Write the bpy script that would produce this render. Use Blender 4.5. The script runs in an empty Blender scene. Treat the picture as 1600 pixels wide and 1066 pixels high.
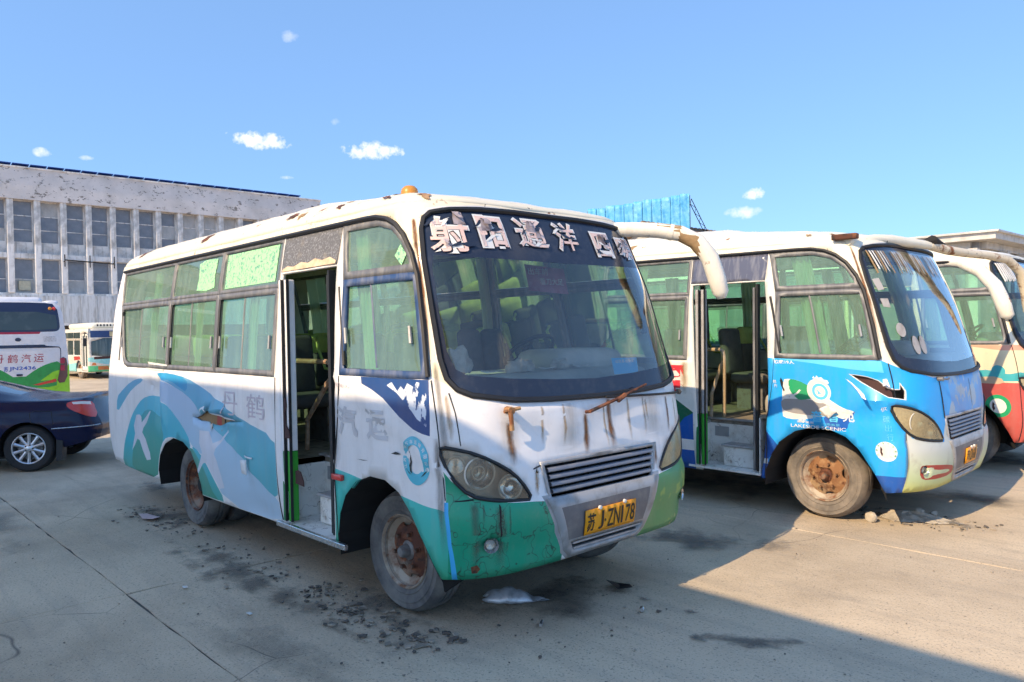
import bpy, bmesh, math, random
import numpy as np
from mathutils import Vector, Matrix
from mathutils.geometry import delaunay_2d_cdt
random.seed(7)
R = math.radians
scene = bpy.context.scene
col = scene.collection

# ------------------------------------------------------------------ camera
CAM_H = 1.77
def setup_camera():
    a, pitch, roll = math.atan(1112/1202), math.atan(16/1202), math.atan(.019)
    d = Vector((-math.cos(a), math.sin(a), 0)); r = Vector((math.sin(a), math.cos(a), 0)); u = Vector((0, 0, 1))
    F = d*math.cos(pitch)-u*math.sin(pitch); U = u*math.cos(pitch)+d*math.sin(pitch)
    Rt = r*math.cos(roll)-U*math.sin(roll); Up = r*math.sin(roll)+U*math.cos(roll)
    cd = bpy.data.cameras.new('camera'); cd.lens = 1202/1600*36; cd.sensor_width = 36; cd.sensor_fit = 'HORIZONTAL'
    cd.clip_start = .05; cd.clip_end = 3000
    co = bpy.data.objects.new('camera', cd); col.objects.link(co)
    m = Matrix((Rt, Up, -F)).transposed().to_4x4(); m.translation = (0, 0, CAM_H)
    co.matrix_world = m
    scene.camera = co
    return F, Rt, Up
CF, CR, CU = setup_camera()

# ------------------------------------------------------------------ sun and sky
SUN_EL = R(36.2)
SUN_TRAVEL = Vector((-.05, 1, 0)).normalized()*math.cos(SUN_EL)+Vector((0, 0, -math.sin(SUN_EL)))
sd = bpy.data.lights.new('sun', 'SUN'); sd.energy = 2.0; sd.angle = R(.42); sd.color = (1, .77, .49)
so = bpy.data.objects.new('sun', sd); col.objects.link(so); so.location = (0, -20, 40)
so.rotation_euler = SUN_TRAVEL.to_track_quat('-Z', 'Y').to_euler()
scene.view_settings.view_transform = 'Standard'; scene.view_settings.look = 'None'
scene.view_settings.exposure = 1.55; scene.view_settings.gamma = 1
scene.view_settings.use_curve_mapping = False
scene.cycles.max_bounces = 6; scene.cycles.transparent_max_bounces = 14
scene.cycles.diffuse_bounces = 3; scene.cycles.glossy_bounces = 2; scene.cycles.transmission_bounces = 2
scene.cycles.use_adaptive_sampling = True; scene.cycles.adaptive_threshold = .025
scene.cycles.use_denoising = True; scene.cycles.use_light_tree = False
scene.cycles.caustics_reflective = False; scene.cycles.caustics_refractive = False

def setup_world():
    w = bpy.data.worlds.new('World'); scene.world = w; w.use_nodes = True
    nt = w.node_tree; nt.nodes.clear(); N = nt.nodes.new; L = nt.links.new
    out = N('ShaderNodeOutputWorld'); bg = N('ShaderNodeBackground'); bg.inputs[1].default_value = .15
    sky = N('ShaderNodeTexSky'); sky.sky_type = 'NISHITA'; sky.sun_disc = False
    sky.sun_elevation = SUN_EL
    s = -SUN_TRAVEL
    sky.sun_rotation = math.atan2(s.x, s.y)
    sky.altitude = 0; sky.air_density = .85; sky.dust_density = .25; sky.ozone_density = 3.0
    tc = N('ShaderNodeTexCoord')
    up = N('ShaderNodeVectorMath'); up.operation = 'ADD'; L(tc.outputs['Generated'], up.inputs[0]); up.inputs[1].default_value = (0, 0, .20)   # little haze at the horizon
    nv = N('ShaderNodeVectorMath'); nv.operation = 'NORMALIZE'; L(up.outputs[0], nv.inputs[0]); L(nv.outputs[0], sky.inputs[0])
    w.cycles.sampling_method = 'MANUAL'; w.cycles.sample_map_resolution = 512
    hs = N('ShaderNodeHueSaturation'); hs.inputs['Saturation'].default_value = 1.12; hs.inputs['Value'].default_value = .62
    L(sky.outputs[0], hs.inputs['Color'])
    def math_(op, a, b=None, clamp=False):
        n = N('ShaderNodeMath'); n.operation = op; n.use_clamp = clamp
        for i, v in enumerate((a, b)):
            if v is None: continue
            if isinstance(v, (int, float)): n.inputs[i].default_value = v
            else: L(v, n.inputs[i])
        return n.outputs[0]
    def dot(v):
        n = N('ShaderNodeVectorMath'); n.operation = 'DOT_PRODUCT'; L(tc.outputs['Generated'], n.inputs[0]); n.inputs[1].default_value = v
        return n.outputs['Value']
    noi = N('ShaderNodeTexNoise'); noi.inputs['Scale'].default_value = 55; noi.inputs['Detail'].default_value = 6; noi.inputs['Roughness'].default_value = .62
    L(tc.outputs['Generated'], noi.inputs['Vector'])
    noi2 = N('ShaderNodeTexNoise'); noi2.inputs['Scale'].default_value = 190; noi2.inputs['Detail'].default_value = 3
    L(tc.outputs['Generated'], noi2.inputs['Vector'])
    # small fair-weather clouds: azimuth / elevation (degrees, in the world) and angular half sizes
    total = None
    for az, el, ra, rb, dens in CLOUDS:
        d = Vector((math.cos(R(el))*math.cos(R(az)), math.cos(R(el))*math.sin(R(az)), math.sin(R(el))))
        t = Vector((-math.sin(R(az)), math.cos(R(az)), 0)); b = d.cross(t)
        u = math_('DIVIDE', dot(t), math.sin(R(ra))); v = math_('DIVIDE', math_('ADD', dot(b), 0), math.sin(R(rb)))
        r2 = math_('ADD', math_('MULTIPLY', u, u), math_('MULTIPLY', v, v))
        front = math_('GREATER_THAN', dot(d), .5)
        q = math_('ADD', math_('MULTIPLY', math_('SUBTRACT', noi.outputs['Fac'], .5), 3.6), math_('SUBTRACT', .85, r2))
        q = math_('ADD', q, math_('MULTIPLY', math_('SUBTRACT', noi2.outputs['Fac'], .5), .9))
        q = math_('MULTIPLY', math_('MULTIPLY', math_('MULTIPLY', q, dens*.75), front), 1.0, clamp=True)
        total = q if total is None else math_('MAXIMUM', total, q)
    mix = N('ShaderNodeMix'); mix.data_type = 'RGBA'
    ad = N('ShaderNodeMix'); ad.data_type = 'RGBA'; ad.blend_type = 'ADD'; ad.inputs['Factor'].default_value = 1; L(hs.outputs[0], ad.inputs['A']); ad.inputs['B'].default_value = (.24, .40, .95, 1)   # even out the dome
    tn = N('ShaderNodeMix'); tn.data_type = 'RGBA'; tn.blend_type = 'MULTIPLY'; tn.inputs['Factor'].default_value = 1; L(ad.outputs['Result'], tn.inputs['A']); tn.inputs['B'].default_value = (1.06, 1.0, .84, 1)
    L(total, mix.inputs['Factor']); L(tn.outputs['Result'], mix.inputs['A']); mix.inputs['B'].default_value = (2.9, 2.9, 3.05, 1)
    L(mix.outputs['Result'], bg.inputs[0]); L(bg.outputs[0], out.inputs[0])
CLOUDS = [(155.2, 13.55, 2.2, .62, 1.5), (147.4, 13.1, 2.1, .68, 1.6), (168.4, 11.74, .55, .32, .8), (165.8, 11.6, .55, .2, .6),
          (119.7, 9.3, .75, .45, 1.3), (120.3, 8.05, 1.4, .45, .8), (152.9, 20.4, .7, .45, .35), (153.3, 11.1, .6, .18, .7), (149.7, 15.0, .4, .25, .3),
          (95, 12, 3, 1.1, 1.2), (210, 16, 3.5, 1.2, 1.2), (60, 18, 4.5, 1.6, 1.2), (25, 26, 6, 2.2, 1.2), (330, 24, 6, 2.4, 1.2), (280, 35, 5, 2.4, 1.2), (5, 46, 7, 3, 1.2), (60, 40, 6, 3, 1.2)]
setup_world()

# ------------------------------------------------------------------ material helper
def lin(r, g, b):
    f = lambda c: ((c/255+.055)/1.055)**2.4 if c > 10 else c/255/12.92
    return (f(r), f(g), f(b), 1)
class Mat:
    def __init__(s, name, base, rough=.5, metal=0., spec=.5, coat=0., coord='Object'):
        s.m = bpy.data.materials.new(name); s.m.use_nodes = True; s.nt = s.m.node_tree; s.nt.nodes.clear()
        s.out = s.n('ShaderNodeOutputMaterial'); s.b = s.n('ShaderNodeBsdfPrincipled'); s.l(s.b.outputs[0], s.out.inputs[0])
        s.tc = s.n('ShaderNodeTexCoord').outputs[coord]
        s.b.inputs['Roughness'].default_value = rough; s.b.inputs['Metallic'].default_value = metal
        s.b.inputs['Specular IOR Level'].default_value = spec; s.b.inputs['Coat Weight'].default_value = coat
        s.b.inputs['Coat Roughness'].default_value = .08
        s.col = tuple(base)+((1,) if len(base) == 3 else ()); s.rough = rough; s.h = None; s._set()
    def n(s, t): return s.nt.nodes.new(t)
    def l(s, a, b): s.nt.links.new(a, b)
    def _set(s):
        if isinstance(s.col, tuple): s.b.inputs['Base Color'].default_value = s.col
        else: s.l(s.col, s.b.inputs['Base Color'])
    def val(s, sock, v):
        if isinstance(v, (int, float)): sock.default_value = v
        elif isinstance(v, tuple): sock.default_value = v if len(v) != 3 else v+(1,)
        else: s.l(v, sock)
    def mapping(s, stretch=(1, 1, 1), rot=(0, 0, 0), loc=(0, 0, 0)):
        if stretch == (1, 1, 1) and rot == (0, 0, 0) and loc == (0, 0, 0): return s.tc
        m = s.n('ShaderNodeMapping'); m.inputs['Scale'].default_value = stretch; m.inputs['Rotation'].default_value = rot; m.inputs['Location'].default_value = loc
        s.l(s.tc, m.inputs[0]); return m.outputs[0]
    def noise(s, scale, detail=6, rough=.6, stretch=(1, 1, 1), dist=0., loc=(0, 0, 0)):
        n = s.n('ShaderNodeTexNoise'); n.inputs['Scale'].default_value = scale; n.inputs['Detail'].default_value = detail
        n.inputs['Roughness'].default_value = rough; n.inputs['Distortion'].default_value = dist
        s.l(s.mapping(stretch, loc=loc), n.inputs['Vector']); return n.outputs['Fac']
    def rng(s, v, lo, hi, a=0., b=1.):
        n = s.n('ShaderNodeMapRange'); s.l(v, n.inputs['Value']); n.inputs['From Min'].default_value = lo; n.inputs['From Max'].default_value = hi
        n.inputs['To Min'].default_value = a; n.inputs['To Max'].default_value = b; n.clamp = True; return n.outputs[0]
    def mth(s, op, a, b=None):
        n = s.n('ShaderNodeMath'); n.operation = op; s.val(n.inputs[0], a)
        if b is not None: s.val(n.inputs[1], b)
        return n.outputs[0]
    def mix(s, f, a, b):
        n = s.n('ShaderNodeMix'); n.data_type = 'RGBA'; s.val(n.inputs['Factor'], f); s.val(n.inputs['A'], a); s.val(n.inputs['B'], b); return n.outputs['Result']
    def layer(s, color, scale, lo, hi, stretch=(1, 1, 1), strength=1., detail=5, rough=None, mask=None, dist=0., nr=.62, loc=(0, 0, 0)):
        f = s.rng(s.noise(scale, detail, nr, stretch, dist, loc), lo, hi, 0, strength)
        if mask is not None: f = s.mth('MULTIPLY', f, mask)
        s.col = s.mix(f, s.col, color); s._set()
        if rough is not None:
            cur = s.b.inputs['Roughness']; src = cur.links[0].from_socket if cur.links else s.rough
            n = s.n('ShaderNodeMix'); n.data_type = 'FLOAT'; s.val(n.inputs['Factor'], f); s.val(n.inputs['A'], src); n.inputs['B'].default_value = rough
            s.l(n.outputs['Result'], cur)
        return s
    def cracks(s, color, scale, width, mlo=.5, mhi=.6, mscale=1.5, strength=1., dist=.3):
        v = s.n('ShaderNodeTexVoronoi'); v.feature = 'DISTANCE_TO_EDGE'; v.inputs['Scale'].default_value = scale
        nz = s.n('ShaderNodeTexNoise'); nz.inputs['Scale'].default_value = scale*1.7; s.l(s.tc, nz.inputs['Vector'])
        ad = s.n('ShaderNodeVectorMath'); ad.operation = 'MULTIPLY_ADD'; s.l(nz.outputs['Color'], ad.inputs[0]); ad.inputs[1].default_value = (dist,)*3; s.l(s.tc, ad.inputs[2])
        s.l(ad.outputs[0], v.inputs['Vector'])
        f = s.mth('MULTIPLY', s.rng(v.outputs['Distance'], 0, width, strength, 0), s.rng(s.noise(mscale, 3), mlo, mhi))
        s.col = s.mix(f, s.col, color); s._set(); return s
    def sep(s, axis):
        n = s.n('ShaderNodeSeparateXYZ'); s.l(s.tc, n.inputs[0]); return n.outputs[axis]
    def gradient(s, axis, stops):
        r = s.n('ShaderNodeValToRGB'); lo, hi = stops[0][0], stops[-1][0]
        s.l(s.rng(s.sep(axis), lo, hi), r.inputs[0])
        e = r.color_ramp.elements
        while len(e) < len(stops): e.new(.5)
        for k, (p, c) in enumerate(stops): e[k].position = (p-lo)/(hi-lo); e[k].color = tuple(c)+((1,) if len(c) == 3 else ())
        s.col = r.outputs[0]; s._set(); return s
    def bump(s, scale, strength=.3, dist=.01, detail=3, stretch=(1, 1, 1)):
        b = s.n('ShaderNodeBump'); b.inputs['Strength'].default_value = strength; b.inputs['Distance'].default_value = dist
        s.l(s.noise(scale, detail, .6, stretch), b.inputs['Height'])
        if s.h: s.l(s.h, b.inputs['Normal'])
        s.h = b.outputs[0]; s.l(s.h, s.b.inputs['Normal']); return s
    def emit(s, c, st):
        s.b.inputs['Emission Color'].default_value = tuple(c)+((1,) if len(c) == 3 else ()); s.b.inputs['Emission Strength'].default_value = st; return s

def glass_mat(name, tint, dust=.15, dustcol=(.55, .6, .55), streak=True, rough=.03, refl=1.0, dlo=.42, dhi=.75):
    """thin tinted pane: transparent + mirror reflection + a film of dust in run-down streaks"""
    s = Mat(name, (1, 1, 1), .5); nt = s.nt; nt.nodes.remove(s.b)
    tr = s.n('ShaderNodeBsdfTransparent'); tr.inputs[0].default_value = tuple(tint)+(1,)
    gl = s.n('ShaderNodeBsdfGlossy'); gl.inputs['Roughness'].default_value = rough; gl.inputs[0].default_value = (1, 1, 1, 1)
    df = s.n('ShaderNodeBsdfDiffuse'); df.inputs[0].default_value = tuple(dustcol)+(1,)
    fr = s.n('ShaderNodeFresnel'); fr.inputs[0].default_value = 1.52
    m1 = s.n('ShaderNodeMixShader'); s.l(s.mth('MINIMUM', s.mth('MULTIPLY', fr.outputs[0], 1.7*refl), 1.0), m1.inputs[0]); s.l(tr.outputs[0], m1.inputs[1]); s.l(gl.outputs[0], m1.inputs[2])
    m2 = s.n('ShaderNodeMixShader')
    a = s.rng(s.noise(2.2, 3, .6, (7, 7, .5) if streak else (1, 1, 1)), dlo, dhi, dust*(.72 if streak else .25), dust)
    b = s.rng(s.noise(60, 2, .7), .35, .8, .85, 1.15)
    f = s.mth('MULTIPLY', a, b)
    s.l(f, m2.inputs[0]); s.l(m1.outputs[0], m2.inputs[1]); s.l(df.outputs[0], m2.inputs[2]); s.l(m2.outputs[0], s.out.inputs[0])
    return s.m

# ------------------------------------------------------------------ object helpers
def tag(o, label=None, cat=None, group=None, kind=None):
    if label: o['label'] = label
    if cat: o['category'] = cat
    if group: o['group'] = group
    if kind: o['kind'] = kind
    return o
def empty(name, loc=(0, 0, 0), rot=(0, 0, 0)):
    o = bpy.data.objects.new(name, None); col.objects.link(o); o.location = loc; o.rotation_euler = rot; o.empty_display_size = .2; return o
def add_obj(name, me, mats=None, parent=None):
    o = bpy.data.objects.new(name, me); col.objects.link(o)
    if mats is not None and not me.materials:
        for m in (mats if isinstance(mats, (list, tuple)) else [mats]): me.materials.append(m.m if isinstance(m, Mat) else m)
    if parent is not None: o.parent = parent
    return o
class MB:
    def __init__(s): s.v = []; s.f = []; s.mi = []; s.cur = 0
    def add(s, vs, fs):
        k = len(s.v); s.v += [tuple(v) for v in vs]; s.f += [tuple(i+k for i in f) for f in fs]; s.mi += [s.cur]*len(fs); return s
    def box(s, x0, x1, y0, y1, z0, z1, M=None):
        vs = [Vector((x, y, z)) for x in (x0, x1) for y in (y0, y1) for z in (z0, z1)]
        if M is not None: vs = [M @ v for v in vs]
        return s.add(vs, [(0, 1, 3, 2), (4, 6, 7, 5), (0, 4, 5, 1), (2, 3, 7, 6), (0, 2, 6, 4), (1, 5, 7, 3)])
    def rbox(s, x0, x1, y0, y1, z0, z1, r=.03, seg=2, M=None):
        bm = bmesh.new(); bmesh.ops.create_cube(bm, size=1)
        for v in bm.verts: v.co = Vector(((x0+x1)/2+v.co.x*(x1-x0), (y0+y1)/2+v.co.y*(y1-y0), (z0+z1)/2+v.co.z*(z1-z0)))
        bmesh.ops.bevel(bm, geom=list(bm.edges), offset=min(r, .49*min(x1-x0, y1-y0, z1-z0)), segments=seg, profile=.5, affect='EDGES')
        if M is not None: bm.transform(M)
        bm.verts.index_update()
        s.add([v.co.copy() for v in bm.verts], [[v.index for v in f.verts] for f in bm.faces]); bm.free(); return s
    def tube(s, pts, r, n=8, closed=False, cap=True):
        pts = [Vector(p) for p in pts]; m = len(pts); rs = r if isinstance(r, (list, tuple)) else [r]*m
        rings = []; up = None
        for i, p in enumerate(pts):
            a = pts[i-1] if (i > 0 or closed) else p; b = pts[(i+1) % m] if (i < m-1 or closed) else p
            t = (b-a).normalized()
            if up is None: up = Vector((0, 0, 1)) if abs(t.z) < .9 else Vector((1, 0, 0))
            x = t.cross(up).normalized(); up = x.cross(t).normalized()
            rings.append([p+(x*math.cos(2*math.pi*k/n)+up*math.sin(2*math.pi*k/n))*rs[i] for k in range(n)])
        vs = [v for rg in rings for v in rg]; fs = []
        for i in range(m if closed else m-1):
            j = (i+1) % m
            for k in range(n): fs.append((i*n+k, i*n+(k+1) % n, j*n+(k+1) % n, j*n+k))
        if cap and not closed: fs += [tuple(range(n))[::-1], tuple((m-1)*n+k for k in range(n))]
        return s.add(vs, fs)
    def lathe(s, prof, n=32, M=None, cap=False):
        """profile of (radius, along) turned round the local Y axis"""
        vs = []; fs = []; m = len(prof)
        for k in range(n):
            a = 2*math.pi*k/n
            for r, y in prof: vs.append(Vector((r*math.cos(a), y, r*math.sin(a))))
        for k in range(n):
            k2 = (k+1) % n
            for i in range(m-1): fs.append((k*m+i, k*m+i+1, k2*m+i+1, k2*m+i))
        if cap: fs += [tuple(k*m for k in range(n)), tuple(k*m+m-1 for k in range(n))[::-1]]
        if M is not None: vs = [M @ v for v in vs]
        return s.add(vs, fs)
    def prism(s, poly, fn, d0, d1):
        """extrude a 2D polygon; fn(u, v, d) -> point"""
        n = len(poly); vs = [Vector(fn(u, v, d0)) for u, v in poly]+[Vector(fn(u, v, d1)) for u, v in poly]
        return s.add(vs, [tuple(range(n))[::-1], tuple(range(n, 2*n))]+[(i, (i+1) % n, n+(i+1) % n, n+i) for i in range(n)])
    def mesh(s, name, smooth=False, angle=None):
        me = bpy.data.meshes.new(name); me.from_pydata([tuple(v) for v in s.v], [], s.f); me.update()
        bm = bmesh.new(); bm.from_mesh(me)
        if any(s.mi): 
            bm.faces.ensure_lookup_table()
            for f, i in zip(bm.faces, s.mi): f.material_index = i
        bmesh.ops.recalc_face_normals(bm, faces=list(bm.faces)); bm.to_mesh(me); bm.free()
        if smooth: smooth_mesh(me, angle or 40)
        return me
    def obj(s, name, mats, parent=None, smooth=False, angle=None):
        return add_obj(name, s.mesh(name, smooth, angle), mats, parent)
def smooth_mesh(me, angle=40):
    me.polygons.foreach_set('use_smooth', [True]*len(me.polygons))
    me.set_sharp_from_angle(angle=R(angle))
def bevel(o, w=.01, seg=2):
    m = o.modifiers.new('bevel', 'BEVEL'); m.width = w; m.segments = seg; m.limit_method = 'ANGLE'; m.angle_limit = R(40); return o
def resample(poly, step, closed=True):
    out = []; n = len(poly)
    for i in range(n if closed else n-1):
        a, b = poly[i], poly[(i+1) % n]; k = max(1, int(math.hypot(b[0]-a[0], b[1]-a[1])/step+.5))
        out += [(a[0]+(b[0]-a[0])*j/k, a[1]+(b[1]-a[1])*j/k) for j in range(k)]
    if not closed: out.append(poly[-1])
    return out
def inside(poly, P):
    x, y = P[:, 0], P[:, 1]; res = np.zeros(len(P), bool); q = np.asarray(poly); m = len(q)
    for i in range(m):
        x1, y1 = q[i]; x2, y2 = q[(i+1) % m]
        if y1 == y2: continue
        c = ((y1 > y) != (y2 > y)) & (x < (x2-x1)*(y-y1)/(y2-y1)+x1); res ^= c
    return res
def smooth_poly(poly, it=2, closed=True):
    """Chaikin corner cutting"""
    for _ in range(it):
        q = []; n = len(poly)
        for i in range(n):
            a, b = poly[i], poly[(i+1) % n]
            q += [(a[0]*.75+b[0]*.25, a[1]*.75+b[1]*.25), (a[0]*.25+b[0]*.75, a[1]*.25+b[1]*.75)]
        poly = q
    return poly
def rrect(x0, x1, y0, y1, r=.04, n=4):
    if not isinstance(r, (list, tuple)): r = [r]*4   # order: x0y0, x1y0, x1y1, x0y1
    out = []
    for (cx, cy, sx, sy, a0), rr in zip(((x0, y0, 1, 1, 180), (x1, y0, -1, 1, 270), (x1, y1, -1, -1, 0), (x0, y1, 1, -1, 90)), r):
        for k in range(n+1):
            t = R(a0+90*k/n); out.append((cx+sx*rr+rr*math.cos(t), cy+sy*rr+rr*math.sin(t)))
    return out
def circle(cx, cy, r, n=32, ry=None):
    return [(cx+r*math.cos(2*math.pi*k/n), cy+(ry or r)*math.sin(2*math.pi*k/n)) for k in range(n)]
def panel(name, fmap, outer, holes=(), regions=(), step=.06, mats=None, parent=None, thick=0., inner=None, grid=None, smooth=True, angle=35):
    """a sheet cut out of a 2D domain (outer minus holes), coloured by regions [(polygon, material index)], mapped into space by fmap"""
    polys = [resample(outer, step)]+[resample(h, step*.7) for h in holes]+[resample(r[0], step*.8) for r in regions]
    V = []; E = []
    for p in polys:
        k = len(V); V += p; E += [(k+i, k+(i+1) % len(p)) for i in range(len(p))]
    A = np.array(V); lo = A[:len(polys[0])].min(0); hi = A[:len(polys[0])].max(0)
    if grid is None:
        gx = np.arange(lo[0]+step*.5, hi[0], step)
    else: gx = np.array(grid)
    gy = np.arange(lo[1]+step*.5, hi[1], step)
    G = np.array([(x+(.25*step if j % 2 else 0), y) for x in gx for j, y in enumerate(gy)]) if len(gx) and len(gy) else np.zeros((0, 2))
    if len(G):
        keep = inside(polys[0], G)
        for c in range(0, len(A), 200):
            d = ((G[:, None, :]-A[None, c:c+200, :])**2).sum(-1).min(1); keep &= d > (step*.42)**2
        G = G[keep]
    V = [Vector((float(a), float(b))) for a, b in V]+[Vector((float(a), float(b))) for a, b in G]
    rv, re, rf, *_ = delaunay_2d_cdt(V, E, [], 0, 1e-5)
    P = np.array([(v.x, v.y) for v in rv]); F = np.array([tuple(f) for f in rf]); Cn = P[F].mean(1)
    keep = inside(polys[0], Cn)
    for h in polys[1:1+len(holes)]: keep &= ~inside(h, Cn)
    mi = np.zeros(len(F), int)
    for (r, k), p in zip(regions, polys[1+len(holes):]): mi[inside(p, Cn)] = k
    F = F[keep]; mi = mi[keep]
    top = parent
    while top is not None and top.parent is not None: top = top.parent
    if top is not None and top.name.startswith('minibus') and name not in ('wheel_disc', 'hanging_poster'): F = F[:, ::-1]
    used = np.unique(F); rem = -np.ones(len(P), int); rem[used] = np.arange(len(used)); F = rem[F]
    me = bpy.data.meshes.new(name); me.from_pydata([fmap(float(P[i, 0]), float(P[i, 1])) for i in used], [], [tuple(int(q) for q in f) for f in F])
    me.polygons.foreach_set('material_index', [int(q) for q in mi]); me.update()
    o = add_obj(name, me, mats, parent)
    if inner is not None: me.materials.append(inner.m if isinstance(inner, Mat) else inner)
    if smooth: smooth_mesh(me, angle)
    if thick:
        md = o.modifiers.new('thickness', 'SOLIDIFY'); md.thickness = abs(thick); md.offset = -1 if thick > 0 else 1; md.use_rim = True
        if inner is not None: md.material_offset = 50; md.material_offset_rim = 0
    return o
_txt = {}
def text_mesh(body, offset=0., res=3):
    key = (body, offset)
    if key not in _txt:
        cu = bpy.data.curves.new('text', 'FONT'); cu.body = body; cu.size = 1; cu.offset = offset; cu.resolution_u = res; cu.fill_mode = 'FRONT'
        ob = bpy.data.objects.new('text', cu); col.objects.link(ob)
        dg = bpy.context.evaluated_depsgraph_get(); me = ob.evaluated_get(dg).to_mesh()
        V = [(v.co.x, v.co.y) for v in me.vertices]; F = [tuple(p.vertices) for p in me.polygons]
        bpy.data.objects.remove(ob); bpy.data.curves.remove(cu)
        _txt[key] = (V, F)
    return _txt[key]
def put_text(name, body, fmap, u0, v0, w, h, mat, parent, offset=0., cut=None, shear=0., n=0):
    """letters fitted into the box (u0..u0+w, v0..v0+h) of a 2D domain and mapped onto a surface"""
    V, F = text_mesh(body, offset)
    if not V: return None
    A = np.array(V); lo, hi = A.min(0), A.max(0); sx, sy = w/(hi[0]-lo[0]), h/(hi[1]-lo[1])
    pts = [(u0+(x-lo[0])*sx+shear*(y-lo[1])*sy, v0+(y-lo[1])*sy) for x, y in V]
    me = bpy.data.meshes.new(name); me.from_pydata([(p[0], p[1], 0) for p in pts], [], F); me.update()
    bm = bmesh.new(); bm.from_mesh(me)
    bmesh.ops.triangulate(bm, faces=list(bm.faces))
    for _ in range(3):
        long = [e for e in bm.edges if e.calc_length() > .07]
        if not long: break
        bmesh.ops.subdivide_edges(bm, edges=long, cuts=1); bmesh.ops.triangulate(bm, faces=[f for f in bm.faces if len(f.verts) > 3])
    if cut:
        kill = [f for f in bm.faces if cut(*f.calc_center_median()[:2])]
        bmesh.ops.delete(bm, geom=kill, context='FACES')
    for v in bm.verts: v.co = Vector(fmap(v.co.x, v.co.y))
    bm.to_mesh(me); bm.free()
    return add_obj(name, me, mat, parent)

# ---- minibus body surface (s = arc length from front centre, + to the kerb side; z = height)
L_, W0, FA, FM, RC = 6.56, 1.12, 0.42, 4.4, 0.16
def _interp(tab, v):
    if v <= tab[0][0]: return tab[0][1]
    for (a, fa), (b, fb) in zip(tab, tab[1:]):
        if v <= b:
            t = (v-a)/(b-a); return fa+(fb-fa)*t
    return tab[-1][1]
def smooth_tab(tab, n=80):
    lo, hi = tab[0][0], tab[-1][0]; w = (hi-lo)/22
    out = []
    for i in range(n+1):
        v = lo+(hi-lo)*i/n
        out.append((v, sum(_interp(tab, v+w*k/4) for k in range(-4, 5))/9))
    return out
INSET = smooth_tab([(.30,.07),(.45,.03),(.7,.004),(1.0,0),(1.45,.0),(2.1,.055),(2.48,.12),(2.6,.15)])
RAKE = smooth_tab([(.30,.06),(.45,.03),(.6,.0),(.8,.02),(1.0,.03),(1.28,.06),(1.45,.10),(2.0,.22),(2.48,.36),(2.6,.42)])
RREAR = smooth_tab([(.3,.08),(.5,.03),(.8,0),(1.2,.02),(1.5,.06),(2.1,.14),(2.48,.22),(2.6,.26)])
def _plan():
    pts = []
    N = 400
    for i in range(N+1):
        th = math.pi/2*i/N
        y = W0*math.sin(th)**(2/FM) if i else 0.
        x = L_-FA+FA*math.sqrt(max(0, 1-(y/W0)**FM))
        pts.append((x, y))
    x1 = RC
    for i in range(1, 60): pts.append((L_-FA+(x1-(L_-FA))*i/60, W0))
    for i in range(0, 25):
        th = math.pi/2*i/24
        pts.append((RC-RC*math.sin(th), W0-RC+RC*math.cos(th)))
    for i in range(1, 11): pts.append((0, (W0-RC)*(1-i/10)))
    out = []; s = 0
    for i, (x, y) in enumerate(pts):
        if i: s += math.hypot(x-pts[i-1][0], y-pts[i-1][1])
        a = pts[max(0, i-1)]; b = pts[min(len(pts)-1, i+1)]
        dx, dy = b[0]-a[0], b[1]-a[1]; l = math.hypot(dx, dy) or 1
        nx, ny = dy/l, -dx/l      # outward
        out.append((s, x, y, nx, ny))
    out[0] = (0, out[0][1], 0, 1, 0); out[-1] = out[-1][:3]+(-1, 0)
    return out
PLAN = _plan(); SMAX = PLAN[-1][0]
def plan_at(s):
    s = min(abs(s), SMAX); lo, hi = 0, len(PLAN)-1
    while hi-lo > 1:
        m = (lo+hi)//2
        if PLAN[m][0] <= s: lo = m
        else: hi = m
    a, b = PLAN[lo], PLAN[hi]; t = (s-a[0])/((b[0]-a[0]) or 1)
    return [a[k]+(b[k]-a[k])*t for k in range(1, 5)]
def clamp01(t): return 0. if t < 0 else 1. if t > 1 else t
def S(s, z, off=0.):
    x, y, nx, ny = plan_at(s)
    l = math.hypot(nx, ny) or 1; nx /= l; ny /= l
    ins = _interp(INSET, z)-off
    X = x-nx*ins; Y = y-ny*ins
    g = clamp01((x-4.3)/1.3); g = g*g*(3-2*g)
    X -= g*_interp(RAKE, z)
    g = clamp01((.9-x)/.8); X += g*_interp(RREAR, z)
    return (X, -Y if s >= 0 else Y, z)
ROOFH, ZG = .30, 2.56
def roofP(s, v, off=0.):
    ex, ey, ez = S(s, ZG)
    px = min(max(ex, 1.3), 4.3)
    h = ROOFH-.11*clamp01((ex-4.2)/1.7)
    return (ex+(px-ex)*v, ey*(1-v), ez+h*(1-(1-v)**2.3)**.62+off)
def s_of_x(x):   # s on the flat side for a given x
    for a, b in zip(PLAN, PLAN[1:]):
        if a[2] >= W0-1e-4 and (a[1]-x)*(b[1]-x) <= 0: return a[0]+(b[0]-a[0])*((x-a[1])/((b[1]-a[1]) or 1))
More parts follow.
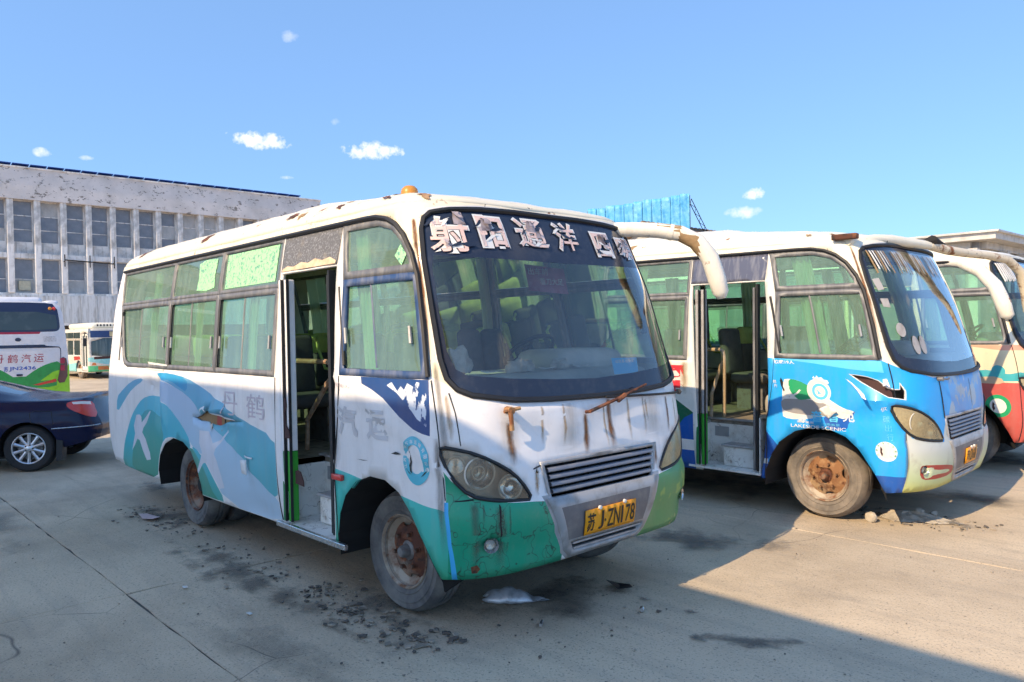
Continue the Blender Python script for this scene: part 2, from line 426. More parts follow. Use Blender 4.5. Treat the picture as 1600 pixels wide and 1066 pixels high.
T1 = {
  'band_out': [(5.69, 1.43), (5.32, 1.43), (4.89, 1.4), (4.61, 1.34), (4.38, 1.3), (4.07, 1.21), (3.72, 1.1), (3.17, 1.02), (3.16, 0.85), (3.17, 0.52), (3.52, 0.68), (3.93, 0.86), (4.26, 0.95), (4.48, 1.01), (4.55, 1.1), (4.9, 1.25), (5.32, 1.32), (5.66, 1.39)],
  'bright': [(5.68, 1.43), (5.36, 1.43), (4.9, 1.4), (4.91, 1.27), (5.06, 1.3), (5.32, 1.36), (5.63, 1.37)],
  'pale': [(5.62, 1.36), (5.32, 1.32), (4.9, 1.25), (4.55, 1.1), (4.48, 1.01), (4.26, 0.95), (3.93, 0.86), (3.52, 0.68), (3.17, 0.52), (3.17, 0.36), (4.2, 0.37), (4.44, 0.66), (4.66, 0.76), (4.85, 0.8), (5.04, 0.96), (5.33, 1.09), (5.61, 1.19)],
  'arch_o': [(7.08, 0.35), (6.77, 0.68), (6.59, 0.89), (6.39, 1.04), (6.16, 1.15), (5.87, 1.2), (5.64, 1.19), (5.33, 1.09), (5.04, 0.96), (4.85, 0.82), (4.9, 0.73), (5.02, 0.74), (5.18, 0.83), (5.37, 0.83), (5.55, 0.79), (5.7, 0.65), (5.92, 0.32), (6.69, 0.35)],
  'arch_i': [(6.71, 0.35), (6.54, 0.59), (6.39, 0.82), (6.17, 1.01), (5.93, 1.06), (5.72, 1.02), (5.61, 0.91), (5.55, 0.8), (5.7, 0.65), (5.92, 0.32)],
  'low_green': [(4.95, 0.72), (4.85, 0.79), (4.67, 0.7), (4.54, 0.59), (4.47, 0.44), (4.19, 0.37), (4.89, 0.36), (4.94, 0.6)],
  'low_teal': [(4.85, 0.8), (4.66, 0.76), (4.43, 0.6), (4.2, 0.37), (4.42, 0.37), (4.55, 0.58), (4.71, 0.71)],
  'left_band': [(7.01, 1.13), (6.83, 1.2), (6.52, 1.31), (6.2, 1.36), (6.09, 1.34), (6.47, 1.24), (6.71, 1.12), (7.02, 0.94)],
  'bird1': [(6.36, 0.97), (6.26, 0.98), (6.21, 0.96), (6.21, 0.9), (6.04, 0.98), (5.93, 1.04), (5.91, 1.03), (6.05, 0.91), (6.16, 0.85), (6.2, 0.8), (6.1, 0.74), (6.0, 0.61), (6.0, 0.54), (6.12, 0.52), (6.21, 0.61), (6.29, 0.71), (6.36, 0.72), (6.47, 0.64), (6.57, 0.58), (6.5, 0.67), (6.42, 0.77), (6.45, 0.85)],
  'bird2': [(4.64, 0.95), (4.48, 0.95), (4.37, 0.86), (4.23, 0.9), (4.07, 1.0), (4.05, 0.98), (4.2, 0.89), (4.31, 0.82), (4.34, 0.77), (4.29, 0.72), (4.22, 0.61), (4.18, 0.5), (4.28, 0.48), (4.4, 0.58), (4.52, 0.68), (4.6, 0.66), (4.73, 0.56), (4.77, 0.56), (4.64, 0.7), (4.6, 0.76), (4.65, 0.84)],
  'tear': [(4.79, 1.06), (4.71, 1.06), (4.55, 1.08), (4.49, 1.1), (4.37, 1.13), (4.3, 1.1), (4.18, 1.09), (3.99, 1.08), (3.81, 1.08), (3.7, 1.09), (3.89, 1.07), (4.1, 1.06), (4.24, 1.03), (4.37, 1.03), (4.48, 1.04), (4.66, 1.04)],
  'tear2': [(4.48, 1.04), (4.37, 1.03), (4.37, 1.0), (4.41, 0.94), (4.42, 0.95), (4.47, 1.0)],
  'slit': [(5.6, 1.34), (5.57, 1.32), (5.6, 1.18), (5.57, 1.04), (5.54, 0.92), (5.56, 0.94), (5.62, 1.07), (5.64, 1.18)],
  'gas': [(3.7, 0.82), (3.54, 0.82), (3.6, 0.67), (3.68, 0.68)],
  'blue': [(1.86, 1.5), (1.19, 1.5), (1.23, 1.19), (1.29, 1.2), (1.37, 1.22), (1.49, 1.28), (1.64, 1.38), (1.76, 1.43), (1.86, 1.46)],
  'bluewhite': [(1.59, 1.46), (1.53, 1.48), (1.5, 1.45), (1.48, 1.43), (1.44, 1.46), (1.41, 1.44), (1.37, 1.48), (1.31, 1.46), (1.28, 1.49), (1.23, 1.48), (1.23, 1.45), (1.22, 1.42), (1.25, 1.24), (1.28, 1.26), (1.32, 1.28), (1.36, 1.32), (1.42, 1.37), (1.49, 1.42)],
  'whitebox': [(1.68, 1.52), (1.2, 1.52), (1.19, 1.51), (1.67, 1.5)],
  'belt_lit': [(6.72, 1.45), (4.35, 1.46), (3.15, 1.46)],
  'text1': [(4.11, 1.31), (3.81, 1.13), (3.65, 1.33), (3.35, 1.15)],
  'text2': [(2.22, 1.31), (1.98, 1.13), (1.86, 1.31), (1.64, 1.1)],
  'text3': [(2.22, 1.46), (1.96, 1.4)],
  'embl': [(1.36, 1.04), (1.49, 1.03), (1.25, 1.06), (1.35, 1.18), (1.38, 0.91)],
  'hd_bowl': [(0.95, 0.97), (0.77, 0.89), (1.01, 1.01)],
  'wstext': [(1.05, 2.45), (0.76, 2.24), (0.66, 2.47), (0.48, 2.28), (0.35, 2.48), (0.11, 2.3), (0.0, 2.47), (-0.19, 2.3), (-0.37, 2.44), (-0.54, 2.27), (-0.66, 2.41), (-0.91, 2.28)],
  'poster': [(-0.08, 2.24), (-0.49, 2.23), (0.0, 2.06)],
  'bluesheet': [(-0.2, 1.57), (-0.48, 1.57), (-0.45, 1.48), (-0.19, 1.48)],
  'wstopband': [(1.06, 2.23), (0.93, 2.2), (0.47, 2.21), (-0.12, 2.22), (-0.51, 2.21), (-0.87, 2.21)],
  'wiper': [(0.17, 1.27), (-0.42, 1.4), (-0.14, 1.34), (-0.98, 1.31), (-0.02, 1.34)],
  'knob': [(0.76, 1.33), (0.76, 1.22)],
  'streaks': [(0.75, 1.3), (0.76, 1.04), (0.16, 1.25), (0.16, 1.04), (-0.06, 1.26), (-0.07, 1.04), (0.52, 1.31), (0.53, 1.13), (-0.26, 1.28), (-0.25, 1.08), (-0.7, 1.27), (-0.7, 1.03)],
  'roofrust': [(1.28, 2.56), (2.14, 2.57), (3.26, 2.56)],
  'marker': [(2.31, 0.86), (2.19, 0.82)],
  'bump_hood': [(0.74, 1.28), (0.5, 1.31), (0.24, 1.22), (-0.38, 1.24), (0.63, 1.03)],
  'beltrust': [(5.93, 1.52), (5.4, 1.5), (4.64, 1.5)],
  'cornertear': [(1.16, 1.12), (1.19, 1.03), (1.14, 1.01)],
  'cyanedge': [(1.16, 0.82), (1.16, 0.6), (1.11, 0.4)],
}
T2 = {
  'wave': [(2.09, 1.31), (2.02, 1.32), (1.94, 1.31), (1.84, 1.26), (1.74, 1.2), (1.64, 1.13), (1.55, 1.08), (1.46, 1.06), (1.48, 1.03), (1.54, 0.98), (1.65, 1.01), (1.74, 1.0), (1.9, 0.96), (2.07, 0.95), (2.14, 0.98)],
  'wavegrey': [(2.13, 1.13), (2.0, 1.14), (1.83, 1.14), (1.73, 1.12), (1.66, 1.08), (1.6, 1.02), (1.65, 1.01), (1.74, 1.0), (1.9, 1.0), (2.06, 1.01), (2.13, 1.04)],
  'wavelow': [(2.13, 1.03), (2.06, 1.01), (1.9, 1.0), (1.76, 1.0), (1.9, 0.96), (2.07, 0.95), (2.14, 0.98)],
  'darkblue': [(1.74, 1.0), (1.65, 1.01), (1.55, 0.98), (1.47, 1.06), (1.46, 1.06), (1.53, 0.95), (1.54, 0.9), (1.62, 0.88), (1.7, 0.89), (1.73, 0.94)],
  'green': [(2.03, 1.32), (1.94, 1.31), (1.84, 1.26), (1.76, 1.22), (1.78, 1.19), (1.83, 1.15), (1.89, 1.14), (1.95, 1.13), (1.98, 1.15), (2.02, 1.19), (2.04, 1.24)],
  'greenw': [(1.98, 1.31), (1.95, 1.31), (1.95, 1.25), (1.91, 1.26), (1.9, 1.31), (1.89, 1.26), (1.91, 1.21), (1.88, 1.2), (1.82, 1.22), (1.8, 1.25), (1.79, 1.24), (1.84, 1.19), (1.9, 1.16), (1.96, 1.18), (1.98, 1.24)],
  'ring': [(1.62, 1.22), (1.5, 1.22), (1.6, 1.33)],
  'tear': [(1.46, 1.38), (1.38, 1.37), (1.32, 1.36), (1.24, 1.33), (1.18, 1.28), (1.13, 1.26), (1.08, 1.26), (1.07, 1.31), (1.04, 1.25), (1.05, 1.18), (1.11, 1.19), (1.18, 1.2), (1.26, 1.25), (1.38, 1.32)],
  'tearw1': [(1.46, 1.38), (1.32, 1.37), (1.26, 1.36), (1.24, 1.33), (1.18, 1.28), (1.13, 1.26), (1.08, 1.26), (1.07, 1.34), (1.02, 1.34), (1.04, 1.25), (1.07, 1.31), (1.1, 1.25), (1.19, 1.28), (1.34, 1.36)],
  'tearw2': [(1.42, 1.37), (1.38, 1.32), (1.26, 1.25), (1.18, 1.2), (1.18, 1.18), (1.22, 1.16), (1.24, 1.18), (1.26, 1.22), (1.34, 1.28)],
  'round': [(1.1, 0.73), (1.01, 0.73), (1.1, 0.8)],
  'lowblue': [(1.22, 0.53), (0.9, 0.52), (0.83, 0.38), (1.16, 0.4)],
  'white_front': [(0.9, 0.89), (0.3, 0.74), (0.04, 0.67), (-0.43, 0.3), (0.83, 0.37)],
  'bluehood': [(0.95, 1.52), (0.84, 1.51), (0.68, 1.42), (0.33, 1.34), (-0.69, 1.26), (-0.75, 0.92), (0.18, 0.95), (0.8, 1.08), (0.99, 1.13)],
  'palehood': [(0.09, 1.32), (-0.69, 1.26), (-0.75, 0.92), (0.18, 0.95), (0.52, 1.03), (0.28, 1.21)],
  'fogred': [(0.86, 0.61), (0.77, 0.61), (-0.01, 0.49), (-0.18, 0.41), (-0.22, 0.32), (0.7, 0.46), (0.78, 0.49)],
  'fogw': [(0.76, 0.58), (0.63, 0.58), (0.58, 0.54), (0.08, 0.46), (-0.09, 0.38), (0.58, 0.49), (0.5, 0.44), (0.7, 0.48)],
  'head': [(0.99, 1.12), (0.8, 1.08), (0.58, 1.01), (0.39, 0.89), (0.3, 0.74), (0.66, 0.79), (0.82, 0.85), (0.92, 0.95)],
  'grille': [(0.17, 0.97), (-0.75, 0.92), (-0.73, 0.68), (0.18, 0.74)],
  'grgreen': [(3.26, 1.07), (3.17, 1.07), (2.97, 0.96), (2.97, 0.9), (3.02, 0.91), (3.09, 0.84), (3.14, 0.74), (3.16, 0.61), (3.21, 0.32), (3.39, 0.3)],
  'blarc': [(3.15, 0.64), (3.12, 0.77), (3.08, 0.85), (3.0, 0.91), (2.97, 0.9), (2.99, 0.65)],
  'navy': [(3.18, 0.53), (3.02, 0.54), (3.03, 0.36), (3.21, 0.35)],
  'dan': [(3.28, 1.4), (3.04, 1.42), (3.05, 1.13), (3.29, 1.12)],
  'text_yuan': [(1.44, 1.07), (1.34, 0.96)],
  'lakeside': [(1.91, 0.91), (1.42, 0.89)],
  'he19': [(2.0, 1.49), (1.82, 1.45)],
  'darkgreenline': [(2.15, 0.8), (2.14, 0.71), (2.07, 0.68), (1.96, 0.78), (1.88, 0.83)],
  'frontglass': [(2.03, 1.51), (0.99, 1.49), (0.94, 2.12)],
  'mirrorarm_root': [(1.06, 2.57)],
  'stickers': [(-0.78, 1.94), (0.65, 1.68), (0.52, 1.6)],   # BAD 10
}

# ------------------------------------------------------------------ shared materials
def simple(name, c, rough=.6, metal=0., var=.12, scale=9, bump=0., coat=0.):
    s = Mat(name, c, rough, metal, coat=coat)
    s.layer(tuple(x*(1-var*2.2) for x in c[:3]), scale, .42, .75)
    if bump: s.bump(scale*6, bump, .004)
    return s
M_ = {}
M_['rubber'] = simple('rubber', (.10, .098, .098), .85, var=.2, scale=14, bump=.25).layer((.24, .225, .20), 5, .38, .70, strength=.8).layer((.26, .23, .19), 18, .52, .75, strength=.4)
M_['rubber_dusty'] = simple('rubber_dusty', (.13, .115, .10), .9, var=.15, scale=14, bump=.25).layer((.30, .25, .20), 4, .36, .66, strength=.85).layer((.1, .09, .085), 22, .55, .7, strength=.5)
M_['rust'] = Mat('rust', (.10, .035, .020), .85).layer((.24, .085, .035), 11, .46, .62).layer((.035, .022, .018), 17, .50, .64).layer((.36, .29, .22), 4.5, .56, .70, strength=.7).bump(40, .5, .004)
M_['rust_light'] = Mat('rust_light', (.42, .24, .11), .85).layer((.24, .09, .035), 8, .45, .62).layer((.55, .42, .27), 5, .5, .7, strength=.8).bump(40, .5, .004)
M_['iron'] = Mat('iron', (.22, .21, .2), .55, .3).layer((.12, .06, .04), 20, .5, .7, strength=.7).bump(50, .3, .003)
M_['black'] = simple('black_rubber_seal', (.018, .018, .02), .55)
M_['dark'] = simple('dark_underside', (.022, .02, .019), .9)
M_['chrome'] = Mat('satin_chrome', (.62, .62, .63), .25, .9).layer((.35, .33, .3), 14, .5, .75, rough=.6)
M_['slat'] = Mat('grille_grey', (.20, .22, .27), .45, .2).layer((.34, .33, .31), 8, .48, .7, strength=.6)
M_['silver'] = Mat('silver_trim', (.40, .40, .405), .42, .25).layer((.27, .25, .22), 6, .48, .72, rough=.7).layer((.16, .13, .1), 2.6, .6, .8, stretch=(3, 3, .4), strength=.6).bump(60, .1, .002)
M_['plate_grey'] = Mat('plate_panel', (.16, .16, .17), .5, .3).layer((.28, .27, .25), 9, .45, .7, strength=.6)
M_['alu'] = Mat('window_frame_grey', (.17, .17, .18), .5, .35).layer((.36, .35, .33), 7, .42, .72, stretch=(2, 2, .6), strength=.8, rough=.75)
M_['navyframe'] = Mat('window_frame_navy', (.03, .07, .18), .45).layer((.25, .26, .3), 7, .42, .72, stretch=(2, 2, .6), strength=.75, rough=.75)
M_['seat'] = simple('seat_fabric_dark', (.085, .09, .095), .85, scale=20, bump=.3)
M_['seat_green'] = simple('seat_cover_yellow_green', (.52, .60, .17), .8, scale=12, bump=.2)
M_['seat_grey'] = simple('seat_fabric_grey', (.16, .15, .13), .85, scale=12, bump=.2)
M_['lining'] = Mat('interior_lining', (.70, .67, .60), .8).layer((.52, .49, .43), 3, .45, .7)
M_['floor_in'] = Mat('bus_floor', (.22, .19, .15), .85).layer((.35, .29, .21), 4, .45, .7).layer((.08, .07, .06), 9, .52, .7)
M_['step_white'] = Mat('step_white_paint', (.84, .81, .75), .6).layer((.42, .36, .28), 6, .5, .72, strength=.7).layer((.22, .10, .05), 12, .62, .72).cracks((.12, .1, .09), 5, .012, .5, .58)
M_['beige'] = Mat('dash_beige', (.44, .41, .36), .8).layer((.58, .53, .45), 4, .45, .7)
M_['curtain'] = None
s = Mat('curtain_fabric', (.60, .66, .50), .9); s.b.inputs['Subsurface Weight'].default_value = 0
tl = s.n('ShaderNodeBsdfTranslucent'); tl.inputs[0].default_value = (.58, .64, .46, 1); mx = s.n('ShaderNodeMixShader'); mx.inputs[0].default_value = .5
s.l(s.b.outputs[0], mx.inputs[1]); s.l(tl.outputs[0], mx.inputs[2]); s.l(mx.outputs[0], s.out.inputs[0]); M_['curtain'] = s
M_['glass_side'] = glass_mat('tinted_glass', (.50, .88, .66), .32, (.40, .62, .48), refl=.85, dlo=.36, dhi=.68)
M_['glass_far'] = glass_mat('far_side_glass', (.62, .93, .76), .16, (.42, .60, .48), refl=.75)
M_['glass_front'] = glass_mat('front_glass', (.95, .99, .97), .04, (.50, .52, .52), streak=False, refl=1.15)
M_['glass_lamp'] = glass_mat('lamp_lens', (.90, .88, .80), .42, (.50, .46, .36), streak=False, rough=.12)
M_['glass_lamp_yellow'] = glass_mat('lamp_lens_yellowed', (.92, .80, .52), .60, (.62, .50, .28), streak=False, rough=.15, dlo=.2, dhi=.6)
M_['frit'] = Mat('glass_black_band', (.022, .030, .055), .12).layer((.10, .10, .11), 14, .5, .8, strength=.35, rough=.5)
M_['amber'] = Mat('amber_lens', (.62, .26, .04), .35)
M_['amber_dull'] = Mat('dull_amber_lens', (.6, .36, .2), .5)
M_['redlamp'] = Mat('red_lens', (.62, .04, .03), .25, coat=.6)
M_['lampbowl'] = Mat('lamp_reflector', (.80, .80, .78), .18, .95)
M_['lampdark'] = Mat('lamp_housing', (.46, .44, .38), .35, .5).layer((.30, .28, .24), 7, .4, .7)
M_['lampring'] = Mat('lamp_ring', (.72, .68, .58), .4, .2)
M_['greendecal'] = Mat('pale_green_film', (.40, .80, .40), .7).layer((.12, .32, .26), 34, .52, .58, nr=.75)
M_['decal_white'] = Mat('white_vinyl', (.80, .79, .76), .6)
M_['decal_pink'] = Mat('faded_pink_vinyl', (.80, .56, .50), .7).layer((.42, .36, .40), 9, .56, .60).layer((.85, .70, .62), 5, .4, .7, strength=.6).cracks((.10, .08, .09), 9, .03, .45, .55, 3)
M_['peel'] = Mat('peeling_film_underside', (.42, .36, .38), .7).layer((.15, .12, .13), 6, .45, .6)
M_['ghost'] = Mat('faded_letter_grey', (.60, .58, .58), .65)
M_['header_edge'] = Mat('bare_peach_edge', (.80, .62, .42), .7).layer((.6, .42, .26), 9, .45, .65)
M_['rim_pale'] = Mat('rim_pale_rust', (.34, .27, .20), .8).layer((.20, .085, .04), 7, .46, .6).layer((.46, .40, .32), 5, .52, .68).bump(40, .4, .003)
M_['ghost_red'] = Mat('faded_letter_red', (.64, .55, .58), .65)
M_['red'] = Mat('red_letter', (.62, .03, .05), .5).layer((.75, .55, .5), 18, .62, .7)
M_['plate_yellow'] = Mat('plate_yellow', (.95, .37, .004), .4).layer((.72, .27, .01), 9, .5, .75)
M_['plate_black'] = Mat('plate_black', (.015, .013, .01), .5)
M_['foil'] = Mat('paper_sheet_blue', (.10, .50, .85), .6)
M_['dusty_white'] = Mat('dusty_cloth', (.50, .46, .39), .9).layer((.34, .31, .26), 12, .45, .65)
M_['paper'] = Mat('paper_white', (.72, .70, .66), .8).layer((.5, .46, .4), 8, .5, .7)
M_['poster'] = Mat('faded_poster_maroon', (.28, .06, .10), .5).layer((.42, .2, .25), 6, .45, .7)
M_['torn'] = Mat('torn_sheet_edge', (.78, .77, .76), .55)
M_['filler'] = Mat('bare_filler_tan', (.34, .22, .11), .9).bump(30, .8, .01)
M_['handrail'] = Mat('rusty_handrail', (.36, .22, .14), .6, .1).layer((.55, .44, .32), 9, .46, .66)
M_['handrail_y'] = Mat('worn_yellow_handrail', (.42, .30, .16), .6).layer((.5, .45, .38), 9, .5, .7)
M_['doorgreen'] = Mat('door_green', (.035, .36, .03), .5)
M_['doorgreen2'] = Mat('door_dark_green', (.02, .20, .06), .5)
M_['header'] = Mat('door_header_film', (.13, .13, .135), .6).layer((.34, .34, .36), 70, .5, .68).layer((.46, .38, .28), 3, .58, .7, strength=.6)
M_['header2'] = Mat('door_header_glossy', (.10, .105, .15), .25, coat=.5).layer((.4, .4, .42), 4, .45, .75, stretch=(5, 5, .3), strength=.5, rough=.6)
M_['cyanedge'] = Mat('cyan_film_edge', (.05, .45, .85), .5)
M_['maroon'] = Mat('torn_rubber_brown', (.055, .018, .015), .6)
M_['filmgrey'] = Mat('weathered_grey_film', (.40, .385, .38), .7).layer((.25, .22, .2), 9, .5, .7)

def paint(name, c, crack=0., dirt=.35, rust=.0, rough=.42, coat=.15):
    s = Mat(name, c, rough, coat=coat)
    s.layer(tuple(x*.86+.01 for x in c[:3]), 2.2, .42, .75, strength=.7)
    s.layer((.30, .26, .21), 3.5, .48, .78, stretch=(2.5, 2.5, .35), strength=dirt, rough=.8)
    s.layer((.34, .31, .27), 30, .55, .78, strength=dirt*.7)
    if rust: s.layer((.24, .09, .03), 7, .66-rust*.1, .70-rust*.06, detail=9, rough=.9).layer((.05, .03, .02), 11, .70, .73, rough=.9)
    if crack: s.cracks((.09, .06, .045), 7, .012, .56, .62, 1.8, crack)
    s.bump(3.0, .22, .012, 4).bump(120, .06, .002)
    return s
M_['white1'] = paint('white_film_paint', (.90, .865, .84), dirt=.18)
M_['rust2'] = Mat('rust_ochre', (.26, .125, .055), .85).layer((.40, .24, .12), 7, .46, .62).layer((.12, .045, .02), 12, .50, .64).layer((.5, .40, .27), 4, .58, .72, strength=.6).bump(40, .5, .004)
M_['cream'] = paint('cream_roof_paint', (.86, .78, .60), .9, .16, .25, .5)
M_['cream2'] = paint('cream_roof_paint_clean', (.88, .82, .66), .5, .10, .10, .45)
def grad_paint(name, stops, dirt=.22):
    s = Mat(name, (1, 1, 1), .45, coat=.1); s.gradient(2, stops)
    s.layer((.42, .42, .40), 3.5, .5, .78, stretch=(2.5, 2.5, .35), strength=dirt, rough=.75).bump(3.0, .2, .012, 4)
    return s
M_['blue_a'] = grad_paint('livery_sky_blue', [(.4, (.10, .44, .48)), (.9, (.12, .46, .56)), (1.4, (.17, .44, .66))])
M_['blue_b'] = grad_paint('livery_bright_blue', [(.4, (.04, .30, .55)), (1.4, (.03, .34, .62))])
M_['pale'] = grad_paint('livery_pale_blue', [(.35, (.50, .63, .74)), (.8, (.42, .60, .74)), (1.4, (.46, .58, .76))])
M_['teal'] = grad_paint('livery_teal', [(.35, (.07, .40, .34)), (.7, (.05, .48, .58)), (1.2, (.12, .52, .66))])
M_['green_in'] = grad_paint('livery_green', [(.35, (.05, .30, .20)), (.75, (.07, .38, .32)), (1.1, (.05, .38, .45))])
M_['birdwhite'] = paint('livery_bird_white', (.72, .73, .79), dirt=.2)
M_['skirt'] = grad_paint('livery_skirt_teal', [(.36, (.03, .32, .15)), (.55, (.05, .50, .38)), (.9, (.07, .58, .54))])
s = paint('bumper_green', (.0, .33, .18), 1.0, .16); s.cracks((.02, .03, .02), 5, .022, .42, .5, 1.4, .9); M_['bump_green'] = s
s = paint('bumper_patchy_green', (.08, .30, .10), .3, .2); s.layer((.22, .40, .10), 3.4, .53, .56, detail=3).layer((.52, .50, .20), 6, .66, .69); M_['bump_patch'] = s
s = paint('navy_film', (.012, .06, .22), dirt=.12); M_['navy'] = s
s = paint('white_residue', (.75, .80, .88), dirt=.1); s.layer((.012, .06, .22), 13, .53, .57, stretch=(1, 1, .5)); M_['residue'] = s
# second bus
M_['b2_blue'] = paint('livery_cyan_blue', (.015, .40, .92), dirt=.16)
M_['b2_light'] = paint('livery_light_cyan', (.12, .60, .92), dirt=.16)
M_['b2_deep'] = paint('livery_deep_blue', (.01, .11, .48), dirt=.16)
M_['b2_white'] = paint('livery_white', (.80, .78, .72), .4, .25, .1)
M_['b2_grey'] = paint('livery_grey', (.34, .32, .31), .2, .3)
M_['b2_green'] = paint('emblem_green', (.015, .36, .14), dirt=.1)
M_['b2_dgreen'] = paint('livery_dark_green', (.01, .14, .07), dirt=.2)
s = paint('bumper_cream', (.60, .62, .55), .3, .25); s.gradient(2, [(.36, (.62, .60, .10)), (.5, (.56, .66, .36)), (.75, (.58, .60, .55))]); s.layer((.3, .25, .2), 8, .55, .75, strength=.4); M_['b2_bumper'] = s
s = paint('hood_pale_reflection', (.36, .48, .60), .2, .3); s.layer((.05, .34, .80), 4, .44, .50, strength=.8).layer((.66, .62, .60), 3, .60, .64, strength=.7); M_['b2_hood'] = s  # the hood's pale reflection is put into the paint colour
M_['b2_red'] = paint('fog_surround_red', (.42, .035, .025), .6, .2)
# third bus
M_['b3_red'] = paint('livery_red', (.56, .095, .075), dirt=.25)
M_['b3_yellow'] = paint('livery_pale_yellow', (.80, .68, .45), dirt=.25)
M_['b3_orange'] = paint('livery_salmon', (.80, .36, .24), dirt=.25)
M_['b3_teal'] = paint('livery_lake_teal', (.05, .42, .46), dirt=.2)
M_['b3_tan'] = paint('livery_tan', (.62, .44, .28), dirt=.3)

# ------------------------------------------------------------------ minibus builder
SIDE0 = next(p[0] for p in PLAN if p[2] >= W0-1e-4)
def sx(x): return SIDE0+(L_-FA)-x
def mir(poly): return [(-a, b) for a, b in poly][::-1]
WS = [(0, 2.525), (.3, 2.527), (.6, 2.52), (.85, 2.505), (1.0, 2.485), (1.065, 2.45), (1.10, 2.38), (1.115, 2.2), (1.112, 1.9), (1.10, 1.62), (1.078, 1.51), (1.03, 1.45), (.95, 1.415), (.71, 1.378), (.43, 1.363), (0, 1.355)]
WS = WS+[(-a, b) for a, b in WS[::-1]][1:-1]
WSG = [(0, 2.20), (.5, 2.205), (.9, 2.21), (1.04, 2.22), (1.068, 2.15), (1.07, 1.9), (1.055, 1.66), (1.02, 1.56), (.96, 1.525), (.69, 1.497), (.35, 1.475), (0, 1.462)]
WSG = WSG+[(-a, b) for a, b in WSG[::-1]][1:-1]
WSG2 = [(a, b_ if b_ < 2.19 else 2.475-.02*abs(a)**3) for a, b_ in WSG]
HEAD = [(1.185, 1.125), (1.12, 1.132), (.964, 1.095), (.808, 1.01), (.712, .926), (.635, .808), (.76, .818), (.89, .833), (1.02, .864), (1.12, .965)]
HEAD = smooth_poly(HEAD, 1)
HEADF = [(a+.11, b_) for a, b_ in mir(HEAD)]
GRILLE = [(.545, .992), (-.485, .988), (-.445, .80), (.50, .80)]
LOWG = [(.345, .512), (-.345, .512), (-.30, .445), (.30, .445)]
SURR = [(.545, .80), (.50, .70), (.455, .60), (.40, .47), (.33, .415), (-.30, .415), (-.36, .47), (-.415, .60), (-.455, .70), (-.49, .80)]
PLPAN = [(.44, .735), (-.40, .735), (-.335, .53), (.37, .53)]
FARCH = [(2.325, .25), (2.315, .45), (2.27, .60), (2.18, .73), (2.03, .84), (1.86, .893), (1.70, .89), (1.56, .835), (1.46, .74), (1.38, .61), (1.28, .47), (1.20, .36), (1.18, .25)]
RARCH = [(5.86, .25), (5.82, .45), (5.70, .62), (5.52, .75), (5.28, .825), (5.04, .81), (4.86, .74), (4.76, .62), (4.72, .45), (4.74, .25)]
DOOR = [(3.14, 2.22), (2.10, 2.225), (2.22, 1.4), (2.375, .30), (3.02, .30), (3.08, 1.4)]
ZONE_A = [(3.17, 1.465), (6.62, 1.465), (6.74, 1.49), (6.81, 1.56), (6.88, 1.75), (7.02, 2.12), (7.17, 2.495), (3.17, 2.495)]
ZONE_B = [(2.135, 1.505), (1.19, 1.505), (1.18, 2.1), (1.20, 2.22), (1.27, 2.345), (1.40, 2.45), (1.56, 2.493), (1.975, 2.497), (2.0, 2.12)]
HDR = [(3.16, 2.232), (2.095, 2.236), (1.985, 2.495), (3.16, 2.495)]
BOT = [(SMAX, .44), (7.2, .40), (6.9, .365), (5.9, .355), (1.4, .365), (1.12, .39), (.6, .405), (0, .41)]
def lower_outline():
    right = BOT[::-1]
    return [(-a, b) for a, b in BOT]+right[1:]
def win(poly, inset_=.045):
    """shrink a convex-ish polygon"""
    n = len(poly); out = []
    area = sum(poly[i][0]*poly[(i+1) % n][1]-poly[(i+1) % n][0]*poly[i][1] for i in range(n))
    sg = 1 if area > 0 else -1
    for i in range(n):
        p0, p1, p2 = poly[i-1], poly[i], poly[(i+1) % n]
        d1 = (p1[0]-p0[0], p1[1]-p0[1]); d2 = (p2[0]-p1[0], p2[1]-p1[1])
        l1 = math.hypot(*d1); l2 = math.hypot(*d2)
        n1 = (-d1[1]/l1*sg, d1[0]/l1*sg); n2 = (-d2[1]/l2*sg, d2[0]/l2*sg)
        bx, by = n1[0]+n2[0], n1[1]+n2[1]; k = 1+n1[0]*n2[0]+n1[1]*n2[1]
        k = max(k, .35)
        out.append((p1[0]+bx/k*inset_, p1[1]+by/k*inset_))
    return out
def Sf(off): return lambda s, z: S(s, z, off)
def TXT(off): return lambda u, z: S(-u, z, off)     # u grows to the viewer's right

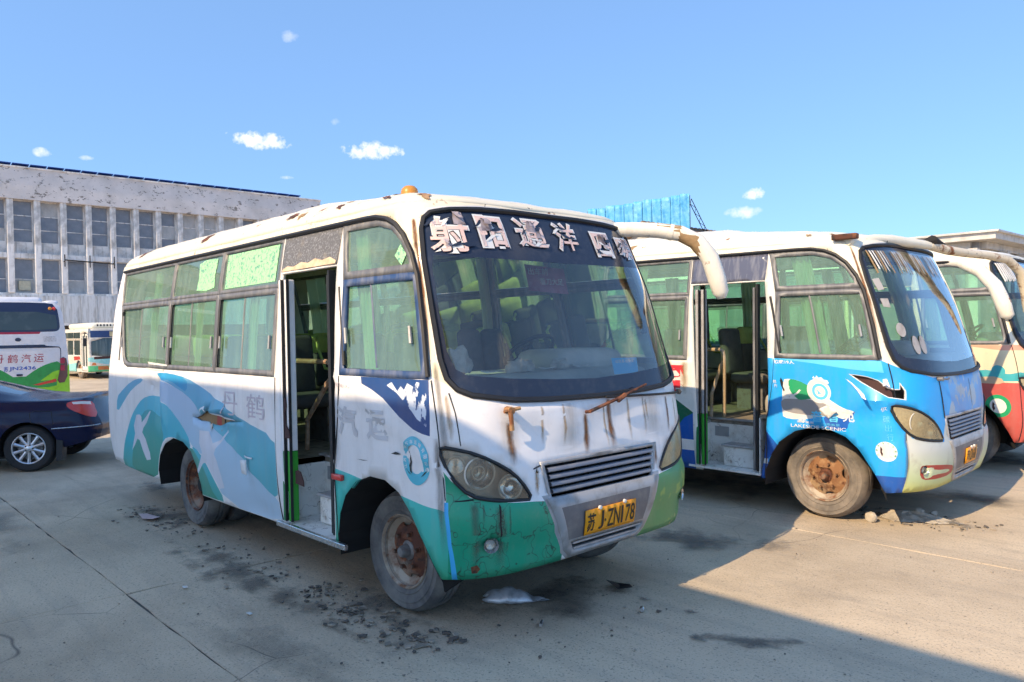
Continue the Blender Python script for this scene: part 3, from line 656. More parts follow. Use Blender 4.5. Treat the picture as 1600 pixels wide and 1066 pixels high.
TYRE_R = .385
def wheel_meshes():
    W = {}
    b = MB(); prof = [(.215, -.02), (.24, -.01), (.255, 0), (.262, .006), (.27, .002), (.30, .008), (.318, .010), (.322, .006), (.345, .004), (.352, .006), (.357, -.002), (.368, -.015), (.382, -.045), (.385, -.07), (.385, -.085), (.372, -.087), (.372, -.095), (.386, -.097), (.386, -.12), (.373, -.122), (.373, -.13), (.385, -.132), (.382, -.165), (.368, -.195), (.345, -.21), (.30, -.212), (.26, -.2), (.215, -.18)]
    b.lathe([(r, -y) for r, y in prof], 56); W['tyre'] = b.mesh('tyre', True, 30)
    b = MB(); b.lathe([(.150, .10), (.205, .045), (.222, .03), (.232, .022), (.236, .008), (.231, .0), (.222, .01), (.215, .03), (.20, .10), (.2, .19)], 48); W['rim_ring'] = b.mesh('rim_ring', True, 35)
    # front disc, dished outwards, with vent slots
    holes = []
    for k in range(4):
        a = 2*math.pi*(k+.12)/4
        q = []
        for t in range(10):
            th = 2*math.pi*t/10; u, v = .024*math.cos(th), .046*math.sin(th)
            q.append(((.175+u)*math.cos(a)-v*math.sin(a), (.175+u)*math.sin(a)+v*math.cos(a)))
        holes.append(q)
    def disc(u, v):
        r = math.hypot(u, v); y = .075-.045*(1-clamp01((r-.09)/.11))+.03*clamp01((.075-r)/.012)
        return (u, y, v)
    W['disc'] = (disc, holes)
    b = MB(); b.lathe([(0, -.055), (.028, -.052), (.038, -.035), (.045, .0), (.062, .012), (.066, .06)], 20); W['hub'] = b.mesh('hub', True, 35)
    b = MB(); b.lathe([(0, -.028), (.011, -.028), (.0135, -.02), (.0135, .0), (.021, .004), (.021, .012)], 6); W['nut'] = b.mesh('lug_nut', False)
    b = MB(); b.lathe([(.232, .0), (.218, .03), (.205, .075), (.19, .14), (.10, .155), (.085, .12), (.08, .10), (0, .10)], 40); W['rear_disc'] = b.mesh('rear_disc', True, 35)
    return W
WM = wheel_meshes()
def build_wheel(root, x, y, z, kind, rubber, rim, hubm, flip=False, steer=0., camber=0., rimring=None):
    """wheel with its outer face towards -y (kerb side); flip for the other side"""
    w = empty('wheel', (x, y, z), (camber, 0, steer+(math.pi if flip else 0))); w.parent = root
    add_obj('tyre', WM['tyre'].copy(), rubber, w)
    add_obj('rim_ring', WM['rim_ring'].copy(), rimring or rim, w)
    if kind == 'front':
        fn, holes = WM['disc']
        panel('wheel_disc', fn, circle(0, 0, .212, 40), holes, step=.03, mats=[rim], parent=w, thick=.008)
        add_obj('hub', WM['hub'].copy(), hubm, w).location.y = .03
        for k in range(6):
            a = 2*math.pi*k/6+.2; o = add_obj('lug_nut', WM['nut'].copy() if k == 0 else nm, rim if k == 0 else None, w); nm = o.data
            o.location = (.112*math.cos(a), .036, .112*math.sin(a))
        b = MB(); b.lathe([(.0, .11), (.2, .11)], 24); b.obj('brake_drum', M_['dark'], w)
    else:
        add_obj('wheel_disc', WM['rear_disc'].copy(), rim, w)
        for k in range(6):
            a = 2*math.pi*k/6; o = add_obj('lug_nut', WM['nut'].copy() if k == 0 else nm, rim if k == 0 else None, w); nm = o.data
            o.location = (.135*math.cos(a), .135, .135*math.sin(a))
        b = MB()
        b.lathe([(.215, .25), (.30, .25), (.368, .265), (.385, .31), (.385, .38), (.368, .43), (.30, .445), (.215, .43)], 40)
        b.obj('inner_tyre', rubber, w, True)
    return w

def ribbon(b, path, d0, d1, wv=.02, n=None):
    pass
def curtain(root, s0, s1, z0, z1, folds=7, side=1):
    n = folds*8; vs = []; fs = []
    for i in range(n+1):
        s = s0+(s1-s0)*i/n
        for j, z in enumerate((z0, (z0+z1)/2, z1)):
            vs.append(S(side*s, z, -.075+.022*math.sin(2*math.pi*folds*i/n+.4*j)))
    for i in range(n):
        for j in range(2): fs.append((i*3+j, i*3+j+1, i*3+j+4, i*3+j+3))
    b = MB(); b.add(vs, fs); return b.obj('curtain', M_['curtain'], root, True, 80)

def double_seat(root, x, yc, zf, cover=None, grey=False, tilt=.12, width=.82):
    st = empty('seat', (x, yc, zf)); st.parent = root
    mat = M_['seat_grey'] if grey else M_['seat']
    b = MB(); b.rbox(-.22, .22, -width/2, width/2, .30, .42, .05, 2); b.obj('cushion', mat, st, True, 50)
    b = MB()
    for sg in (-1, 1):
        Mx = Matrix.Translation((-.22, sg*width/4, .40)) @ Matrix.Rotation(-tilt, 4, 'Y')
        b.rbox(-.10, 0, -width/4+.012, width/4-.012, 0, .54, .06, 3, Mx)
    b.obj('backrest', mat, st, True, 50)
    if cover:
        b = MB()
        for sg in cover:
            Mx = Matrix.Translation((-.22, sg*width/4, .40)) @ Matrix.Rotation(-tilt, 4, 'Y')
            b.rbox(-.112, .012, -width/4+.004, width/4-.004, .32, .555, .06, 3, Mx)
        b.obj('headrest_cover', M_['seat_green'], st, True, 50)
    for sg in (-1, 1): b = MB(); b.box(-.18, .18, sg*.28-.015, sg*.28+.015, 0, .31); b.obj('seat_leg', M_['iron'], st)
    b = MB(); b.tube([(-.30, width/2-.02, .9), (-.30, width/2+.02, .86), (-.16, width/2+.03, .62), (.16, width/2+.03, .60)], .014, 6); b.obj('arm_rail', M_['seat_green'], st, True)
    return st

def window_unit(root, poly, framemat, glass, sliding=True, ins=.045, side=1, latch=True, lip=.004):
    if side < 0: poly = mir(poly)
    hole = win(poly, ins)
    f = panel('window', Sf(lip), poly, [hole], step=.12, mats=[framemat], parent=root, thick=.03)
    if not sliding:
        panel('pane', Sf(-.010), hole, step=.12, mats=[glass], parent=f)
        return f, hole
    xs = [p[0] for p in hole]; mid = sorted(xs)[0]*.46+sorted(xs)[-1]*.54
    def half(q, lo):
        out = []; n = len(q)
        for i in range(n):
            a, b = q[i], q[(i+1) % n]; ka = (a[0] < mid) == lo; kb = (b[0] < mid) == lo
            if ka: out.append(a)
            if ka != kb:
                t = (mid-a[0])/(b[0]-a[0]); out.append((mid, a[1]+(b[1]-a[1])*t))
        return out
    for lo, off in ((True, -.008), (False, -.022)):
        q = half(hole, lo)
        panel('pane', Sf(off), q, step=.12, mats=[glass], parent=f)
    zs = [p[1] for p in hole]
    b = MB()
    for z in [min(zs)+.01+(max(zs)-min(zs)-.02)*k/6 for k in range(7)]: pass
    b.tube([S(mid, min(zs)+.01+(max(zs)-min(zs)-.02)*k/6, -.012) for k in range(7)], .010, 6); b.obj('mullion', framemat, f, True)
    ed = max(xs) if side > 0 else min(xs)
    b = MB(); b.tube([S(ed-.012*(1 if side > 0 else -1), min(zs)+.02+(max(zs)-min(zs)-.04)*k/6, -.004) for k in range(7)], .013, 6); b.obj('gasket', M_['black'], f, True)
    if latch:
        for sg, ss in ((1, sorted(xs)[0]+.07), (-1, sorted(xs)[-1]-.07)):
            z = min(zs)*.62+max(zs)*.38; b = MB(); b.tube([S(ss, z-.05, .006), S(ss, z+.05, .006)], .011, 6); b.obj('window_latch', M_['silver'], f, True)
    return f, hole

def headlight(root, sgn, lens, yellow=False):
    poly = HEAD if sgn > 0 else HEADF
    def back(s, z): 
        p = S(s, z, 0); return (p[0]-.085, p[1]*.985, p[2])
    h = panel('headlight', back, poly, step=.05, mats=[M_['lampdark']], parent=root)
    panel('lens', Sf(.006), win(poly, .014), step=.04, mats=[lens], parent=h)
    q = resample(poly, .03); b = MB(); b.tube([S(s, z, .002) for s, z in q], .011, 6, closed=True); b.obj('gasket', M_['black'], h, True)
    # side wall of the housing
    b = MB(); n = len(q); vs = [S(s, z, -.002) for s, z in q]+[back(s, z) for s, z in q]
    b.add(vs, [(i, (i+1) % n, n+(i+1) % n, n+i) for i in range(n)]); b.obj('housing', M_['lampdark'], h)
    for (s, z, r, m) in ((.955, .985, .088, 0), (.775, .895, .070, 1), (1.09, 1.03, .05, 2)):
        s = s if sgn > 0 else s-.11; p = Vector(S(sgn*s, z, -.012)); ax = Vector((1, -.35*sgn if m != 2 else -.8*sgn, -.02)).normalized()
        Mx = Matrix.Translation(p-ax*.055) @ ax.to_track_quat('Y', 'Z').to_matrix().to_4x4()
        b = MB(); b.lathe([(.012, 0), (r*.5, .008), (r*.8, .026), (r, .05)], 28, Mx); b.obj('reflector', M_['lampbowl'], h, True)
        b = MB(); b.tube([Mx @ Vector((r*math.cos(t*.2244), .052, r*math.sin(t*.2244))) for t in range(28)], .005, 6, closed=True); b.obj('lamp_ring', M_['lampring'], h, True)
        if m == 0:
            b = MB(); b.lathe([(0, .052), (.018, .048), (.03, .036), (.034, .02), (.034, 0)], 20, Mx); b.obj('projector_lens', M_['glass_lamp'], h, True)
            b = MB(); b.tube([Mx @ Vector((.037*math.cos(t*.3142), .034, .037*math.sin(t*.3142))) for t in range(20)], .004, 6, closed=True); b.obj('lamp_ring', M_['lampring'], h, True)
    return h

def build_bus(label, cat, loc, yaw, pitch, c, group):
    root = empty('minibus', loc, (0, pitch, yaw)); tag(root, label, cat, group)
    mats = c['mats']; D = c.get('disp')
    fmap = (lambda s, z: S(s, z, D(s, z))) if D else (lambda s, z: S(s, z))
    outer = lower_outline()+[(SMAX, ZG), (-SMAX, ZG)]
    zoneL = mir([(1.19, 1.505), (6.6, 1.465), (6.78, 1.52), (6.88, 1.75), (7.02, 2.12), (7.17, 2.495), (1.56, 2.493), (1.40, 2.45), (1.27, 2.345), (1.20, 2.22), (1.18, 2.1)])
    rearL = [(7.72, 1.55), (SMAX+.1, 1.55), (SMAX+.1, 2.25), (7.78, 2.25)]
    fog = [circle(.915*sg, .588, .036, 14) for sg in (1, -1)]
    holes = [WS, HEAD, HEADF, GRILLE, LOWG, FARCH, mir(FARCH), RARCH, mir(RARCH), DOOR, ZONE_A, ZONE_B, zoneL, HDR, rearL, mir(rearL)]+fog+c.get('tears', [])
    smin, smax = -1.75, 7.3
    grid = list(np.arange(smin, 1.9, .05))+list(np.arange(1.9, smax, .07))+list(np.arange(smax+.05, SMAX, .12))+list(np.arange(-SMAX+.05, smin, .22))
    body = panel('body_shell', fmap, outer, holes, c['regions'], step=.065, mats=mats, parent=root, thick=.03, inner=M_['lining'], grid=grid)
    # roof
    NS, NV = 150, 12; vs = []; fs = []
    ss = [-SMAX+2*SMAX*i/NS for i in range(NS)]
    for s in ss:
        for j in range(NV+1):
            v = (j/NV)**1.7; p = roofP(s, v*.985); w = .006*math.sin(s*9.1+v*7)*math.sin(s*2.3+v*17) if .04 < v else 0
            vs.append((p[0], p[1], p[2]+w))
    for i in range(NS):
        k = (i+1) % NS
        for j in range(NV): fs.append((i*(NV+1)+j, i*(NV+1)+j+1, k*(NV+1)+j+1, k*(NV+1)+j))
    fs.append(tuple(i*(NV+1)+NV for i in range(NS)))
    b = MB(); b.add(vs, fs); ro = b.obj('roof', [c['roof']], root, True, 50); ro.data.materials.append(M_['lining'].m)
    md = ro.modifiers.new('thickness', 'SOLIDIFY'); md.thickness = .03; md.offset = -1; md.material_offset = 1
    for k, (s, v) in enumerate(c.get('beacons', [])):
        p = Vector(roofP(s, v)); b = MB(); b.lathe([(.058, -.05), (.058, .01), (.052, .034), (.032, .052), (0, .058)], 18, Matrix.Translation(p) @ Matrix.Rotation(math.pi/2, 4, 'X')); b.obj('roof_marker_lamp', M_['amber'], ro, True)
    for (s, v, r, mm) in c.get('roofspots', []):
        rnd = random.Random(int(s*1000)+int(v*100)); q = []
        for t in range(16): rr = r*(.35+1.0*rnd.random()); q.append((s+rr*math.cos(t*.3927)*1.3, v+rr*.9*math.sin(t*.3927)))
        panel('rust_patch', lambda a, b_: (lambda p: (p[0]*1.0005, p[1]*1.004-.0, p[2]+.004))(roofP(a, max(.002, b_))), q, step=.05, mats=[mm], parent=ro)
    # drip rail and window surround
    path = [(7.2, 2.50)]+[(s, 2.503) for s in np.arange(6.9, 2.0, -.25)]+[(1.95, 2.503), (1.70, 2.503), (1.56, 2.499), (1.45, 2.475), (1.36, 2.43), (1.27, 2.355), (1.205, 2.24), (1.178, 2.1), (1.18, 1.8), (1.187, 1.52)]
    b = MB(); b.tube([S(s, z, .010) for s, z in path], .016, 6); b.obj('drip_rail', M_['black'], root, True)
    # windshield
    ws = panel('windshield', Sf(-.004), WS, [], [(c.get('wsg', WSG), 1)], step=.06, mats=[M_['frit'], c.get('wsglass', M_['glass_front'])], parent=root)
    b = MB(); b.tube([S(s, z, .004) for s, z in resample(WS, .05)], .017, 6, closed=True); b.obj('rubber_seal', M_['black'], ws, True)
    # side windows
    fm = c['frame']; G = M_['glass_side']
    bs = [3.17, 4.275, 5.42]; ZD = 2.122
    for k in range(2):
        window_unit(root, rrect(bs[k], bs[k+1], 1.465, ZD, .004, 1), fm, G)
        f, h = window_unit(root, rrect(bs[k], bs[k+1], ZD, 2.495, .004, 1), fm, G, False, .032)
        if c.get('films') and c['films'].get(k): panel('green_film', Sf(-.006), c['films'][k], step=.1, mats=[M_['greendecal']], parent=f)
    window_unit(root, [(5.42, 1.465), (6.62, 1.465), (6.74, 1.49), (6.81, 1.56), (6.88, 1.75), (7.02, ZD), (5.42, ZD)], fm, G)
    window_unit(root, [(5.42, ZD), (7.02, ZD), (7.17, 2.495), (5.42, 2.495)], fm, G, False, .032)
    fb = c.get('frameB', fm)
    window_unit(root, [(2.135, 1.505), (1.19, 1.505), (1.18, 2.1), (1.182, ZD), (2.0, ZD)], fb, G)
    f, h = window_unit(root, [(2.0, ZD), (1.182, ZD), (1.20, 2.22), (1.27, 2.345), (1.40, 2.45), (1.56, 2.493), (1.975, 2.497)], fm, G, False, .05)
    if c.get('tagfilm'): panel('window_tag', Sf(-.004), [(1.335, 2.17), (1.40, 2.235), (1.335, 2.30), (1.27, 2.235)], step=.05, mats=[M_['greendecal']], parent=f)
    panel('door_header', Sf(.002), HDR, step=.06, mats=[c.get('header', M_['header'])], parent=root, thick=.03)
    if c.get('hdr_tear'):
        panel('bare_header_edge', Sf(.006), c['hdr_tear'], step=.05, mats=[M_['header_edge']], parent=root)
    for a0, a1 in ((1.2, 2.15), (2.15, 3.17), (3.17, 4.275), (4.275, 5.42), (5.42, 6.84)):
        if a0 == 1.2:
            window_unit(root, [(2.15, 1.49), (1.2, 1.505), (1.19, 2.1), (1.185, ZD), (2.15, ZD)], fm, M_['glass_far'], side=-1, latch=False)
            window_unit(root, [(2.15, ZD), (1.185, ZD), (1.20, 2.22), (1.27, 2.345), (1.40, 2.45), (1.56, 2.493), (2.15, 2.495)], fm, M_['glass_far'], False, .04, side=-1)
        elif a0 > 5:
            window_unit(root, [(5.42, 1.465), (6.6, 1.465), (6.78, 1.52), (6.88, 1.75), (7.02, ZD), (5.42, ZD)], fm, M_['glass_far'], side=-1, latch=False)
            window_unit(root, [(5.42, ZD), (7.02, ZD), (7.17, 2.495), (5.42, 2.495)], fm, M_['glass_far'], False, .032, side=-1)
        else:
            window_unit(root, rrect(a0, a1, 1.468, ZD, .004, 1), fm, M_['glass_far'], side=-1, latch=False)
            window_unit(root, rrect(a0, a1, ZD, 2.495, .004, 1), fm, M_['glass_far'], False, .032, side=-1)
    for sg in (1, -1):
        panel('rear_window', Sf(-.006), rearL if sg > 0 else mir(rearL), step=.12, mats=[G], parent=root)
    # front: lamps, grille, plate
    headlight(root, 1, c['lens'][0]); headlight(root, -1, c['lens'][1])
    g = panel('grille', Sf(-.05), GRILLE, step=.08, mats=[M_['dark']], parent=root)
    for k in range(c.get('slats', 4)):
        n = c.get('slats', 4); z = .972-.152*(k+.3)/(n-.4); hw = .53-.045*(.992-z)/.192
        pr = [(-.02, .012), (.004, .014), (.014, .004), (.012, -.008), (-.012, -.016)]
        b = MB(); ns = 24; vs = []
        for i in range(ns+1):
            s = .03-(hw-.03)+2*(hw-.03)*i/ns
            for o_, dz in pr: vs.append(S(s, z+dz, o_))
        m = len(pr); b.add(vs, [(i*m+j, i*m+(j+1) % m, (i+1)*m+(j+1) % m, (i+1)*m+j) for i in range(ns) for j in range(m)]); b.obj('grille_slat', c.get('slatmat', M_['slat']), g, True, 60)
    for k in range(9):
        s = -.40+.108*k; b = MB(); b.tube([S(s, .985, -.028), S(s, .81, -.028)], .006, 5); b.obj('grille_bar', M_['dark'], g)
    fr = win([(a, b_) for a, b_ in GRILLE], -.022); panel('grille_frame', Sf(.006), fr, [GRILLE], step=.05, mats=[c.get('grframe', M_['silver'])], parent=root, thick=.03)
    panel('bumper_centre', Sf(.022), SURR, [LOWG], [(PLPAN, 1)], step=.06, mats=[c.get('centre', M_['silver']), M_['plate_grey']], parent=root, thick=.05)
    g2 = panel('lower_grille', Sf(-.03), LOWG, step=.08, mats=[M_['dark']], parent=root)
    for k in range(2):
        z = .495-.036*k; b = MB(); vs = []; ns = 16; hw = .325-.02*k; pr = [(-.01, .010), (.018, .010), (.022, -.002), (-.006, -.012)]
        for i in range(ns+1):
            s = -hw+2*hw*i/ns
            for o_, dz in pr: vs.append(S(s, z+dz, o_))
        m = 4; b.add(vs, [(i*m+j, i*m+(j+1) % m, (i+1)*m+(j+1) % m, (i+1)*m+j) for i in range(ns) for j in range(m)]); b.obj('grille_slat', M_['silver'], g2, True, 60)
    pl0, pl1, pz0, pz1 = c.get('plate', (-.225, .25, .533, .685))
    pl = panel('license_plate', Sf(.034), [(pl1, pz0), (pl1, pz1), (pl0, pz1), (pl0, pz0)], step=.06, mats=[c.get('platemat', M_['plate_yellow'])], parent=root, thick=.006)
    for ts, u, z, w, h, m in c.get('plate_text', []): put_text('plate_letters', ts, TXT(.0365), u, z, w, h, M_['plate_black'], pl, m)
    for (s, z) in ((pl1-.12, pz1+.004), (pl0+.12, pz1+.004)):
        p = Vector(S(s, z, .04)); b = MB(); b.lathe([(.012, -.005), (.012, .008), (0, .010)], 10, Matrix.Translation(p) @ Matrix.Rotation(-math.pi/2, 4, 'Z')); b.obj('plate_screw', M_['paper'], pl)
    for sg, on in zip((1, -1), c.get('fogs', (1, 1))):
        p = Vector(S(.915*sg, .588, -.02)); ax = Vector((1, -.45*sg, 0)).normalized(); Mx = Matrix.Translation(p) @ ax.to_track_quat('Y', 'Z').to_matrix().to_4x4()
        b = MB(); b.lathe([(.0, .0), (.03, .006), (.04, .03), (.043, .035)], 18, Mx); b.obj('fog_lamp', M_['chrome'] if on else M_['amber_dull'], root, True)
        b = MB(); b.lathe([(0, .032), (.02, .03), (.035, .02)], 18, Mx); b.obj('fog_lens', c.get('foglens', M_['glass_lamp']), root, True)
    # seams between panels
    for path in c.get('seams', []):
        b = MB(); b.tube([fm_ for fm_ in [S(s, z, .0005) for s, z in resample(path, .06, False)]], .0045, 4); b.obj('panel_seam', M_['black'], root)
    # wheel arch liners, wheels, chassis
    wr, rimF, rimR = c['rubber'], c['rim'], c.get('rimR', c['rim'])
    zl = c.get('wheel_z', (0, 0)); XF, XR = 5.60, 2.37
    for x, A_ in ((XF, FARCH), (XR, RARCH)):
        for sg in (1, -1):
            b = MB(); q = resample(A_, .06, False); vs = []
            for s, z in q:
                for k, o_ in enumerate((-.001, -.03, -.5)): p = S(sg*s, max(z, .30), o_); vs.append((p[0], p[1] if k < 2 else -sg*.57, p[2]))
            b.add(vs, [(3*i+j, 3*i+j+1, 3*i+j+4, 3*i+j+3) for i in range(len(q)-1) for j in range(2)]); b.box(x-.5, x+.5, -sg*.565-.006, -sg*.565+.006, .3, .9); b.obj('wheel_arch_liner', M_['dark'], root)
    st = c.get('steer', 0.)
    build_wheel(root, XF, -.90, TYRE_R+zl[0], 'front', wr, rimF, c.get('hub', M_['iron']), False, st, 0, c.get('rimring'))
    build_wheel(root, XF, .90, TYRE_R+zl[0], 'front', wr, rimF, c.get('hub', M_['iron']), True, st)
    build_wheel(root, XR, -1.0, TYRE_R+zl[1], 'rear', wr, rimR, M_['iron'])
    build_wheel(root, XR, 1.0, TYRE_R+zl[1], 'rear', wr, rimR, M_['iron'], True)
    b = MB()
    for y in (-.4, .4): b.box(.2, 6.0, y-.05, y+.05, .46, .62)
    b.tube([(XR, -.95, .38+zl[1]), (XR, .95, .38+zl[1])], .06, 10); b.tube([(XF, -.85, .38+zl[0]), (XF, .85, .38+zl[0])], .045, 10)
    b.lathe([(0, -.16), (.12, -.14), (.17, 0), (.12, .14), (0, .16)], 16, Matrix.Translation((XR, 0, .38)) @ Matrix.Rotation(math.pi/2, 4, 'X'))
    b.box(3.2, 4.1, .45, .95, .42, .72); b.box(5.3, 5.9, -.2, .25, .36, .6)
    b.tube([(6.28, -.55, .43), (6.30, 0, .41), (6.28, .55, .43)], .03, 8)
    b.obj('chassis', M_['dark'], root)
    # cabin floor with the entrance well
    b = MB(); b.box(.1, 4.35, -1.06, 1.06, .80, .84); b.box(4.35, 5.06, -.74, 1.06, .80, .84); b.box(5.06, 6.1, -.55, .55, .80, .84); b.box(5.06, 6.1, -1.06, -.55, .93, .96); b.box(5.06, 6.1, .55, 1.06, .93, .96); b.obj('cabin_floor', M_['floor_in'], root)
    b = MB(); b.box(4.30, 5.075, -1.09, -.735, .385, .405); b.obj('entry_sill', M_['step_white'], root)
    b = MB(); b.rbox(4.60, 5.058, -.93, -.745, .406, .60, .012); b.obj('entry_step', M_['step_white'], root)
    b = MB(); b.rbox(4.58, 5.058, -.945, -.745, .601, .622, .008); b.obj('step_tread', M_['filmgrey'], root)
    b = MB(); b.box(4.35, 5.06, -.742, -.73, .405, .80); b.box(4.335, 4.35, -1.07, -.73, .405, .84); b.box(5.06, 5.07, -1.07, -.73, .405, .93); b.obj('step_riser', M_['step_white'], root)
    b = MB(); b.rbox(4.40, 4.56, -.752, -.743, .67, .77, .004); b.obj('riser_plate', M_['silver'], root)
    b = MB(); b.rbox(4.28, 5.058, -.76, -.69, .838, .856, .008); b.obj('floor_edge', M_['filmgrey'], root)
    # handrail beside the entrance
    hr = c.get('rail', M_['handrail'])
    b = MB(); b.tube([(x_-c.get('railx', 0)*(4.5-x_), -.72, z_) for x_, z_ in ((4.03, .85), (4.05, 1.10), (4.22, 1.25), (4.38, 1.40), (4.47, 1.46))], .019, 8); b.tube([(x_-c.get('railx', 0)*(4.5-x_), -.72, z_) for x_, z_ in ((3.80, 1.56), (4.36, 1.56), (4.44, 1.545), (4.48, 1.49), (4.485, 1.40), (4.475, .85))], .019, 8); b.obj('entry_handrail', hr, root, True)
    # folded door leaves
    dl = c.get('doorleaf')
    for k, (x, y0, y1) in enumerate(((4.40, -1.115, -1.05), (4.455, -1.10, -1.03))):
        d = empty('door_leaf', (0, 0, 0)); d.parent = root
        b = MB(); b.rbox(x, x+.032, y0, y1, .93 if dl else .42, 2.17, .008); b.obj('leaf_upper', c.get('leafmat', M_['white1']), d)
        if dl: b = MB(); b.rbox(x, x+.032, y0, y1, .42, .929, .008); b.obj('leaf_lower', dl[k % len(dl)], d)
        b = MB(); b.box(x+.033, x+.042, y0+.0, y0+.02, .42, 2.17); b.obj('leaf_seal', M_['black'], d)
    b = MB(); b.box(5.03, 5.05, -1.07, -1.02, .42, 2.2); b.obj('door_post_seal', M_['black'], root)
    d = empty('door_leaf', (0, 0, 0)); d.parent = root
    b = MB(); b.rbox(4.99, 5.015, -1.06, -1.02, .42, 2.17, .008); b.obj('leaf_upper', c.get('leafmat2', M_['black']), d)
    # seats
    z = .84
    for k, x in enumerate((.55, 1.28, 2.02, 2.76, 3.50)):
        double_seat(root, x, -.60, z, cover=c['covers'][k][0], grey=c.get('greyseat', False))
        double_seat(root, x, .60, z, cover=c['covers'][k][1], grey=c.get('greyseat', False))
    double_seat(root, 4.25, .60, z, cover=(1,), grey=True)
    sd_ = double_seat(root, 5.02, .55, z+.02, cover=None, grey=False, width=.5)
    # dashboard, engine cover, steering wheel
    b = MB(); b.rbox(5.55, 6.18, -.96, .96, 1.02, 1.50, .09, 3); b.obj('dashboard', c.get('dash', M_['beige']), root, True, 50)
    b = MB(); b.rbox(5.48, 5.98, .18, .90, 1.44, 1.63, .09, 3); b.obj('instrument_hood', M_['beige'], root, True, 50)
    b = MB(); b.rbox(4.75, 5.5, -.42, .2, .84, 1.12, .1, 3); b.obj('engine_cover', M_['beige'], root, True, 50)
    Mx = Matrix.Translation((5.32, .52, 1.60)) @ Matrix.Rotation(R(-38), 4, 'Y') @ Matrix.Rotation(math.pi/2, 4, 'X')
    sw = empty('steering_wheel', (0, 0, 0)); sw.parent = root
    b = MB(); b.tube([Mx @ Vector((.21*math.cos(t*.2618), 0, .21*math.sin(t*.2618))) for t in range(24)], .016, 8, closed=True); b.obj('wheel_rim', M_['black'], sw, True)
    b = MB()
    for t in (0.5, 2.6, 4.7): b.tube([Mx @ Vector((0, .03, 0)), Mx @ Vector((.205*math.cos(t), 0, .205*math.sin(t)))], .012, 6)
    b.tube([Mx @ Vector((0, .04, 0)), Mx @ Vector((0, -.02, 0))], .05, 10); b.tube([Mx @ Vector((0, -.02, 0)), Vector((5.75, .52, 1.1))], .03, 8); b.obj('wheel_spokes', M_['black'], sw, True)
    if c.get('redgrip'):
        b = MB(); b.tube([Mx @ Vector((.211*math.cos(t*.12), 0, .211*math.sin(t*.12))) for t in range(*c['redgrip'])], .023, 8); b.obj('red_grip', M_['redlamp'], sw, True)
    # grab rail above, luggage lining
    b = MB(); b.tube([(1.0, -.35, 2.45), (5.3, -.35, 2.45)], .014, 6); b.tube([(1.0, .35, 2.45), (5.3, .35, 2.45)], .014, 6); b.obj('ceiling_rail', M_['handrail_y'], root)
    b = MB(); b.rbox(4.5, 5.2, -.9, -.55, 2.36, 2.46, .04); b.obj('door_mechanism_cover', M_['lining'], root, True)
    for a0, a1, side in c['curtains']: curtain(root, a0, a1, 1.50, 2.44, max(2, int((a1-a0)/.045)), side)
    return root, body, ws

# ------------------------------------------------------------------ decal helpers
def streak_mat(name, c1, c2, strength=.9):
    s = Mat(name, c1, .85); s.layer(c2, 25, .45, .65)
    tr = s.n('ShaderNodeBsdfTransparent'); mx = s.n('ShaderNodeMixShader')
    at = s.n('ShaderNodeAttribute'); at.attribute_name = 'edge'
    f = s.mth('MULTIPLY', s.rng(s.noise(34, 4, .7, (1, 1, .10)), .25, .62, .35, 1), strength)
    f = s.mth('MULTIPLY', f, s.rng(at.outputs['Fac'], .05, .75))
    s.l(f, mx.inputs[0]); s.l(tr.outputs[0], mx.inputs[1]); s.l(s.b.outputs[0], mx.inputs[2]); s.l(mx.outputs[0], s.out.inputs[0]); return s
M_['streak'] = streak_mat('rust_streak', (.26, .10, .03), (.12, .045, .015), .95)
M_['streak_pale'] = streak_mat('pale_rust_streak', (.42, .26, .10), (.30, .16, .06), .6)
M_['streak_faint'] = streak_mat('faint_rust_run', (.50, .36, .20), (.42, .30, .18), .28)
M_['dirt_film'] = streak_mat('dirt_run', (.12, .10, .08), (.2, .16, .12), .55)
def to_local(loc, yaw, pitch, p):
    M = Matrix.Translation(loc) @ Matrix.Rotation(yaw, 4, 'Z') @ Matrix.Rotation(pitch, 4, 'Y')
    return M.inverted() @ Vector(p)
def streak(root, fm, s, z0, z1, w, mat, seed=0):
    rnd = random.Random(seed); n = 12; vs = []; fs = []; val = []; drift = rnd.uniform(-.012, .012); w *= 1.5
    for i in range(n+1):
        t = i/n; z = z0+(z1-z0)*t; ww = w*(.75+.35*t)*(.85+.3*rnd.random()); o = drift*t+.003*(rnd.random()-.5)
        for k in range(7):
            u = -1+k/3; vs.append(fm(s+o+u*ww/2, z)); val.append((1-abs(u))*min(1, (1-t)*2.2)*min(1, t*9+.3))
    for i in range(n):
        for k in range(6): a = i*7+k; fs.append((a, a+1, a+8, a+7))
    me = bpy.data.meshes.new('rust_streak'); me.from_pydata(vs, [], fs); me.update()
    at = me.attributes.new('edge', 'FLOAT', 'POINT'); at.data.foreach_set('value', val)
    return add_obj('rust_streak', me, mat, root)
def ring_text(root, chars, fm, cs, cz, r, size, mat, a0=205, a1=-25):
    for k, ch in enumerate(chars):
        a = R(a0+(a1-a0)*k/(len(chars)-1)); rot = a-math.pi/2
        def f(u, v, a=a, rot=rot):
            du, dv = (u-.5)*size, (v-.5)*size
            U = math.cos(a)*r+du*math.cos(rot)-dv*math.sin(rot); V = math.sin(a)*r+du*math.sin(rot)+dv*math.cos(rot)
            return fm(-cs+U, cz+V)
        put_text('emblem_letters', ch, f, 0, 0, 1, 1, mat, root, .015)
def gauss(a, m, w): return math.exp(-((a-m)/w)**2)

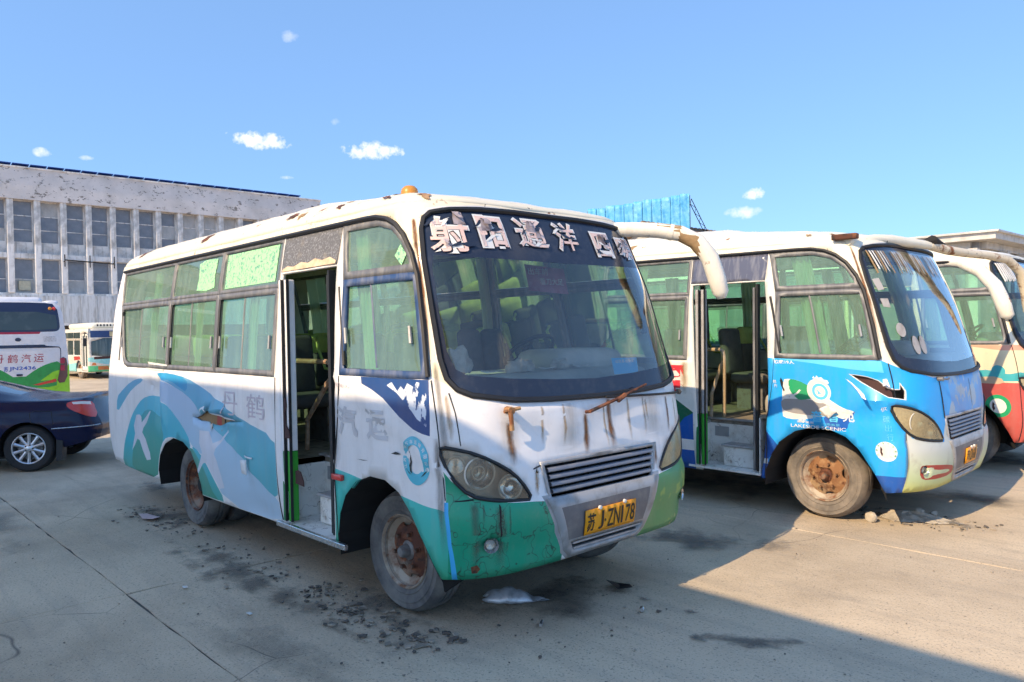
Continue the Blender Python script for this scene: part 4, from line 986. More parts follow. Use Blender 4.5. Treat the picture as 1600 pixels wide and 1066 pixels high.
# ------------------------------------------------------------------ bus 1: the white and teal wreck in front
def disp1(s, z):
    d = .0035*math.sin(3.1*s+1)*math.sin(4.3*z+.5)+.002*math.sin(11*s)*math.sin(9*z)
    if 3.2 < s < 6.8 and z < 1.46:
        w = gauss(s, 4.25, .36)
        d += w*(.05*gauss(z, 1.15, .045)-.035*gauss(z, 1.0, .05)+.02*gauss(z, 1.26, .05)-.02*gauss(z, .90, .05))+.012*w*math.sin(23*s+9*z)*gauss(z, 1.06, .22)
        d += .008*gauss(s, 4.0, .18)*gauss(z, .90, .03)-.006*gauss(s, 3.9, .2)*gauss(z, .96, .03)
        k = clamp01((z-.85)/.1)*clamp01((1.42-z)/.08)
        d += k*(.026*gauss(s, 5.53, .06)-.03*gauss(s, 5.66, .06))
        d += .018*gauss(s, 3.6, .12)*gauss(z, .75, .1)-.02*gauss(s, 3.75, .1)*gauss(z, .74, .12)
        d += .02*gauss(s, 3.22, .08)*math.sin(9*z)+.006*math.sin(31*s+3*z)*gauss(s, 4.3, .6)*gauss(z, 1.05, .18)
        d += .022*gauss(s, 5.8, .15)*gauss(z, 1.38, .04)-.02*gauss(s, 5.9, .18)*gauss(z, 1.31, .04)
        d -= .02*gauss(s, 3.5, .25)*gauss(z, .42, .06)
    if s < 2.3 and s > 1.0 and z < 1.5:
        q = 1.47-.36*((2.0-s)/.75)   # crease below the navy triangle
        d += .012*gauss(z, q-.06, .03)-.008*gauss(z, q-.14, .04)
    if abs(s) < 1.05 and z < 1.40:
        d += -.022*gauss(s, .62, .20)*gauss(z, 1.17, .10)+.016*gauss(s, .35, .16)*gauss(z, 1.2, .07)-.016*gauss(s, -.15, .18)*gauss(z, 1.2, .09)+.012*gauss(s, .5, .25)*gauss(z, 1.30, .025)+.01*math.sin(7*s+2)*gauss(z, 1.06, .05)
    if abs(s) < 1.2 and z < .86:
        d += .018*clamp01((.84-z)/.06)
        a = abs(s)
        d -= .022*clamp01((a-.44)/.03)*clamp01((1.09-a)/.03)*clamp01((z-.485)/.02)*clamp01((.645-z)/.03)
    return d
CREAM_TOP = [(-SMAX-.1, 2.50), (-SMAX-.1, 2.7), (SMAX+.1, 2.7), (SMAX+.1, 2.50), (1.6, 2.502), (1.30, 2.40), (1.17, 2.2), (1.17, 1.52), (1.075, 1.47), (1.13, 1.62), (1.14, 2.2), (1.12, 2.40), (1.02, 2.515), (.6, 2.545), (0, 2.548), (-.6, 2.545), (-1.02, 2.515), (-1.12, 2.40), (-1.3, 2.5)]
sm = lambda k: smooth_poly(T1[k], 1)
SKIRT = [(2.42, .89), (2.28, .888), (2.12, .876), (1.5, .816), (1.155, .782), (1.155, .2), (2.42, .2)]
BUMP = [(1.155, 1.0), (1.12, .95), (1.02, .855), (.89, .826), (.76, .81), (.635, .80), (.55, .79), (.50, .70), (.40, .45), (.36, .2), (1.155, .2)]
FARSKIRT = [(-1.155, .78), (-7, .8), (-7, .2), (-1.155, .2)]
cfg1 = dict(
    mats=[M_[k] for k in ('white1', 'blue_a', 'blue_b', 'pale', 'teal', 'green_in', 'birdwhite', 'skirt', 'bump_green', 'bump_patch', 'navy', 'residue', 'cream', 'cyanedge', 'silver')],
    regions=[(CREAM_TOP, 12), (sm('left_band'), 1), (sm('band_out'), 1), (sm('bright'), 2), (sm('pale'), 3), (sm('arch_o'), 4), (sm('arch_i'), 5), (sm('low_green'), 5), (sm('low_teal'), 4), (T1['bird1'], 6), (T1['bird2'], 6),
             (SKIRT, 7), (BUMP, 8), ([(a+.10, b_) for a, b_ in mir(BUMP)], 9), ([(-1.03, .78), (-1.2, .78), (-1.2, .2), (-1.03, .2)], 9), (win(SURR, -.02), 14), (FARSKIRT, 7), ([(1.86, 1.503), (1.19, 1.503)]+T1['blue'][2:], 10), (T1['bluewhite'], 11), ([(1.165, .83), (1.142, .83), (1.135, .6), (1.09, .38), (1.125, .38), (1.158, .6)], 13)],
    tears=[[(a, b_+(.028 if b_ > 1.065 else -.012)*gauss(a, 4.3, .33)) for a, b_ in T1['tear']], T1['slit'], [(3.70, .82), (3.66, .81), (3.66, .70), (3.69, .69)], [(4.46, 1.03), (4.40, 1.03), (4.405, .99), (4.42, .945), (4.445, .985)], [(1.19, 1.085), (1.172, 1.03), (1.195, 1.02)], [(.60, 1.005), (.575, .95), (.605, .955)]],
    disp=disp1, roof=M_['cream'], frame=M_['alu'], frameB=M_['navyframe'], lens=(M_['glass_lamp'], M_['glass_lamp_yellow']),
    beacons=[(1.10, .26)],
    roofspots=[(1.30, .20, .09, M_['rust_light']), (1.45, .10, .05, M_['rust']), (2.15, .10, .06, M_['rust']), (2.05, .2, .05, M_['filler']), (3.25, .10, .06, M_['rust']), (3.05, .08, .05, M_['filler']), (4.95, .12, .07, M_['rust']), (6.9, .12, .08, M_['rust']), (1.0, .05, .05, M_['rust_light']), (4.1, .3, .06, M_['filler'])],
    films={0: [(3.26, 2.175), (4.19, 2.165), (4.20, 2.45), (3.26, 2.455)], 1: [(4.42, 2.19), (4.60, 2.17), (4.82, 2.185), (4.80, 2.3), (4.83, 2.42), (4.7, 2.45), (4.42, 2.44), (4.44, 2.3)]},
    tagfilm=True, hdr_tear=[(3.14, 2.236), (2.11, 2.242), (2.10, 2.262), (2.2, 2.292), (2.35, 2.278), (2.5, 2.298), (2.65, 2.274), (2.8, 2.288), (2.95, 2.262), (3.06, 2.272), (3.14, 2.25)],
    plate_text=[('苏', -.235, .552, .075, .112, .02), ('J', -.13, .552, .045, .112, .01), ('·', -.078, .592, .014, .018, .0), ('ZN', -.05, .552, .12, .112, .01), ('1', .082, .552, .018, .112, .01), ('78', .125, .552, .09, .112, .01)],
    seams=[[(1.175, 1.50), (1.172, 1.13)], [(1.165, 1.0), (1.16, .83), (1.162, .6), (1.115, .385)], [(2.32, .38), (2.30, .9), (2.14, 1.5)], [(.62, .98), (.545, 1.0), (0, 1.005), (-.49, 1.0)], [(1.155, .83), (1.0, .845)], [(3.15, .37), (3.155, 1.0), (3.15, 1.46)], [(1.08, 1.43), (1.06, 1.32), (1.05, 1.14)]],
    rubber=M_['rubber'], rim=M_['rust'], rimring=M_['rim_pale'], wheel_z=(0, 0), steer=R(2), doorleaf=[M_['doorgreen2'], M_['doorgreen']], leafmat=M_['white1'],
    covers=[((1, -1), (1,)), ((1,), (1, -1)), ((1, -1), (1,)), ((-1,), (1, -1)), ((), (1,))], redgrip=(28, 40),
    curtains=[(3.66, 3.80, 1), (4.80, 4.92, 1), (6.0, 6.15, 1), (1.78, 1.92, 1), (3.15, 3.27, -1), (5.0, 5.1, -1), (6.3, 6.5, -1)])
BUS1 = (-9.65, 3.67, 0)
bus1, body1, ws1 = build_bus('wrecked white and teal minibus with torn side and peeling windshield letters, nearest the camera', 'minibus', BUS1, 0, 0, cfg1, 'derelict minibuses parked side by side')
F1 = lambda off: (lambda s, z: S(s, z, disp1(s, z)+off))
U1 = lambda off: (lambda u, z: S(-u, z, disp1(-u, z)+off))
for ch, s, w in (('丹', 4.11, .30), ('鹤', 3.65, .32)): put_text('faded_letters', ch, U1(.003), -s, 1.13, w, .19, M_['ghost_red'], body1, 0)
for ch, s, w in (('汽', 2.22, .25), ('运', 1.87, .24)): put_text('faded_letters', ch, U1(.003), -s, 1.12, w, .19, M_['ghost'], body1, .03)
put_text('faded_letters', '核载19人', U1(.003), -2.20, 1.425, .24, .035, M_['ghost_red'], body1)
em = panel('round_emblem', F1(.003), circle(1.365, 1.043, .123, 40, .138), [circle(1.365, 1.05, .072, 30, .082)], step=.03, mats=[M_['teal']], parent=body1)
ring_text(body1, '江苏丹鹤汽车运输有限公司', U1(.0045), 1.365, 1.046, .105, .024, M_['decal_white'])
panel('emblem_crane', F1(.0035), [(1.415, 1.10), (1.408, 1.07), (1.41, 1.045), (1.405, 1.03), (1.412, 1.0), (1.40, .965), (1.42, .975), (1.428, 1.01), (1.42, 1.03), (1.425, 1.05), (1.422, 1.08)], step=.03, mats=[M_['plate_black']], parent=body1)
for q in ([(1.47, 1.0), (1.43, .965), (1.405, .958), (1.44, .978)], [(1.265, .995), (1.30, .965), (1.32, .955), (1.29, .985)]): panel('emblem_crane', F1(.0045), q, step=.03, mats=[M_['plate_black']], parent=body1)
panel('filler_flap', F1(.010), [(3.70, .83), (3.53, .83), (3.53, .818), (3.69, .818)], step=.03, mats=[M_['torn']], parent=body1, thick=-.004)
panel('filler_flap', lambda s, z: S(s, z, .03+.02*(s-3.58)/.05), [(3.66, .80), (3.60, .81), (3.605, .69), (3.65, .70)], step=.03, mats=[M_['torn']], parent=body1, thick=.004)
# curled lips of the tear and what shows behind it
panel('torn_lip', lambda s, z: S(s, z, disp1(s, z)+.004+.03*clamp01((z-1.09)/.05)), [(4.55, 1.10), (4.49, 1.125), (4.37, 1.16), (4.30, 1.13), (4.36, 1.185), (4.42, 1.165)], step=.02, mats=[M_['torn']], parent=body1)
panel('torn_lip', lambda s, z: S(s, z, disp1(s, z)+.006), [(4.30, 1.13), (4.18, 1.112), (4.0, 1.095), (3.85, 1.088), (4.0, 1.112), (4.2, 1.13)], step=.02, mats=[M_['torn']], parent=body1)
panel('torn_lip', lambda s, z: S(s, z, disp1(s, z)+.008), [(4.47, 1.035), (4.44, 1.0), (4.42, .955), (4.405, .99), (4.38, 1.02), (4.37, 1.03), (4.42, 1.02)], step=.02, mats=[M_['paper']], parent=body1)
panel('inner_lining', lambda s, z: S(s, z, -.034), [(4.9, .95), (3.6, .95), (3.6, 1.2), (4.9, 1.2)], [], [([(4.34, .9), (4.22, .9), (4.22, 1.2), (4.30, 1.2)], 1), ([(4.16, .9), (4.13, .9), (4.13, 1.2), (4.16, 1.2)], 2)], step=.1, mats=[M_['filler'], M_['b2_red'], M_['dark']], parent=body1)
# side marker lamp, peeled brown film by the door
b = MB(); b.rbox(sx(2.31)-0, sx(2.19), -1.145, -1.115, .822, .862, .008); b.obj('side_marker_lamp', M_['redlamp'], bus1, True)
for y, z0, z1, w in ((-1.112, 1.0, 1.28, .10),):
    q = [(0, 0), (.03, .02), (.05, .10), (.045, .2), (.06, .27), (.03, .30), (.0, .28)]
b = MB(); b.prism([(4.41, 1.02), (4.52, 1.03), (4.51, 1.08), (4.46, 1.12), (4.45, 1.2), (4.47, 1.26), (4.46, 1.31), (4.42, 1.33)], lambda u, v, d: (u, -1.105+d, v), -.006, 0.); b.obj('peeled_brown_film', M_['maroon'], bus1)
b = MB(); b.prism([(4.52, .70), (4.63, .69), (4.625, .73), (4.59, .79), (4.55, .80), (4.52, .79)], lambda u, v, d: (u, -1.07+d+.06*(u-4.5), v), -.006, 0.); b.obj('peeled_brown_film', M_['maroon'], bus1)
b = MB(); b.rbox(4.29, 5.26, -1.12, -1.09, .365, .405, .006); b.obj('sill_strip', M_['chrome'], bus1)
# windshield lettering, stickers
for ch, s, z, w, h, cx in (('射', 1.05, 2.24, .30, .21, 0), ('阳', .665, 2.28, .20, .195, 0), ('通', .355, 2.295, .25, .185, 0), ('洋', .005, 2.295, .20, .185, 0), ('四', -.37, 2.275, .18, .165, 0), ('明', -.655, 2.275, .23, .145, 0)):
    rnd = random.Random(ord(ch)); holes_ = [(-s+w*rnd.uniform(.1, .9), z+h*rnd.uniform(.1, 1), rnd.uniform(.012, .025)) for _ in range(2)]
    cut = lambda u, v, H=holes_: any(abs(u-a)+abs(v-b_)*1.3 < r for a, b_, r in H)
    put_text('windshield_letters', ch, TXT(.006), -s-.012, z-.012, w+.024, h+.024, M_['decal_white'], ws1, .05 if ch in '阳四明' else .036)
    put_text('windshield_letters', ch, TXT(.0095), -s, z, w, h, M_['decal_pink'], ws1, .024 if ch in '阳四明' else .010)
for ci, (s0, z0, w0, h0) in enumerate(((1.05, 2.24, .30, .21), (.665, 2.28, .20, .195), (.355, 2.295, .25, .185), (.005, 2.295, .20, .185), (-.37, 2.275, .18, .165), (-.655, 2.275, .23, .145))):
    rnd = random.Random(40+ci)
    for k in range(5):
        a, c_, t = s0-w0*rnd.uniform(.05, .95), z0+h0*rnd.uniform(.1, .95), rnd.uniform(-.6, .6); l_ = rnd.uniform(.03, .07); h_ = rnd.uniform(.006, .018)
        panel('torn_gap', Sf(.0115), [(a+l_*math.cos(t), c_+l_*math.sin(t)), (a, c_+h_), (a-l_*math.cos(t), c_-l_*math.sin(t)), (a+.01, c_-h_)], step=.03, mats=[M_['frit'] if k % 3 else M_['decal_white']], parent=ws1)
for s, z, r in ((.80, 2.41, .09), (.60, 2.38, .09), (.22, 2.40, .08), (.17, 2.36, .05), (-.46, 2.36, .08), (-.76, 2.35, .07), (.92, 2.27, .04)):
    rnd = random.Random(int(s*100)); vs = []
    for k in range(7):
        t = k/6
        for m in (0, 1): vs.append(S(s+(m-.5)*r*(1-.7*t)+.02*t*rnd.uniform(-1, 1), z+r*.9*(math.sin(t*2.6)), .011+.028*(1-math.cos(t*2.4))/2))
    b = MB(); b.add(vs, [(2*k, 2*k+1, 2*k+3, 2*k+2) for k in range(6)]); b.obj('peeling_film', M_['peel'], ws1, True)
panel('blue_notice', Sf(-.012), [(-.20, 1.475), (-.455, 1.475), (-.475, 1.575), (-.205, 1.58)], step=.06, mats=[M_['foil']], parent=ws1)
put_text('notice_letters', '道路客运安全', TXT(-.0105), .235, 1.545, .2, .022, M_['decal_white'], ws1)
panel('hanging_poster', lambda u, v: (5.75-.25*(v-2.1), u, v), [(.10, 2.05), (.50, 2.03), (.50, 2.22), (.10, 2.24)], step=.1, mats=[M_['poster']], parent=bus1)
put_text('poster_letters', '出车前', lambda u, v: (5.756-.25*(v-2.1), u, v), .12, 2.165, .20, .05, M_['paper'], bus1, .01)
put_text('poster_letters', '看刀大足', lambda u, v: (5.756-.25*(v-2.1), u, v), .22, 2.095, .24, .05, M_['paper'], bus1, .01)
# wipers
b = MB(); b.tube([S(.17, 1.268, .02), S(.168, 1.272, .05), S(-.10, 1.335, .07), S(-.42, 1.402, .055)], [.012, .012, .010, .007], 6); b.tube([S(-.08, 1.32, .075), S(-.16, 1.352, .075)], .015, 6); b.obj('wiper_arm', M_['rust'], bus1, True)
b = MB(); b.tube([S(s, 1.345-.035*(-s), .035) for s in (-.02, -.2, -.4, -.6, -.8, -.98)], .009, 6); b.tube([S(-.90, 1.318, .035), S(-.97, 1.31, .03), S(-1.0, 1.305, .03)], .02, 6); b.obj('wiper_blade', M_['black'], bus1, True)
b = MB(); b.tube([S(.76, 1.325, 0), S(.76, 1.325, .06)], .022, 8); b.tube([S(.765, 1.33, .05), S(.765, 1.26, .045), S(.76, 1.215, .03)], [.016, .012, .014], 8); b.tube([S(.70, 1.335, .045), S(.80, 1.32, .045)], .011, 6); b.obj('wiper_spindle', M_['rust_light'], bus1, True)
for k, (s, z0, z1, w, m) in enumerate(((.757, 1.25, 1.0, .045, 'streak'), (.16, 1.255, 1.0, .045, 'streak'), (-.02, 1.30, 1.02, .02, 'streak_pale'), (-.07, 1.33, 1.0, .05, 'streak'), (.52, 1.33, 1.1, .02, 'streak_pale'), (.35, 1.33, 1.08, .02, 'streak_pale'), (-.26, 1.32, 1.03, .025, 'streak_pale'), (-.42, 1.32, 1.06, .02, 'streak_pale'), (-.7, 1.3, 1.04, .025, 'streak'), (-.83, 1.28, 1.1, .02, 'streak_pale'), (.60, .97, .82, .03, 'streak_pale'), (-.50, 1.0, .85, .03, 'streak'),
                                             (1.0, .83, .42, .05, 'dirt_film'), (.86, .80, .43, .06, 'dirt_film'), (.80, .80, .5, .012, 'dirt_film'), (1.10, 1.42, 1.15, .03, 'streak_pale'), (1.14, 1.6, .9, .04, 'dirt_film'), (1.19, 1.18, .5, .05, 'dirt_film'), (.95, .82, .70, .012, 'dirt_film'), (.3, 1.33, 1.02, .14, 'streak_faint'), (-.5, 1.33, 1.02, .18, 'streak_faint'), (.75, 1.28, 1.0, .12, 'streak_faint'), (1.155, 2.3, 1.6, .025, 'streak'), (1.16, 2.45, 2.2, .04, 'streak'), (-.45, 1.3, 1.15, .02, 'streak_pale'))):
    streak(body1, F1(.0025), s, z0, z1, w, M_[m], k+1)
panel('bumper_slit', F1(.003), [(.862, .815), (.852, .80), (.858, .7), (.85, .62), (.858, .60), (.866, .7)], step=.03, mats=[M_['dark']], parent=body1)
panel('bumper_hole', F1(.003), [(1.02, .47), (.985, .48), (.965, .455), (.98, .43), (1.01, .43)], step=.03, mats=[M_['rust']], parent=body1)
for q in ([(2.0, .985), (1.86, .99), (1.92, .983)], [(1.60, 1.06), (1.55, 1.075), (1.50, 1.065), (1.55, 1.058)], [(5.95, 1.53), (5.4, 1.51), (5.4, 1.495), (5.9, 1.505)], [(6.0, 1.47), (5.5, 1.462), (5.5, 1.448), (5.95, 1.452)]): panel('paint_chip', F1(.008), q, step=.03, mats=[M_['plate_black'] if q[0][1] < 1.3 else M_['b2_white']], parent=body1)
M_['arm'] = paint('mirror_arm_paint', (.84, .79, .68), 1.0, .35, .35, .55)
# far-side mirror arm
ARM1 = [(5.90, .74, 2.50), (5.99, .80, 2.505), (6.10, .885, 2.50), (6.229, .985, 2.487), (6.355, 1.085, 2.458), (6.450, 1.160, 2.392), (6.515, 1.210, 2.275), (6.552, 1.240, 2.12), (6.572, 1.256, 2.02), (6.578, 1.26, 1.975)]
b = MB(); b.tube(ARM1, [.05, .055, .055, .056, .058, .060, .066, .066, .058, .03], 14); ma = b.obj('mirror_arm', M_['arm'], bus1, True, 60)
b = MB(); b.tube([(6.29, 1.034, 2.474), (6.31, 1.05, 2.468)], .0605, 14); b.obj('arm_joint', M_['arm'], ma, True, 60)
b = MB(); b.tube([(5.88, .72, 2.44), (5.92, .76, 2.52)], .075, 12); b.obj('arm_socket', M_['arm'], ma, True, 60)
b = MB(); b.tube([(p[0]-.012, p[1]-.012, p[2]+.006) for p in ARM1[3:7]], [.052, .056, .060, .05], 12); b.obj('bare_filler', M_['filler'], ma, True, 60)

# ------------------------------------------------------------------ bus 2: the blue one behind
def disp2(s, z):
    d = .003*math.sin(2.7*s+.3)*math.sin(4*z+1.3)+.003*math.sin(9*s+z*5)
    if .9 < s < 2.2 and z < 1.48:
        d += .035*gauss(s, 1.28, .15)*gauss(z, 1.17, .07)-.025*gauss(s, 1.2, .12)*gauss(z, 1.34, .05)+.014*math.sin(22*(z+.25*s))*gauss(s, 1.35, .25)*gauss(z, 1.08, .12)
    if abs(s) < 1.2 and z < .86: d += .018*clamp01((.84-z)/.06)
    return d
W2_, F2_ = {}, None
s2 = lambda k: smooth_poly(T2[k], 1)
def shrink(p, k): 
    cx = sum(a for a, _ in p)/len(p); cz = sum(b for _, b in p)/len(p); return [(cx+(a-cx)*k, cz+(b-cz)*k) for a, b in p]
RG = (1.76, 1.222)
cfg2 = dict(
    mats=[M_[k] for k in ('b2_white', 'b2_blue', 'b2_light', 'b2_deep', 'b2_grey', 'b2_green', 'b2_dgreen', 'b2_bumper', 'b2_hood', 'cream2', 'b2_red', 'torn', 'white1')],
    regions=[(CREAM_TOP, 9), ([(2.45, 1.505), (1.18, 1.505), (1.13, 1.48), (1.0, 1.42), (.7, 1.35), (.3, 1.33), (.3, .2), (2.45, .2)], 1), ([(.42, 1.345), (-1.2, 1.45), (-1.2, .98), (.50, .98), (.38, 1.15)], 8), ([(-1.0, 1.5), (-7, 1.5), (-7, .2), (-1.0, .2)], 1),
             ([(2.1, 1.50), (1.18, 1.50), (1.18, 1.40), (1.5, 1.43), (1.8, 1.47)], 2), ([(2.45, .9), (2.3, .82), (2.2, .7), (2.3, .55), (2.45, .55)], 3), ([(2.45, .53), (1.0, .53), (1.0, .2), (2.45, .2)], 3), ([(2.45, .56), (2.3, .56), (2.3, .51), (2.45, .51)], 12),
             ([(1.075, 1.0), (1.10, .95), (1.02, .855), (.89, .826), (.76, .81), (.635, .80), (.55, .99), (-1.155, .99), (-1.155, .2), (1.075, .2)], 7),
             (s2('wave'), 0), (s2('wavegrey'), 4), (s2('darkblue'), 3), (s2('green'), 5), ([(2.10, 1.30), (2.08, 1.25), (2.09, 1.20), (2.06, 1.175), (2.03, 1.185), (2.05, 1.21), (2.03, 1.25), (2.06, 1.27)], 0), ([(2.06, 1.165), (2.01, 1.16), (1.96, 1.185), (1.925, 1.22), (1.94, 1.228), (1.97, 1.198), (2.01, 1.174), (2.06, 1.178)], 0),
             (circle(RG[0], RG[1], .108, 36), 0), (circle(RG[0]-.01, RG[1]-.005, .072, 30), 2), (circle(RG[0]-.01, RG[1]-.005, .048, 24), 0),
             (win(T2['tear'], -.006), 11), (circle(1.235, .74, .083, 28), 12), (circle(1.23, .74, .058, 24), 0),
             ([(3.5, 1.06), (3.3, 1.06), (3.1, .94), (3.1, .2), (7.2, .2), (7.2, .9), (5.0, 1.05)], 6), ([(3.29, .66), (3.27, .8), (3.2, .88), (3.1, .93), (3.1, .2), (3.35, .2)], 3), ([(3.4, .66), (3.1, .66), (3.1, .55), (3.4, .55)], 12),
             (smooth_poly([(.97, .62), (.90, .63), (.48, .59), (.44, .55), (.46, .50), (.86, .49), (.95, .52)], 1), 10), (smooth_poly([(.93, .60), (.82, .605), (.80, .575), (.54, .56), (.52, .53), (.80, .535), (.83, .51), (.91, .51)], 1), 7)],
    tears=[T2['tear']], disp=disp2, roof=M_['cream2'], frame=M_['alu'], lens=(M_['glass_lamp_yellow'], M_['glass_lamp_yellow']), header=M_['header2'],
    wsg=WSG2, beacons=[], roofspots=[(1.25, .05, .035, M_['rust']), (1.5, .08, .03, M_['filler']), (4.0, .1, .04, M_['filler'])], slats=5, centre=M_['silver'],
    platemat=M_['plate_yellow'], plate=(-.16, .16, .55, .69), plate_text=[('苏J', -.14, .57, .09, .10, .01), ('ZN', -.035, .57, .07, .10, .01), ('6', .05, .57, .035, .10, .01), ('1', .10, .57, .02, .10, .01)],
    seams=[[(1.13, 1.48), (1.13, 1.18)], [(1.07, 1.0), (1.075, .6), (1.07, .39)], [(2.32, .38), (2.30, .9), (2.14, 1.5)], [(.40, 1.0), (.52, .8), (.47, .6), (.40, .42)], [(.60, 1.33), (.58, 1.0)]],
    rubber=M_['rubber_dusty'], rim=M_['rust2'], hub=M_['rust'], wheel_z=(.04, .004), steer=R(-3), doorleaf=[M_['doorgreen2'], M_['doorgreen']], leafmat=M_['filmgrey'], leafmat2=M_['alu'], rail=M_['handrail_y'], railx=-.66, rimring=M_['rim_pale'],
    covers=[((), ()), ((1,), ()), ((), (1,)), ((), ()), ((), ())], greyseat=True,
    curtains=[(1.62, 1.80, 1), (3.75, 3.9, 1), (2.3, 2.5, -1), (3.5, 3.7, -1), (4.6, 4.8, -1), (1.5, 1.68, -1)])
BUS2 = (-8.871, 7.551, .0208); Y2, P2 = .03512, .01049
bus2, body2, ws2 = build_bus('blue and cream minibus with torn blue front flank, second of the three minibuses', 'minibus', BUS2, Y2, P2, cfg2, 'derelict minibuses parked side by side')
U2 = lambda off: (lambda u, z: S(-u, z, disp2(-u, z)+off)); F2 = lambda off: (lambda s, z: S(s, z, disp2(s, z)+off))
put_text('red_letter', '丹', U2(.003), -3.44, 1.13, .27, .28, M_['red'], body2, .035)
put_text('white_letters', '核载19人', U2(.003), -2.14, 1.455, .20, .035, M_['decal_white'], body2, .02)
put_text('white_letters', '苑', U2(.003), -1.575, .965, .10, .105, M_['decal_white'], body2, .015)
put_text('white_letters', '香', U2(.003), -1.70, .955, .095, .10, M_['b2_light'], body2, .015)
put_text('white_letters', '音', U2(.003), -1.85, .945, .10, .10, M_['b2_light'], body2, .015)
put_text('white_letters', '畔', U2(.003), -1.97, .925, .07, .055, M_['decal_white'], body2, .015)
put_text('white_letters', 'LAKESIDE SCENIC', U2(.003), -2.05, .882, .50, .03, M_['decal_white'], body2, .0)
put_text('white_letters', '湖畔美景', U2(.003), -1.99, .925, .0 or .16, .022, M_['decal_white'], body2, .0)
put_text('white_letters', '四季美景', U2(.003), -1.76, .92, .16, .022, M_['b2_light'], body2, .0)
for k, ch in enumerate('低碳出行'): put_text('white_letters', ch, U2(.003), -1.25+.01*k, 1.06-.075*k, .05, .055, M_['b2_light'] if k else M_['decal_white'], body2, .0)
ring_text(body2, '江苏丹鹤汽车运输', U2(.0045), 1.235, .74, .071, .017, M_['b2_green'])
panel('emblem_crane', F2(.0035), [(1.275, .785), (1.262, .76), (1.268, .74), (1.26, .72), (1.27, .70), (1.28, .73), (1.278, .76)], step=.03, mats=[M_['maroon']], parent=body2)
panel('emblem_crane', F2(.0035), [(2.10, 1.33), (2.085, 1.29), (2.095, 1.25), (2.08, 1.215), (2.09, 1.20), (2.11, 1.25), (2.115, 1.30)], step=.03, mats=[M_['plate_black']], parent=body2)
put_text('emblem_letters', '鹤', U2(.004), -2.185, 1.275, .03, .03, M_['decal_white'], body2)
put_text('emblem_letters', '丹', U2(.004), -2.18, 1.235, .03, .03, M_['decal_white'], body2)
panel('emblem_bird', F2(.0035), [(1.785, 1.235), (1.765, 1.225), (1.75, 1.21), (1.735, 1.19), (1.755, 1.20), (1.775, 1.19), (1.765, 1.21)], step=.03, mats=[M_['b2_light']], parent=body2)
panel('dragon_crest', F2(.0035), [(1.80, 1.335), (1.785, 1.355), (1.775, 1.335), (1.755, 1.36), (1.745, 1.34), (1.715, 1.345), (1.70, 1.325), (1.665, 1.32), (1.655, 1.295), (1.68, 1.285), (1.71, 1.30), (1.74, 1.315)], step=.03, mats=[M_['decal_white']], parent=body2)
panel('torn_backing', lambda s, z: S(s, z, -.035), [(1.70, 1.08), (1.14, 1.08), (1.14, 1.45), (1.70, 1.45)], step=.1, mats=[M_['maroon']], parent=body2)
panel('torn_flap', lambda s, z: S(s, z, disp2(s, z)+.01+.10*clamp01((1.31-z)/.12)), [(1.50, 1.345), (1.42, 1.285), (1.33, 1.22), (1.31, 1.18), (1.345, 1.20), (1.41, 1.26), (1.48, 1.32)], step=.025, mats=[M_['torn']], parent=body2)
panel('torn_flap', lambda s, z: S(s, z, disp2(s, z)+.004+.05*clamp01((1.36-z)/.1)), [(1.20, 1.345), (1.165, 1.35), (1.16, 1.28), (1.185, 1.30), (1.21, 1.29)], step=.025, mats=[M_['torn']], parent=body2)
panel('peeled_wave_tip', lambda s, z: S(s, z, disp2(s, z)+.004+.05*clamp01((1.72-s)/.15)), [(1.78, 1.06), (1.70, 1.10), (1.615, 1.07), (1.60, 1.055), (1.63, 1.035), (1.69, .985), (1.73, 1.01)], step=.025, mats=[M_['b2_white']], parent=body2, thick=.003)
for k, (s, z0, z1, w, m) in enumerate(((1.16, 2.5, 1.6, .03, 'streak'), (1.08, .9, .4, .03, 'dirt_film'), (.44, .9, .45, .025, 'streak'), (-.2, 1.3, 1.0, .03, 'dirt_film'), (3.2, 1.45, 1.1, .08, 'streak_pale'), (3.4, 1.46, 1.2, .1, 'streak_pale'))): streak(body2, F2(.003), s, z0, z1, w, M_[m], 60+k)
b = MB(); b.tube([S(.62, 1.335, 0), S(.62, 1.335, .05)], .018, 8); b.tube([S(.62, 1.335, .045), S(.53, 1.33, .05), S(.48, 1.335, .04)], .009, 6); b.obj('wiper_spindle', M_['iron'], bus2, True)
# letters left on its windshield, stickers
for s, w in ((1.0, .28), (.62, .28), (.2, .3), (-.2, .3)):
    for k in range(7):
        u = s-w*k/7; panel('peeled_letter_strip', Sf(.006), [(u, 2.46), (u-.022, 2.455), (u-.05, 2.26+.03*(k % 2)), (u-.028, 2.25+.04*(k % 3))], step=.05, mats=[M_['paper'] if k % 3 else M_['filler']], parent=ws2)
for q in (circle(.93, 1.76, .05, 18, .06), circle(.80, 1.63, .045, 18, .08), circle(.70, 1.63, .045, 18, .08), [(1.06, 2.2), (.98, 2.21), (.97, 2.11), (1.04, 2.10)], [(1.05, 2.03), (.97, 2.03), (.97, 1.95), (1.04, 1.96)]): panel('window_sticker', Sf(.003), q, step=.05, mats=[M_['filmgrey']], parent=ws2)
